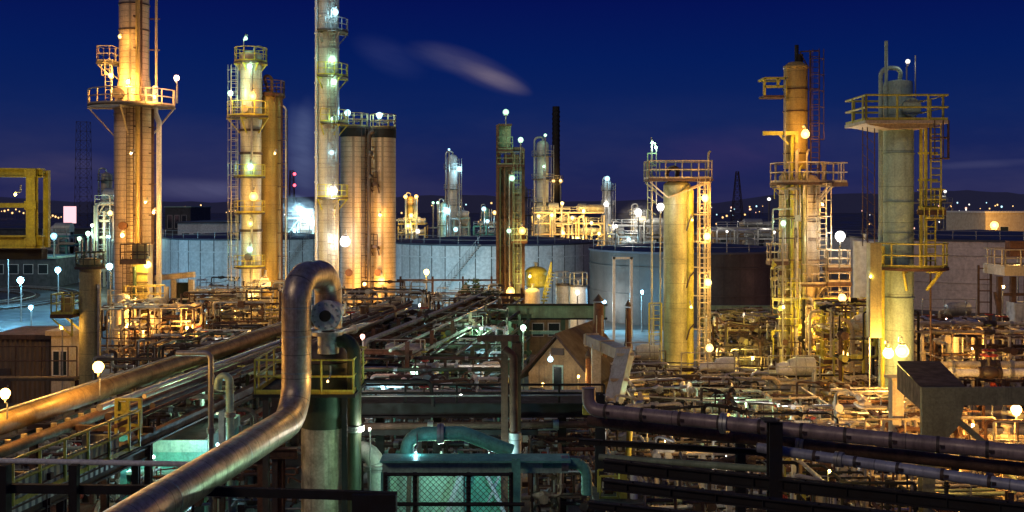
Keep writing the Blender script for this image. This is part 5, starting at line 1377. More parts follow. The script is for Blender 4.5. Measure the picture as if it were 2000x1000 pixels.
for i, (v, y_, ua, ub, r, mt, wd) in enumerate([(700, 50, 705, 980, .07, 'steel', 'high dark'), (722, 48, 700, 990, .09, 'darkgreen', 'dark green'), (764, 42, 700, 1170, .06, 'galv', 'thin grey'), (778, 41, 700, 985, .10, 'white', 'thick white'), (868, 34, 705, 980, .08, 'steel', 'low dark'), (855, 36, 830, 990, .05, 'tealpale', 'thin pale teal'), (684, 60, 700, 960, .10, 'tealpale', 'pale teal'), (750, 46, 285, 540, .08, 'steel', 'dark'), (770, 44, 290, 545, .06, 'palegreen', 'pale green'), (800, 40, 280, 500, .09, 'brown', 'rusty'), (880, 36, 420, 600, .08, 'brown', 'low rusty')]):
    pipe(wd+(' level pipe crossing left of the rusty centre column' if ua > 600 else ' level pipe crossing between the left racks'), [V(X(ua, y_), y_, .3), V(X(ua, y_), y_, Z(v, y_)), V(X(ub, y_), y_, Z(v, y_)), V(X(ub, y_), y_, .3)], r, mt, fl=(1.25, 1.75), valve=(1.45,), sup=(1.3, 1.6))
pipe('grey candy cane pipe standing left of the goose neck', [V(X(455, 34), 34, 0), V(X(448, 34), 34, Z(735, 34)), V(X(428, 34), 34, Z(735, 34)), V(X(425, 34), 34, Z(760, 34))], .13, 'tealpale', .35, n=14, fl=(.8,))
pipe('slim pale pipe with square shoulder on the left racks', [V(X(412, 33), 33, 1), V(X(412, 33), 33, Z(690, 33)), V(X(345, 33), 33, Z(690, 33))], .09, 'galv', .2, n=12, fl=(.6,))
for (u_, vt, Y_, mt, lab) in [(1105, 600, 60, 'rust', 'x')][:0]: pass

# gabled house, duct, rusty stacks
t = Thing('gabled_house', 'little steep roofed house lit orange on its gable in the middle', 'building', (X(1090, 55), 55, 0))
rot = Matrix.Translation((X(1090, 55), 55, 0)) @ Matrix.Rotation(D(-22), 4, 'Z')
def rm(mb): n_ = MB(); n_.merge(mb, rot); return n_
W2 = 1.85; ez = 2.9; pz = 5.0
t.part('wall', rm(MB().prism([(-W2+.15, 0), (W2-.15, 0), (W2-.15, ez), (0, pz-.12), (-W2+.15, ez)], 0, 6)), 'wall')
rf = MB()
for s_ in (-1, 1): rf.prism([(0, pz+.15), (s_*(W2+.45), ez-.3), (s_*(W2+.45), ez-.12-.35), (0, pz-.03)][::s_], -.45, 6.4)
t.part('roof', rm(rf), 'roofb')
wn = t.part('window', rm(MB().box(-.3, .3, -.06, -.003, 1.4, 3.4)), 'tealpale'); t.part('pane', rm(MB().box(-.22, .22, -.08, -.0605, 1.5, 3.3)), 'glass', wn)
t.part('vent', rm(MB().box(-.35, .35, -.12, -.003, 3.95, 4.3)), 'steel'); t.part('door', rm(MB().box(-1.6, -.8, -.05, -.003, 0, 2.1)), 'steel')
t = Thing('sloping_duct', 'pinkish square duct sloping down off the little roofed house', 'duct', (X(1150, 44), 44, 2))
Yd = 42
t.part('upper_duct', MB().beam((X(1152, Yd+4), Yd+4, Z(662, Yd+4)), (X(1222, Yd), Yd, Z(693, Yd)), .6, .45), 'galv')
t.part('lower_duct', MB().beam((X(1222, Yd), Yd+.1, Z(686, Yd)), (X(1196, Yd-1), Yd-1, Z(795, Yd-1)), .62, .5), 'galv')
mb = MB()
for k in (.05, .5, .95):
    p = V(X(1222, Yd), Yd+.1, Z(686, Yd)).lerp(V(X(1196, Yd-1), Yd-1, Z(795, Yd-1)), k); mb.beam(p-V(.0, 0, .05), p+V(0, 0, .05), .72, .6)
    p = V(X(1152, Yd+4), Yd+4, Z(662, Yd+4)).lerp(V(X(1222, Yd), Yd, Z(693, Yd)), k); d_ = V(.4, -1, -.1).normalized()*.04; mb.beam(p-d_, p+d_, .66, .56)
t.part('flange', mb, 'tan')
t.part('post', MB().beam((X(1168, 44), 45, 0), (X(1168, 44), 45, Z(672, 45)), .4), 'cream')
for (uu, vt, w_, Y_, lab) in [(1169, 592, 22, 58, 'rusty tapered stack behind the little roofed house'), (1227, 602, 12, 60, 'thin rusty stack with wide lower section by the dark tank'), (1150, 700, 14, 50, 'short rusty stack beside the sloping duct')]:
    x_ = X(uu, Y_); r_ = S(w_, Y_)/2; h_ = Z(vt, Y_); t = Thing('rusty_stack', lab, 'stack', (x_, Y_, 0))
    t.part('shell', MB().lathe((x_, Y_, 0), [(r_*1.5, 0), (r_*1.5, h_*.62), (r_, h_*.68), (r_*.9, h_), (r_*.7, h_), (r_*.7, h_-.3)], 20), 'rust')
    t.part('cap', MB().lathe((x_, Y_, h_+.12), [(r_*1.1, 0), (.01, .4)], 16), 'steel')
    t.part('ladder', MB().tube([(x_-.15, Y_-r_*1.55, 0), (x_-.15, Y_-r_*1.55, h_*.9)], .025, 4).tube([(x_+.15, Y_-r_*1.55, 0), (x_+.15, Y_-r_*1.55, h_*.9)], .025, 4), 'galv')
house('control_building', 'low pale control building lit green in the middle distance', 'building', X(800, 62), X(972, 62), 62, 68, 2.7, 'tankw', 'roof', 2, 5)
house('control_building', 'pale building under the pale green bridge', 'building', X(935, 82), X(1110, 82), 82, 87, 3.2, 'wall', 'roof', 1, 5)
house('site_cabin', 'tan box cabin with flat roof behind the left railing', 'cabin', X(-10, 62), X(118, 62), 62, 66, Z(662, 62), 'corrd', 'brown', 1, 0)
house('site_cabin', 'small orange lit cabin next to the olive column base', 'cabin', X(100, 60), X(138, 60), 60, 62, Z(655, 60), 'cream', 'tan', 0, 2)
# teal cabin lower left
CY = 36; xa, xb2 = X(270, CY), X(404, CY)
t = Thing('plant_cabin', 'flat cabin with dark red roof and glowing teal parapet at the lower left', 'cabin', ((xa+xb2)/2, CY, 0))
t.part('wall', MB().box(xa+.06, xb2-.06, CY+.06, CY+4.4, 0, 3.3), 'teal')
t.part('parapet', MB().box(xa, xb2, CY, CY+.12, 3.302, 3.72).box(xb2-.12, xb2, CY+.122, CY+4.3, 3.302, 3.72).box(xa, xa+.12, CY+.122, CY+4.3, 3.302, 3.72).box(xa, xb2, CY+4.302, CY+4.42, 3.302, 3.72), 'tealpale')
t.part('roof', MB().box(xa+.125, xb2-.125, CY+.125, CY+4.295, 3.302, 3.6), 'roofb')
t.part('ledge', MB().box(xa-.3, xb2+.2, CY-.35, CY+.055, 2.6, 2.7).box(xa-.2, xb2+.1, CY-.25, CY+.055, 2.0, 2.06), 'tealpale')
for k in range(3): t.part('window', MB().box(xa+.3+k*.75, xa+.8+k*.75, CY+.03, CY+.058, 1.0, 1.8), 'glass')
solo('teal_column', 'short bright teal box column beside the teal cabin', 'column', MB().box(X(228, 36), X(247, 36), 36, 36.4, 0, Z(850, 36)), 'teal')
t = Thing('roof_awning', 'pale sloping sheet awning behind the goose neck pipe at the lower left', 'awning', (X(450, 40), 40, 0))
t.part('sheet', MB().poly([(X(420, 46), 46, Z(835, 46)), (X(500, 46), 46, Z(830, 46)), (X(450, 40), 40, Z(875, 40)), (X(350, 40), 40, Z(880, 40))]), 'tealpale'); 
t.part('post', MB().beam((X(440, 42), 42, 0), (X(440, 42), 42, Z(868, 42)), .12), 'steel')

# ---- canopy structure K at lower right
Y = 30; t = Thing('steel_canopy', 'heavy olive grey steel canopy with gusset column at the lower right', 'canopy', (X(1810, Y), Y, 0))
zt = Z(755, Y)
t.part('roof', MB().poly([(X(1752, Y+4), Y+4, zt+.14), (X(1797, Y), Y, zt+.02), (X(1885, Y), Y, zt+.02), (X(1835, Y+4), Y+4, zt+.14)]).poly([(X(1752, Y+4), Y+4, zt+.10), (X(1835, Y+4), Y+4, zt+.10), (X(1885, Y), Y, zt-.02), (X(1797, Y), Y, zt-.02)]), 'brown')
t.part('fascia', MB().box(X(1797, Y), X(2080, Y), Y-.15, Y-.003, Z(790, Y), zt), 'khaki')
t.part('gusset', MB().prism([(X(1797, Y), Z(790, Y)), (X(1797, Y), Z(872, Y)), (X(1830, Y), Z(872, Y)), (X(1870, Y), Z(828, Y)), (X(1878, Y), Z(790, Y))], Y-.16, Y+.0), 'khaki')
t.part('post', MB().ibeam((X(1812, Y), Y+.1, 0), (X(1812, Y), Y+.1, Z(850, Y)), .36, .4, .05), 'khaki')
t.part('brace', MB().beam((X(1862, Y), Y-.05, Z(815, Y)), (X(1918, Y), Y-.05, Z(862, Y)), .16), 'khaki')
t.part('side_plate', MB().poly([(X(1752, Y+4), Y+4, Z(712, Y+4)), (X(1797, Y), Y-.02, zt), (X(1797, Y), Y-.02, Z(800, Y)), (X(1752, Y+4), Y+4, Z(760, Y+4))]), 'brown')
Y = 37; t = Thing('support_column', 'glowing pinkish support column left of the steel canopy', 'column', (X(1750, Y), Y, 0))
t.part('post', MB().beam((X(1750, Y), Y, 0), (X(1750, Y), Y, Z(740, Y)), S(22, Y)), 'cream'); t.part('cap_plate', MB().box(X(1734, Y), X(1766, Y), Y-.4, Y+.4, Z(740, Y)+.002, Z(735, Y)), 'tan')
# ---- L structure far right
Y = 66; t = Thing('stair_tower', 'brown steel tower with railed landing at the right edge before the pinkish tank', 'steel tower', (X(1960, Y), Y, 0))
box_platform(t, X(1948, Y), X(2050, Y), Y-1, Y+2, Z(520, Y), 'tan', 'tan', gap=1, r=.045, fascia=.55, legs=0)
fr = MB()
for uu in (1952, 1978, 2006): fr.beam((X(uu, Y), Y, 0), (X(uu, Y), Y, Z(540, Y)), .3)
for vv in (575, 640, 690): fr.beam((X(1950, Y), Y, Z(vv, Y)), (X(2040, Y), Y, Z(vv, Y)), .18)
fr.beam((X(1940, Y), Y-.2, Z(570, Y)), (X(1964, Y), Y-.2, Z(690, Y)), .16)
t.part('frame', fr, 'brown')
t.part('cabinet', MB().box(X(1960, Y), X(1998, Y), Y-.9, Y-.2, Z(500, Y), Z(470, Y)), 'rust')
t.part('cabin', MB().box(X(1972, Y), X(2040, Y), Y-.8, Y+.5, Z(640, Y), Z(590, Y)), 'bluegrey')
t = Thing('access_tower', 'dark free standing ladder frame in front of the pinkish tank', 'ladder tower', (X(1922, 68), 68, 0))
for uu in (1911, 1935): t.part('post', MB().beam((X(uu, 68), 68, 0), (X(uu, 68), 68, Z(518, 68)), .12), 'brown')
mb = MB()
for vv in range(524, 700, 22): mb.beam((X(1911, 68), 68, Z(vv, 68)), (X(1935, 68), 68, Z(vv, 68)), .07)
t.part('crossbar', mb, 'brown')
# ---- T yellow frame upper left
Y = 40; t = Thing('box_girder_frame', 'yellow green box girder frame jutting in at the left edge', 'steel frame', (X(40, Y), Y, Z(490, Y)))
t.part('beam', MB().ibeam((X(-120, Y), Y, Z(336, Y)), (X(84, Y), Y, Z(338, Y)), .36, .36, .05).ibeam((X(-120, Y), Y, Z(472, Y)), (X(84, Y), Y, Z(472, Y)), .42, .5, .06), 'yellow')
t.part('post', MB().ibeam((X(68, Y), Y-.23, Z(329, Y)), (X(68, Y), Y-.23, Z(484, Y)), .34, .30, .04), 'yellow')
t.part('end_post', MB().beam((X(80, Y), Y+.5, Z(332, Y)), (X(80, Y), Y+.5, Z(484, Y)), .2, .2), 'yellow')
t.part('mid_rail', MB().beam((X(-120, Y), Y, Z(401, Y)), (X(60, Y), Y, Z(401, Y)), .14, .18), 'yellow')
t.part('lower_beam', MB().beam((X(-120, Y), Y+.3, Z(497, Y)), (X(80, Y), Y+.3, Z(497, Y)), .5, .4), 'black')
t.part('leg', MB().ibeam((X(-50, Y), Y+.3, 0), (X(-50, Y), Y+.3, Z(508, Y)), .5, .5, .06), 'yellow')

mb = MB()
for (uu, vv) in ((68, 338), (68, 401), (68, 472)):
    mb.box(X(uu, Y)-.22, X(uu, Y)+.22, Y-.42, Y-.40, Z(vv, Y)-.16, Z(vv, Y)+.16)
    for sx in (-.15, .15):
        for sz in (-.1, .1): mb.tube([(X(uu, Y)+sx, Y-.42, Z(vv, Y)+sz), (X(uu, Y)+sx, Y-.45, Z(vv, Y)+sz)], .03, 6)
t.part('gusset_plate', mb, 'yellow')
# ================================================================== GOOSE NECK PIPE, VESSEL, FOREGROUND
gz = 6.45; gy = 27.0
gq = 28.7
gp = [V(-7.55, 11., gz), V(X(579, gy), gy, gz-.05), V(X(579, gy), gy, Z(541, gy)), V(X(641, gq), gq, Z(541, gy)), V(X(641, gq), gq, Z(640, gq))]
t = Thing('gooseneck_pipe', 'huge shiny goose neck pipe sweeping up from the lower left', 'pipe', tuple(gp[1]))
body = bend(gp[:2]+[gp[2]], .95, 9)[:-1]
top = bend([gp[2]+V(0, 0, -2.2), gp[2], gp[3], gp[4]], .62, 12)
mb = MB().tube(body+top, .385, 40)
t.part('pipe', mb, 'brass')
rings = MB()
for k in (.3, .52, .74, .93):
    p = gp[0].lerp(gp[1], k); d_ = (gp[1]-gp[0]).normalized(); rings.tube([p-d_*.025, p+d_*.025], .392, 40)
for z in (gz+1.15, gz+2.1, Z(600, gy)): rings.tube([(gp[1].x, gy, z-.02), (gp[1].x, gy, z+.02)], .392, 40)
t.part('jacket_band', rings, 'galv')
fl_ = MB(); flanges(fl_, (gp[4].x, gp[4].y, Z(600, gq)), (0, 0, 1), .385, 1.22, .06); t.part('flange', fl_, 'galv')
mb = MB(); cx_, cz_ = X(637, 27.4), Z(616, 27.4)
t.part('branch_flange', MB().tube([(cx_, 28.5, cz_), (cx_, 27.45, cz_)], .3, 28).tube([(cx_, 27.45, cz_), (cx_, 27.37, cz_)], .41, 32).tube([(cx_, 27.365, cz_), (cx_, 27.30, cz_)], .39, 32), 'white')
t.part('hub', MB().tube([(cx_, 27.295, cz_), (cx_, 27.18, cz_)], .15, 20), 'black')
bt = MB()
for i in range(12):
    a_ = 2*PI*i/12; bt.tube([(cx_+.33*math.cos(a_), 27.299, cz_+.33*math.sin(a_)), (cx_+.33*math.cos(a_), 27.24, cz_+.33*math.sin(a_))], .028, 6)
t.part('bolt', bt, 'galv')
# vessel
Y = 29.2; x = X(636, Y); r = S(94, Y)/2
t = Thing('process_vessel', 'stained pale vessel under the goose neck with a dark domed head', 'vessel', (x, Y, 0))
zt = Z(705, Y)
t.part('shell', MB().lathe((x, Y, 0), [(r, 0), (r, Z(790, Y))], 44), 'concrete')
t.part('insulation', MB().lathe((x, Y, 0), [(r+.03, Z(830, Y)), (r+.05, Z(785, Y)), (r+.03, zt)], 44), 'darkgreen')
t.part('head', MB().lathe((x, Y, 0), [(r*.93*math.cos(PI/2*i/8)+.001, zt+r*.95*math.sin(PI/2*i/8)) for i in range(9)], 44), 'steel')
t.part('nozzle', MB().lathe((gp[4].x, gp[4].y, 0), [(.3, zt+.3), (.3, Z(650, Y)), (.45, Z(650, Y)), (.45, Z(643, Y)), (.2, Z(643, Y))], 24), 'galv')
fl = t.part('platform', MB().box(X(494, 27.8), X(694, 27.8), 27.75, 30.4, Z(776, 27.8), Z(770, 27.8)), 'black')
t.part('railing', rail_mb([V(X(498, 27.8), 27.8, Z(770, 27.8)), V(X(690, 27.8), 27.8, Z(770, 27.8)), V(X(690, 27.8), 30.3, Z(770, 27.8)), V(X(498, 27.8), 30.3, Z(770, 27.8)), V(X(498, 27.8), 27.8, Z(770, 27.8))], .93, .9, .03), 'yellow', fl)
t.part('post', MB().ibeam((X(662, 27), 27.9, 0), (X(662, 27), 27.9, Z(776, 27.8)), .14, .14, .02), 'black')
t.part('platform_leg', MB().ibeam((X(503, 27), 27.95, 0), (X(503, 27), 27.95, Z(776, 27.8)), .16, .16, .02).ibeam((X(525, 29), 29.8, 0), (X(525, 29), 29.8, Z(776, 27.8)), .16, .16, .02), 'steel')
pipe('dark green pipe bending over the vessel head and dropping down its right side', [V(X(640, 28.9), 28.9, Z(668, 28.9)), V(X(692, 28.5), 28.5, Z(662, 28.5)), V(X(692, 28.5), 28.5, 0)], S(14, 28), 'darkgreen', .55, n=22, fl=(1.3,))
# rusty posts left of the vessel
t = Thing('steel_bent', 'rusty steel bent below the goose neck diagonal', 'steel frame', (X(530, 30), 30, 0))
for uu in (515, 545): t.part('post', MB().ibeam((X(uu, 30), 30, 0), (X(uu, 30), 30, Z(860, 30)), .3, .3, .04), 'rust')
t.part('cross_beam', MB().ibeam((X(440, 30), 29.7, Z(880, 30)), (X(585, 30), 29.7, Z(880, 30)), .25, .3, .04), 'brown')
# elbows and teal pipework bottom centre
pipe('pale elbow pipe to the right of the stained vessel', [V(X(660, 29.6), 29.6, Z(895, 29.6)), V(X(735, 29), 29, Z(868, 29)), V(X(738, 29), 29, 2)], .26, 'pale', .5, n=24, fl=(1.2,))
pipe('teal pipe arching over the caged yard at the bottom centre', [V(X(795, 25), 25, Z(925, 25)), V(X(795, 25), 25, Z(848, 25)), V(X(905, 25), 25, Z(846, 25)), V(X(1000, 25), 25, Z(882, 25))], .17, 'teal', .4, n=20, fl=(1.6,))
pipe('teal pipe with end bend on the right of the teal beam', [V(X(1060, 24), 24, Z(905, 24)), V(X(1146, 24), 24, Z(905, 24)), V(X(1146, 24), 24, Z(965, 24))], .13, 'teal', .3, n=18, fl=(.5,))
Y = 24; t = Thing('teal_gantry', 'teal beam gantry across the bottom centre above the wire fence', 'steel frame', (X(900, Y), Y, 3))
t.part('beam', MB().box(X(748, Y), X(1110, Y), Y-.1, Y+.1, Z(922, Y), Z(897, Y)), 'tealpale')
t.part('flange_plate', MB().box(X(745, Y), X(1113, Y), Y-.35, Y+.35, Z(896.9, Y), Z(893, Y)), 'teal')
t.part('post', MB().ibeam((X(752, Y), Y+.1, 0), (X(752, Y), Y+.1, Z(922, Y)), .2, .2, .03), 'teal')
t.part('end_post', MB().ibeam((X(1008, Y-1), Y-.6, 0), (X(1008, Y-1), Y-.6, Z(897, Y-.6)), .2, .2, .03), 'teal')
Y = 22.6; t = Thing('wire_fence', 'diamond wire mesh fence panel at the bottom centre with teal light behind', 'fence', (X(880, Y), Y, 3))
x0, x1, z0, z1 = X(752, Y), X(998, Y), Z(1060, Y), Z(924, Y)
mb = MB(); st_ = .13; n = int((x1-x0+z1-z0)/st_)
for i in range(n):
    for sgn in (1, -1):
        c0 = i*st_; ax = max(0, c0-(z1-z0)); bx = min(x1-x0, c0)
        if bx <= ax: continue
        za = c0-ax; zb = c0-bx
        if sgn == 1: p, q = (x0+ax, z0+za), (x0+bx, z0+zb)
        else: p, q = (x1-ax, z0+za), (x1-bx, z0+zb)
        mb.tube([(p[0], Y+.006*sgn, p[1]), (q[0], Y+.006*sgn, q[1])], .007, 3, cap=False)
t.part('wire_mesh', mb, 'steel')
for uu in (752, 810, 915, 998): t.part('post', MB().tube([(X(uu, Y), Y+.05, 0), (X(uu, Y), Y+.05, z1)], .05, 8), 'black')
t.part('rail', MB().tube([(x0, Y-.04, Z(984, Y)), (x1+.3, Y-.04, Z(984, Y))], .045, 7).tube([(x0, Y-.04, z1-.02), (x1, Y-.04, z1-.02)], .04, 7), 'black')
# lit wall behind the fence
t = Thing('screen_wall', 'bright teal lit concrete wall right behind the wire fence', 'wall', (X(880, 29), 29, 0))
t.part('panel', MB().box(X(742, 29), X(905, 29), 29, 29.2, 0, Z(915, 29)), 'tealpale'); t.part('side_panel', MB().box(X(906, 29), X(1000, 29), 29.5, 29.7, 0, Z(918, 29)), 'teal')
t.part('brace', MB().beam((X(870, 28.5), 28.5, Z(1010, 28.5)), (X(905, 28.5), 28.5, Z(912, 28.5)), .12).beam((X(985, 28.5), 28.5, Z(1000, 28.5)), (X(950, 28.5), 28.5, Z(925, 28.5)), .1).beam((X(950, 28.5), 28.6, Z(990, 28.5)), (X(980, 28.5), 28.6, Z(920, 28.5)), .06), 'bluegrey')
t.part('ladder', MB().beam((X(790, 28.5), 28.5, 0), (X(800, 28.5), 28.5, Z(915, 28.5)), .12).beam((X(812, 28.5), 28.5, 0), (X(814, 28.5), 28.5, Z(915, 28.5)), .12), 'steel')
# low skid further back
t = Thing('equipment_skid', 'teal lit low concrete skid with braces behind the wire fence', 'skid', (X(880, 38), 38, 0))
t.part('deck', MB().box(X(760, 40), X(1000, 40), 34, 44, .02, .5), 'tealpale')
mb = MB()
for (a_, b_) in ((800, 830), (830, 800), (960, 985), (985, 960)): mb.beam((X(a_, 36), 36, .5), (X(b_, 36), 36, 3.2), .12)
t.part('brace', mb, 'teal')
t.part('panel', MB().box(X(770, 44), X(900, 44), 44.01, 44.2, .02, 2.2), 'tealpale')
# dark transverse beams
Y = 30
t = Thing('pipe_bridge', 'black girder bridge crossing behind the vessel with thin handrail', 'pipe bridge', (X(930, Y), Y, Z(830, Y)))
g = MB(); g.ibeam((X(690, Y), Y, Z(800, Y)), (X(1185, Y), Y, Z(800, Y)), .3, .42, .05); g.ibeam((X(690, Y), Y+1.6, Z(806, Y)), (X(1185, Y), Y+1.6, Z(806, Y)), .3, .36, .05)
g.beam((X(690, Y), Y-.4, Z(838, Y)), (X(1050, Y), Y-.4, Z(838, Y)), .14, .16)
t.part('girder', g, 'black')
t.part('deck', MB().box(X(692, Y), X(1183, Y), Y+.16, Y+1.4, Z(792, Y), Z(789, Y)), 'black')
t.part('railing', rail_mb([V(X(692, Y), Y+.0, Z(786, Y)), V(X(1180, Y), Y+.0, Z(786, Y))], .52, 1.5, .035, toe=False), 'black')
mb = MB()
for uu in (735, 850, 1100, 1178): mb.ibeam((X(uu, Y), Y+.8, 0), (X(uu, Y), Y+.8, Z(815, Y)), .25, .25, .04)
t.part('post', mb, 'black')
pipe('black square bent conduit above the girder bridge', [V(X(710, Y), Y-.3, Z(741, Y)), V(X(842, Y), Y-.3, Z(741, Y)), V(X(848, Y), Y-.3, Z(790, Y))], .06, 'black', .2)
pipe('thin grey conduit along the girder bridge handrail', [V(X(700, Y), Y-.45, Z(768, Y)), V(X(1180, Y), Y-.45, Z(766, Y))], .025, 'galv')
pipe('dark brown pipe slung under the girder bridge', [V(X(700, Y), Y-.6, Z(824, Y)), V(X(1180, Y), Y-.6, Z(820, Y))], .1, 'brown', fl=(.3, .8))
Y = 28; t = Thing('support_column', 'rough rusty brown column with wide head in the centre of the girder bridge', 'column', (X(1003, Y), Y, 0))
t.part('post', MB().ibeam((X(1009, Y), Y, 0), (X(1009, Y), Y, Z(668, Y)), .24, .28, .04).ibeam((X(985, Y), Y+.9, 0), (X(985, Y), Y+.9, Z(668, Y)), .2, .24, .04), 'rust')
t.part('cross_beam', MB().box(X(932, Y), X(1014, Y), Y-.22, Y-.01, Z(665, Y), Z(654, Y)), 'rust')
t.part('sleeve', MB().tube([(X(1006, Y), Y-.45, Z(905, Y)), (X(1006, Y), Y-.45, Z(838, Y))], .17, 16), 'pale')
t.part('pipe', MB().tube(bend([(X(1003, Y), Y-.45, Z(838, Y)), (X(1003, Y), Y-.45, Z(690, Y)), (X(984, Y), Y-.45, Z(676, Y))], .2), .11, 12), 'rust')

# diagonal foreground pipes lower right (camera side)
def nearbeam(u0, v0, u1, v1, Y1):
    """level run seen from (u0,v0) to (u1,v1) with the right end at depth Y1"""
    z = H-(v1-HV)*Y1/F; Y0 = (H-z)*F/(v0-HV)
    return V(X(u0, Y0), Y0, z), V(X(u1, Y1), Y1, z)
a, b_ = nearbeam(1150, 800, 2080, 893, 19)
pipe('thick maroon grey pipe sloping across the lower right foreground', [a+V(0, 0, .5), a, b_], .155, 'maroon', .3, n=26, fl=(1.33,))
a, b_ = nearbeam(1150, 822, 2080, 926, 19.3)
pipe('dark pipe tucked just below the thick maroon grey foreground pipe', [a, b_], .13, 'brown', n=22, fl=(.5,))
a, b_ = nearbeam(1480, 874, 2080, 962, 18)
pipe('blue grey pipe third down in the lower right foreground', [a, b_], .105, 'bluegrey', n=22, fl=(.3,))
a, b_ = nearbeam(1170, 893, 1520, 918, 22)
pipe('pale green thin pipe in the lower centre right foreground', [a, b_], .075, 'palegreen', n=14)
a, b_ = nearbeam(1740, 868, 2060, 885, 22.5)
pipe('blue grey pipe with cladding rings at the right edge under the canopy', [a, b_], .13, 'bluegrey', n=20, fl=(.3, .45))
def clamps(label, a, b_, r, n):
    dd = (b_-a).normalized(); t = Thing('pipe_clamps', label, 'pipe clamps', tuple(a))
    for k in range(n):
        p = a.lerp(b_, (k+.5)/n); mb = MB().tube([p-dd*.03, p+dd*.03], r+.012, 26)
        mb.box(p.x-.04, p.x+.04, p.y-r-.06, p.y-r+.0, p.z-.03, p.z+.03); t.part('clamp', mb, 'steel')
clamps('row of steel clamps around the thick maroon grey foreground pipe', *nearbeam(1150, 800, 2080, 893, 19), .155, 11)
clamps('row of steel clamps around the blue grey foreground pipe', *nearbeam(1480, 874, 2080, 962, 18), .105, 7)
def nbeam(name, label, u0, v0, u1, v1, Y1, w_, h_, mat='black', cat='beam'):
    a, b_ = nearbeam(u0, v0, u1, v1, Y1); mb = MB().ibeam(a, b_, w_, h_, h_*.14); L_ = (b_-a).length; dd = (b_-a).normalized()
    for k in range(int(L_/.9)):
        p = a+dd*(.5+k*.9); mb.beam(p-dd*.008, p+dd*.008, w_*.96, h_*.72)
        for sx in (-.3, .3): mb.tube([p+dd*.1+V(0, -w_*.3, h_*.5), p+dd*.1+V(0, -w_*.3, h_*.5+.02)], .018, 6)
    solo(name, label, cat, mb, mat)
nbeam('steel_beam', 'upper black steel beam sloping across the lower right foreground', 1180, 908, 2080, 1006, 18.5, .2, .26)
nbeam('steel_beam', 'lower black steel beam sloping off the bottom edge on the right', 1180, 945, 1900, 1030, 18, .2, .2)
nbeam('steel_beam', 'thin black steel beam behind the upright post at the lower right', 1130, 862, 1500, 884, 23, .12, .13)
nbeam('steel_beam', 'black steel beam at the very bottom right of the centre', 1150, 985, 1700, 1045, 17, .14, .13)
t = Thing('foreground_post', 'black upright post in front of the sloping foreground pipes', 'post', (X(1503, 21), 21, 0))
t.part('post', MB().ibeam((X(1503, 21), 20.6, 0), (X(1503, 21), 20.6, Z(822, 20.6)), .26, .26, .04), 'black'); t.part('cap_plate', MB().box(X(1489, 20.6), X(1517, 20.6), 20.4, 20.8, Z(822, 20.6)+.002, Z(819, 20.6)), 'black')
t = Thing('foreground_post', 'second slimmer dark post left of the black upright post', 'post', (X(1448, 23.5), 23.5, 0))
t.part('post', MB().ibeam((X(1448, 23.5), 23.6, 0), (X(1448, 23.5), 23.6, Z(850, 23.6)), .2, .2, .03), 'black'); t.part('brace', MB().beam((X(1452, 23.5), 23.5, Z(860, 23.5)), (X(1500, 23.5), 23.5, Z(895, 23.5)), .08), 'steel')
t = Thing('foreground_post', 'short dark post where the maroon pipe starts near the centre', 'post', (X(1180, 26), 26, 0))
t.part('post', MB().ibeam((X(1172, 27), 27.2, 0), (X(1172, 27), 27.2, Z(770, 27.2)), .22, .22, .03), 'black'); t.part('junction_box', MB().box(X(1138, 27), X(1164, 27), 26.9, 27.1, Z(809, 27), Z(792, 27)), 'yellow')
# bottom left black handrail
Y = 21; t = Thing('foreground_railing', 'black steel railing with pale top rail along the bottom left foreground', 'railing', (X(200, Y), Y, 4))
t.part('top_rail', MB().tube([(X(-40, Y+3), Y+3, Z(899, Y+3)), (X(440, Y+3), Y+3, Z(908, Y+3))], .065, 12), 'white')
t.part('rail', MB().beam((X(-40, Y), Y, Z(953, Y)), (X(350, Y), Y, Z(957, Y)), .12, .18).beam((X(350, Y), Y, Z(957, Y)), (X(775, Y), Y, Z(970, Y)), .12, .18), 'black')
for uu, w_ in ((10, 24), (149, 16)): t.part('post', MB().beam((X(uu, Y), Y-.1, 0), (X(uu, Y), Y-.1, Z(905, Y)), S(w_, Y)), 'black')
t.part('end_box', MB().box(X(690, Y), X(775, Y), Y-.2, Y+.1, Z(1040, Y), Z(962, Y)), 'black')
# gas bottle and yellow machine
Y = 26; t = Thing('gas_cylinder', 'pale blue white gas cylinder standing right of the yellow machine', 'gas cylinder', (X(1238, Y), Y, Z(975, Y)))
x = X(1238, Y); r = S(15, Y)/2
t.part('body', MB().lathe((x, Y, Z(975, Y)), [(.01, 0), (r, .02), (r, .58), (r*.9, .68), (r*.5, .76), (r*.32, .78), (r*.32, .84), (.01, .85)], 20), 'white')
t.part('band', MB().annulus((x, Y, Z(975, Y)+.42), r, r+.008, 0, .06, 20), 'bluegrey')
t = Thing('generator_set', 'small yellow framed machine on a deck at the lower centre right', 'machine', (X(1200, Y), Y, Z(975, Y)))
fr = MB()
for uu in (1172, 1206): 
    for y_ in (Y, Y+.6): fr.beam((X(uu, Y), y_, Z(974, Y)), (X(uu, Y), y_, Z(930, Y)), .045)
for vv in (930, 972):
    for y_ in (Y, Y+.6): fr.beam((X(1172, Y), y_, Z(vv, Y)), (X(1206, Y), y_, Z(vv, Y)), .045)
t.part('frame', fr, 'yellow'); t.part('engine', MB().tube([(X(1178, Y), Y+.3, Z(956, Y)), (X(1181, Y), Y+.3, Z(956, Y)), (X(1199, Y), Y+.3, Z(956, Y)), (X(1201, Y), Y+.3, Z(956, Y))], [.1, .2, .2, .1], 14), 'rust')
t.part('control_box', MB().box(X(1211, Y), X(1225, Y), Y, Y+.5, Z(974, Y), Z(924, Y)), 'yellow')
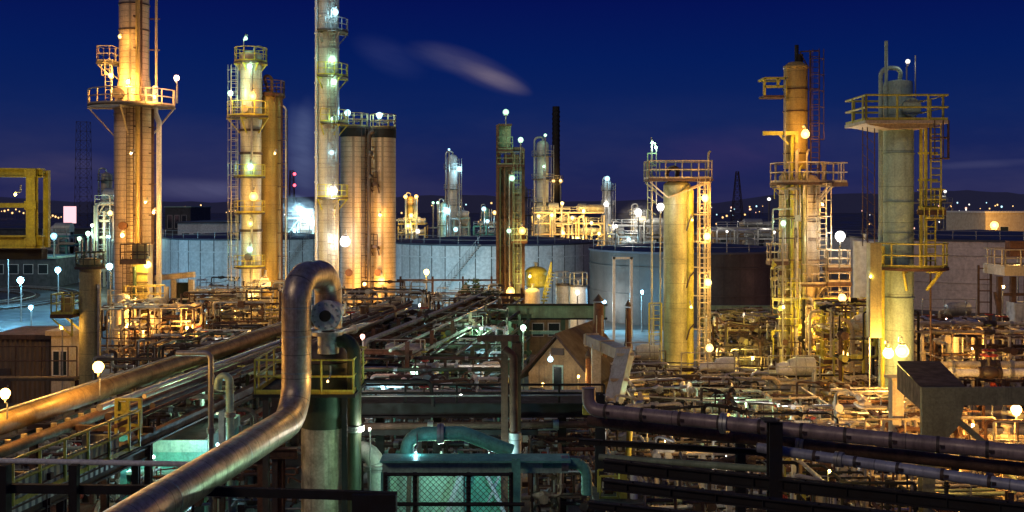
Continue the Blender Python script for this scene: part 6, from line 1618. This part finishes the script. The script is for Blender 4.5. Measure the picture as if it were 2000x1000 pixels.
solo('deck', 'small dark deck carrying the yellow machine and the gas cylinder', 'platform', MB().box(X(1160, Y), X(1255, Y), Y-.4, Y+1.2, Z(982, Y), Z(975, Y)-.002), 'grate')
# bundle of leaning rods
for i in range(7):
    Y_ = 33+i*.12; solo('leaning_rod', 'long rusty rod leaning in the bundle under the girder bridge', 'rod', MB().tube([(X(1068+i*9, Y_), Y_, Z(892, Y_)), (X(1102+i*9, Y_), Y_+.8, Z(835, Y_))], .035, 6), ['rust', 'tan', 'brown'][i % 3], group='rods leaning together under the girder bridge')
for i, (ua, ub, v0, v1, mt, lab) in enumerate([(1188, 1172, 838, 860, 'cream', 'short pale slanting pipe end below the maroon pipe'), (1222, 1238, 838, 900, 'yellow', 'bright yellow upright pipe below the maroon pipe')]):
    pipe(lab, [V(X(ua if i == 0 else 1230, 33), 33, Z(v0, 33)), V(X(ub if i == 0 else 1226, 33), 33, Z(v1, 33)), V(X(ub if i == 0 else 1226, 33), 33.3, 0)], .1, mt, .2)

# ---- small equipment through the yard
def pump(label, x, y, sc=1., mat='galv', rz=0, group=None):
    t = Thing('pump', label, 'pump', (x, y, 0), group); ca, sa = math.cos(rz), math.sin(rz)
    q = lambda a, b_, c_: V(x+(a*ca-b_*sa)*sc, y+(a*sa+b_*ca)*sc, c_*sc)
    t.part('base', MB().beam(q(-.8, 0, .1), q(.8, 0, .1), .6*sc, .2*sc), 'concrete')
    t.part('motor', MB().tube([q(-.75, 0, .5), q(-.7, 0, .5), q(-.1, 0, .5), q(-.05, 0, .5)], [.12*sc, .25*sc, .25*sc, .12*sc], 14), mat)
    t.part('volute', MB().tube([q(.15, 0, .5), q(.2, 0, .5), q(.45, 0, .5), q(.5, 0, .5)], [.15*sc, .32*sc, .32*sc, .15*sc], 16).tube([q(-.05, 0, .5), q(.2, 0, .5)], .07*sc, 8), 'brown')
    t.part('discharge_pipe', MB().tube(bend([q(.32, 0, .7), q(.32, 0, 1.8), q(.32, .9, 1.8)], .25*sc), .1*sc, 10), 'galv')
    return t
def exchanger(label, x, y, L, r, z, mat, ang=0, group=None):
    t = Thing('heat_exchanger', label, 'heat exchanger', (x, y, 0), group); d_ = V(math.cos(ang), math.sin(ang), 0); c = V(x, y, z)
    t.part('shell', MB().tube([c-d_*L/2-d_*r*.5, c-d_*L/2-d_*r*.3, c-d_*L/2, c+d_*L/2, c+d_*L/2+d_*r*.3, c+d_*L/2+d_*r*.5], [r*.1, r*.75, r, r, r*.75, r*.1], 22), mat)
    f_ = MB()
    for k in (-.38, .38): flanges(f_, c+d_*L*k, d_, r, 1.2, .06)
    t.part('flange', f_, 'galv')
    s_ = MB()
    for k in (-.25, .25): s_.box((c+d_*L*k).x-.12, (c+d_*L*k).x+.12, (c+d_*L*k).y-r*.7, (c+d_*L*k).y+r*.7, 0, z-r*.8)
    t.part('saddle', s_, 'concrete')
    n_ = MB()
    for k in (-.3, .3): n_.tube([c+d_*L*k, c+d_*L*k+V(0, 0, r+.5)], r*.22, 10).tube([c+d_*L*k+V(0, 0, r+.5), c+d_*L*k+V(0, 0, r+.6)], r*.35, 12)
    t.part('nozzle', n_, mat)
    return t
def standpipes(label, u0, u1, Y, vt, n, mats, seed, name='manifold'):
    rr = random.Random(seed); t = Thing(name, label, 'manifold', (X((u0+u1)/2, Y), Y, 0))
    t.part('header', MB().tube([(X(u0, Y), Y, .6), (X(u1, Y), Y, .6)], .14, 12), mats[0])
    for i in range(n):
        u = u0+(u1-u0)*(i+.5)/n; zt = Z(vt+rr.uniform(-12, 14), Y); r = rr.uniform(.045, .09); dx_ = rr.uniform(-.6, .6)
        rs = t.part('riser_pipe', MB().tube(bend([(X(u, Y), Y, .6), (X(u, Y), Y, zt), (X(u, Y)+dx_, Y+.3, zt)], .2), r, 8), rr.choice(mats))
        zc = .6+(zt-.6)*rr.uniform(.3, .7)
        vb = MB().tube([(X(u, Y), Y, zc-r*2.5), (X(u, Y), Y, zc), (X(u, Y), Y, zc+r*2.5)], [r*1.3, r*2.2, r*1.3], 8).tube([(X(u, Y), Y, zc), (X(u, Y), Y-r*5, zc)], r*.4, 5)
        vb.tube([V(X(u, Y)+r*2.4*math.cos(a_), Y-r*4.6, zc+r*2.4*math.sin(a_)) for a_ in [2*PI*k/10 for k in range(10)]], r*.3, 5, closed=True)
        t.part('valve', vb, rr.choice(['steel', 'red', 'galv']), rs)
    return t
standpipes('row of yellow lit standpipes between the olive and two stage columns', 1395, 1505, 60, 690, 9, ['tan', 'cream', 'olive', 'galv'], 21)
standpipes('low valve manifold along the foot of the olive column', 1215, 1390, 54, 775, 14, ['cream', 'tan', 'galv', 'yellow'], 22)
standpipes('low valve manifold in front of the two stage column', 1420, 1700, 50, 780, 18, ['cream', 'tan', 'galv', 'yellow', 'white'], 23)
standpipes('pale valve manifold beneath the maroon foreground pipes', 1230, 1480, 34, 900, 12, ['cream', 'galv', 'pale', 'brown'], 24)
standpipes('cream pipe manifold behind the sloping beams at the lower right', 1520, 1700, 33, 905, 9, ['cream', 'yellow', 'galv', 'tan'], 25)
standpipes('orange lit manifold under the pink support column', 1690, 1830, 38, 850, 8, ['tan', 'cream', 'rust'], 26)
standpipes('pump manifold in front of the pinkish tank', 1790, 1990, 56, 650, 10, ['cream', 'pale', 'tan', 'galv'], 27)
standpipes('green lit valve manifold before the control building', 700, 860, 56, 735, 10, ['galv', 'palegreen', 'pale', 'white'], 28)
standpipes('dark valve manifold under the girder bridge', 860, 1100, 40, 815, 10, ['galv', 'steel', 'pale'], 29)
standpipes('tan manifold under the tallest column beside the orange rack', 325, 470, 58, 690, 10, ['tan', 'cream', 'galv'], 30)
standpipes('shadowy manifold between the left racks', 290, 520, 46, 745, 12, ['galv', 'tealpale', 'pale', 'brown'], 31)
standpipes('manifold tangled at the lower left behind the walkway', 60, 230, 36, 890, 8, ['galv', 'brown', 'pale'], 32)
standpipes('manifold at the bottom centre beside the yellow machine', 1070, 1180, 31, 950, 7, ['rust', 'tan', 'galv'], 33)
standpipes('small manifold at the foot of the dark central tower', 860, 1010, 78, 600, 8, ['pale', 'galv', 'palegreen'], 34)
exchanger('dark round exchanger behind the goose neck flange', X(712, 60), 60, 2.2, .75, Z(590, 60)-1.5, 'brown', PI/2)
exchanger('silver exchanger lying by the low yellow lit rack', X(1300, 50), 50, 4, .55, 1.3, 'silver')
exchanger('tan exchanger on saddles below the two stage column', X(1580, 47), 47, 4.4, .5, 1.2, 'tan')
exchanger('cream exchanger behind the canopy gusset', X(1900, 41), 41, 4.5, .6, 2.0, 'cream')
exchanger('pale green exchanger left of the girder bridge column', X(860, 48), 48, 4.2, .55, 1.6, 'palegreen')
exchanger('orange lit exchanger at the foot of the tallest column', X(385, 56), 56, 3.6, .5, 2.4, 'tan')
exchanger('grey exchanger in shadow between the left racks', X(420, 44), 44, 3.4, .5, 1.5, 'galv')
exchanger('rusty exchanger under the lower left walkway', X(120, 34), 34, 3.5, .5, 1.6, 'brown')
exchanger('grey exchanger under the sloping foreground beams', X(1330, 31), 31, 3.8, .5, 1.4, 'galv')
exchanger('white exchanger under the upright black post', X(1610, 30), 30, 3., .42, 1.2, 'white')
vdrum('yellow green squat drum in the middle racks', 873, 640, 690, 24, 60, 'yellow', base=0)
vdrum('small pale drum under the bridge near the green lamps', 960, 640, 690, 18, 70, 'pale', base=0)
vdrum('small tan drum among the standpipes behind the olive column', 1480, 650, 740, 20, 62, 'tan', base=0)
vdrum('dark blue grey drum beside the standpipes', 1415, 725, 775, 26, 57, 'bluegrey', base=0)
vdrum('cream drum between the right columns', 1668, 735, 800, 22, 50, 'cream', base=0)
vdrum('grey drum at the pump rows by the pinkish tank', 1860, 645, 700, 24, 56, 'pale', base=0)
pr = random.Random(77)
for i, (u, Y, mt, lab) in enumerate([(1820, 54, 'cream', 'cream pump first in the row before the pinkish tank'), (1880, 53, 'galv', 'grey pump second in the row before the pinkish tank'), (1945, 52, 'rust', 'rust red pump third in the row before the pinkish tank'),
      (1250, 45, 'tan', 'tan pump near the little yellow ladder tower'), (1420, 44, 'cream', 'cream pump on the yellow lit apron'), (1500, 43, 'galv', 'grey pump on the yellow lit apron'), (1570, 42, 'tan', 'tan pump right of the two apron pumps'), (1760, 46, 'yellow', 'yellow pump at the foot of the grey green column'),
      (980, 52, 'galv', 'grey pump beside the rusty centre column'), (900, 46, 'palegreen', 'pale green pump in front of the control building'), (560, 50, 'brown', 'brown pump left of the stained vessel'), (470, 40, 'galv', 'grey pump beside the teal cabin'), (330, 52, 'tan', 'tan pump beneath the tallest column'), (1380, 37, 'cream', 'cream pump under the maroon foreground pipe'), (1660, 38, 'tan', 'tan pump in the orange light by the canopy')]):
    pump(lab, X(u, Y), Y, 1.25, mt, pr.uniform(-.4, .4))
# hand railings around the yard
def yard_rail(label, pts, mat, gap=1.4, h=1.1, r=.035, legs=False):
    t = Thing('handrail', label, 'handrail', tuple(V(*pts[0])))
    t.part('railing', rail_mb(pts, h, gap, r, toe=False), mat)
    if legs:
        d_ = MB(); 
        for a_, b2 in zip(pts, pts[1:]): d_.beam(V(*a_)-V(0, 0, .12), V(*b2)-V(0, 0, .12), .7, .16)
        t.part('deck', d_, 'grate'); lg = MB()
        for p_ in pts: lg.ibeam((p_[0], p_[1], 0), (p_[0], p_[1], p_[2]-.2), .16, .16, .02)
        t.part('leg', lg, mat)
yard_rail('dark handrail in front of the tan cabins on the left', [(X(-20, 55), 55, Z(735, 55)), (X(150, 55), 55, Z(735, 55))], 'brown', h=1.6, legs=True)
yard_rail('orange lit handrail behind the tallest column racks', [(X(328, 70), 70, Z(640, 70)), (X(545, 70), 70, Z(636, 70))], 'tan', legs=True)
yard_rail('upper brown handrail beside the amber pole', [(X(690, 72), 72, Z(640, 72)), (X(905, 72), 72, Z(640, 72))], 'brown', legs=True)
yard_rail('green handrail under the bridge in the middle', [(X(860, 58), 58, Z(700, 58)), (X(1000, 58), 58, Z(700, 58))], 'darkgreen', legs=True)
yard_rail('yellow lit handrail between the round columns', [(X(1390, 58), 58, Z(735, 58)), (X(1520, 58), 58, Z(735, 58))], 'tan', legs=True)
yard_rail('cream handrail behind the pumps by the pinkish tank', [(X(1785, 60), 60, Z(675, 60)), (X(2010, 60), 60, Z(675, 60))], 'cream', legs=True)
yard_rail('orange lit handrail below the pink support column', [(X(1690, 36), 36, Z(880, 36)), (X(1800, 36), 36, Z(880, 36))], 'tan', legs=True)
yard_rail('dark handrail above the rods under the bridge', [(X(1050, 37), 37, Z(840, 37)), (X(1160, 37), 37, Z(840, 37))], 'steel', legs=True)
for i, (v, y_, ua, ub) in enumerate([(668, 66, 700, 930), (712, 56, 700, 985), (742, 50, 700, 985), (655, 68, 285, 545), (722, 52, 290, 545), (722, 60, 1215, 1300), (716, 57, 1395, 1520)]):
    yard_rail(['upper dark walkway in the green lit middle yard', 'second dark walkway in the green lit middle yard', 'lowest dark walkway before the girder bridge', 'dark walkway under the orange handrail behind the left racks', 'dark walkway low between the left racks', 'short dark walkway beside the yellow ladder tower', 'short dark walkway under the yellow lit handrail'][i], [(X(ua, y_), y_, Z(v, y_)), (X((ua+ub)/2, y_), y_, Z(v, y_)), (X(ub, y_), y_, Z(v, y_))], 'steel', legs=True)
# stack of little railed platforms right of the two stage column
Y = 54; t = Thing('stair_tower', 'yellow railed stair tower with crossing bars between the two right columns', 'steel tower', (X(1628, Y), Y, 0))
fr = MB()
for uu in (1606, 1628, 1652): fr.beam((X(uu, Y), Y, 0), (X(uu, Y), Y, Z(590, Y)), .1)
t.part('frame', fr, 'yellow')
for vv in (650, 700, 745): box_platform(t, X(1603, Y), X(1655, Y), Y-.5, Y+1, Z(vv, Y), 'yellow', 'brown', gap=.7, r=.035, h=.95)
for (lab, a_, b2, vt, y_, mt, sd2, lv_) in [('tall open frame with drums between the olive and two stage columns', 1398, 1505, 632, 66, 'brown', 41, 4), ('low open frame beside the yellow ladder tower', 1222, 1290, 705, 57, 'brown', 42, 3),
      ('open frame with small drums right of the yellow stair tower', 1660, 1722, 640, 52, 'tan', 43, 4), ('brown open frame behind the pumps before the pinkish tank', 1800, 1905, 612, 62, 'brown', 44, 4),
      ('tan open frame with drums between the tallest column and the twin columns', 385, 475, 585, 68, 'brown', 45, 4), ('dark open frame beneath the twin silos', 690, 775, 610, 70, 'steel', 46, 4),
      ('dark green open frame left of the pale green bridge', 850, 935, 640, 66, 'darkgreen', 47, 4), ('dark open frame behind the girder bridge railing', 720, 830, 700, 52, 'steel', 48, 3),
      ('cream lit open frame on the yard behind the long level pipe', 1330, 1440, 728, 51, 'brown', 49, 3), ('tan open frame on the yard below the two stage column', 1500, 1600, 735, 49, 'tan', 50, 3)]:
    process_block(lab, a_, b2, vt, y_, mt, sd2, lv_, sc=.42)
# ---- lamps deep in the clutter that light the racks
L(420, 690, 50, WHT, 420, 'white lamp between the left racks above the dark manifold', px=3, style='pole', base=0)
L(560, 640, 60, AMB, 380, 'amber lamp where the left rack passes the twin columns', px=3, style='pole', base=0)
L(365, 640, 60, SOD, 700, 'orange lamp on the orange lit rack below the portal frame', px=3, style='pole', base=0)
L(455, 610, 70, AMB, 380, 'amber lamp over the orange handrail behind the racks', px=3, style='pole', base=0)
L(250, 600, 80, AMB, 300, 'amber lamp behind the service tower', px=3, style='pole', base=0)
L(120, 640, 57, SOD, 300, 'orange lamp on the small orange lit cabin', px=3, style='pole', base=0)
L(300, 892, 34.2, MERC, 170, 'greenish lamp in front of the teal cabin wall', px=3, style='pole', base=0)
L(445, 800, 41, MERC, 260, 'greenish lamp behind the teal cabin roof', px=3, style='pole', base=0)
L(425, 868, 35, COOL, 260, 'bluish lamp beside the sheet awning', px=3, style='pole', base=0)
L(240, 905, 36, COOL, 160, 'bluish lamp low under the walkway gate', px=3, style='pole', base=0)
L(860, 914, 26.6, MERC, 150, 'added green lamp hidden behind the teal beam to light the screen wall', px=5)  # these beam lamps are added out of sight to light the screen wall
L(955, 916, 26.8, COOL, 130, 'added turquoise lamp hidden behind the teal beam near its right post', px=5)
L(800, 918, 26.6, MERC, 90, 'second added green lamp hidden behind the left end of the teal beam', px=4)
L(722, 838, 28.3, WHT, 60, 'white lamp just right of the stained vessel', px=3, style='pole', base=0)
L(812, 884, 24.2, COOL, 8, 'bluish lamp on the teal arching pipe', px=3)
L(640, 745, 27.0, AMB, 14, 'small amber lamp on the vessel platform rail', px=3)
L(900, 770, 50, WHT, 420, 'white lamp over the manifold behind the girder bridge', px=3, style='pole', base=0)
L(750, 780, 44, COOL, 300, 'bluish lamp at the left end of the girder bridge rack', px=3, style='pole', base=0)
L(1130, 735, 50, SOD, 140, 'orange lamp lighting the little house gable', px=3, style='pole', base=0)
L(1060, 750, 49, SOD, 160, 'orange lamp at the foot of the little house gable', px=3, style='pole', base=0)
L(1230, 760, 48, AMB, 252, 'amber lamp between the duct and the ladder tower', px=3, style='pole', base=0)
L(1470, 700, 57, YEL, 252, 'yellow lamp over the standpipe row', px=3, style='pole', base=0)
L(1440, 800, 44, MERC, 252, 'greenish lamp low on the yellow lit apron', px=3, style='pole', base=0)
L(1580, 830, 40, WHT, 228, 'white lamp behind the maroon pipe right of the post', px=3, style='pole', base=0)
L(1300, 860, 33, AMB, 156, 'amber lamp under the maroon foreground pipe', px=3, style='pole', base=0)
L(1400, 900, 30, WHT, 96, 'whitish lamp low among the grey exchangers', px=3, style='pole', base=0)
L(1620, 920, 28, YEL, 120, 'yellow lamp low behind the sloping black beams', px=3, style='pole', base=0)
L(1800, 930, 40, SOD, 2200, 'orange lamp under the steel canopy gusset', px=3, style='pole', base=0)
L(1900, 830, 34, SOD, 1000, 'orange lamp under the steel canopy roof', px=3, style='pole', base=0)
L(1900, 680, 54, SOD, 650, 'amber lamp over the pump row by the pinkish tank', px=3, style='pole', base=0)
L(1960, 560, 62, AMB, 320, 'amber lamp on the brown stair tower at the right edge', px=3, style='pole', base=0)
L(1850, 622, 90, PINK, 1200, 'pinkish lamp on the yard side of the pinkish tank', px=3, style='pole', base=0)
L(1990, 480, 70, AMB, 600, 'amber lamp above the right edge landing', px=3, style='pole', base=0)
L(400, 598, 106, COOL, 3040, 'added bluish wash lamp before the long blue grey tank', px=3, style='pole', base=0)  # row of added lamps, set low behind clutter to wash the tank walls
L(590, 598, 105, COOL, 2280, 'added bluish wash lamp right of the twin columns before the blue grey tank', px=3, style='pole', base=0)
L(820, 596, 104, COOL, 2850, 'added bluish wash lamp on the left part of the pale panelled tank', px=3, style='pole', base=0)
L(930, 596, 104, COOL, 2280, 'added bluish wash lamp low on the pale panelled tank', px=3, style='pole', base=0)
L(1110, 594, 104, WHT, 1710, 'added whitish wash lamp on the right part of the pale panelled tank', px=3, style='pole', base=0)
L(1450, 600, 85, SOD, 420, 'orange lamp low before the dark tank', px=3, style='pole', base=0)
L(60, 600, 95, BLUE, 1500, 'bright blue mast lamp out in the rail yard', px=5, style='pole')
L(15, 500, 120, BLUE, 1700, 'blue mast lamp behind the frame in the rail yard', px=5, style='pole')
L(40, 290, 36, YEL, 300, 'lamp above the yellow box girder frame', px=3) if False else None
L(30, 380, 37, YEL, 150, 'small yellow lamp inside the yellow box girder frame', px=3)
# ---- masses of small piping
T = tangle
T('mass of small rusty and grey piping between the left racks', 285, 540, 660, 790, 44, 58, 190, ['brown', 'steel', 'galv', 'darkgreen', 'steel', 'white'], 1)
T('mass of small piping and boxes at the foot of the tallest column', 222, 400, 590, 700, 59, 66, 150, ['tan', 'rust', 'brown', 'cream'], 2)
T('mass of small piping left of the twin silos and twin columns', 400, 560, 560, 640, 64, 76, 110, ['tan', 'brown', 'galv', 'steel'], 3)
T('mass of small piping under the twin silos', 660, 830, 565, 660, 62, 76, 140, ['brown', 'galv', 'tan', 'steel'], 4)
T('mass of small piping before the green bridge', 700, 990, 625, 740, 58, 70, 230, ['darkgreen', 'steel', 'silver', 'white', 'black'], 5)
T('mass of small piping in front of the control building', 690, 985, 730, 800, 42, 55, 130, ['steel', 'silver', 'white', 'black'], 6)
T('mass of small piping beside the foot of the dark central tower', 845, 975, 565, 625, 76, 86, 90, ['galv', 'darkgreen', 'brown', 'pale'], 7)
T('mass of yellow lit valves and small piping on the open yard', 1215, 1720, 745, 830, 43, 55, 330, ['steel', 'black', 'silver', 'cream', 'brown', 'silver'], 8, (.7, 4.5), (.02, .08))
T('mass of small piping between the olive and two stage columns', 1388, 1518, 620, 770, 59, 68, 150, ['olive', 'brown', 'steel', 'silver'], 9)
T('mass of small piping between the two columns on the right', 1598, 1735, 590, 760, 49, 57, 150, ['steel', 'yellow', 'brown', 'cream', 'black'], 10)
T('mass of small piping and valves before the pinkish tank', 1785, 2010, 635, 715, 52, 62, 170, ['cream', 'silver', 'steel', 'brown'], 11)
T('mass of small piping under the sloping foreground pipes', 1190, 1500, 845, 1000, 26, 40, 200, ['galv', 'steel', 'cream', 'brown', 'black'], 12, (.6, 3.), (.02, .065))
T('mass of cream and rusty piping under the black beams', 1500, 1740, 860, 1000, 28, 40, 130, ['cream', 'black', 'silver', 'rust'], 13, (.6, 3.), (.02, .065))
t = Thing('yard_wall', 'low concrete wall glowing orange under the steel canopy', 'wall', (X(1850, 45.5), 45.5, 0))
t.part('panel', MB().box(X(1700, 46), X(2040, 46), 46, 46.25, 0, 1.75), 'concrete'); t.part('coping', MB().box(X(1698, 46), X(2042, 46), 45.9, 46.35, 1.752, 1.88), 'cream')
for i, (uu, y_) in enumerate([(1552, 31), (1600, 32), (1644, 33), (1424, 30), (1372, 33), (1668, 36)]):
    tt = Thing('support_post', ['first', 'second', 'third', 'fourth', 'fifth', 'sixth'][i]+' bright cream post standing among the pipes under the sloping black beams', 'post', (X(uu, y_), y_, 0))
    tt.part('post', MB().beam((X(uu, y_), y_, 0), (X(uu, y_), y_, Z(888, y_)), .16), 'cream'); tt.part('cap_plate', MB().box(X(uu, y_)-.5, X(uu, y_)+.5, y_-.1, y_+.1, Z(888, y_)+.002, Z(884, y_)), 'cream')
T('mass of orange lit piping under the steel canopy', 1680, 2010, 790, 960, 36, 44, 130, ['tan', 'rust', 'cream', 'galv'], 14, (.6, 3.5), (.025, .08))
T('mass of dark small piping at the bottom centre', 1035, 1180, 835, 1000, 28, 36, 130, ['steel', 'rust', 'galv', 'brown'], 15, (.5, 2.5), (.02, .06))
T('mass of dark small piping under the raised walkway', -10, 270, 850, 1000, 33, 41, 130, ['steel', 'galv', 'brown', 'corr'], 16, (.6, 3.), (.02, .07))
T('mass of dark small piping behind the diagonal goose neck run', 270, 590, 945, 1000, 30, 34, 60, ['steel', 'brown', 'galv', 'rust'], 17, (.6, 3.), (.02, .07))
T('mass of small pipework in shadow under the girder bridge', 700, 1000, 800, 900, 33, 44, 130, ['steel', 'galv', 'teal', 'brown'], 18, (.6, 3.), (.02, .07))
T('mass of small piping on the side of the two stage column', 1508, 1560, 360, 700, 56.2, 56.7, 60, ['olive', 'galv', 'yellow', 'brown'], 19, (.3, 1.8), (.02, .05))
T('mass of small piping before the long blue grey tank', 378, 470, 548, 605, 90, 104, 60, ['steel', 'bluegrey', 'galv'], 20)
# small tree by the central tower
t = Thing('small_tree', 'small dark leafy tree in front of the pale panelled tank', 'tree', (X(925, 86), 86, 0))
tr = MB().tube([(X(925, 86), 86, 0), (X(926, 86), 86, 3), (X(924, 86), 86.1, 5)], [.16, .1, .04], 8)
tq = random.Random(4)
for i in range(9):
    a_ = tq.uniform(0, 2*PI); z_ = tq.uniform(2.2, 4.6); tr.tube([(X(925, 86), 86, z_), (X(925, 86)+math.cos(a_)*.9, 86+math.sin(a_)*.9, z_+.8)], [.05, .015], 5)
t.part('trunk', tr, 'brown')
M['leaf'] = surf('leaf_green', (.06,.12,.04), .7, 0, .4, nscale=3)
lv = MB()
for i in range(1500):
    while True:
        p = V(tq.uniform(-1, 1), tq.uniform(-1, 1), tq.uniform(-1, 1))
        if p.length < 1 and (math.sin(p.x*7)+math.sin(p.z*6+1)+math.sin(p.y*8)) > -.6: break
    c_ = V(X(925, 86)+p.x*1.1, 86+p.y*1.1, 4.6+p.z*1.25); e1 = V(tq.uniform(-1, 1), tq.uniform(-1, 1), tq.uniform(-1, 1)).normalized()*.09; e2 = e1.orthogonal().normalized()*.06
    lv.poly([c_-e1, c_+e2, c_+e1, c_-e2])
t.part('crown', lv, 'leaf')
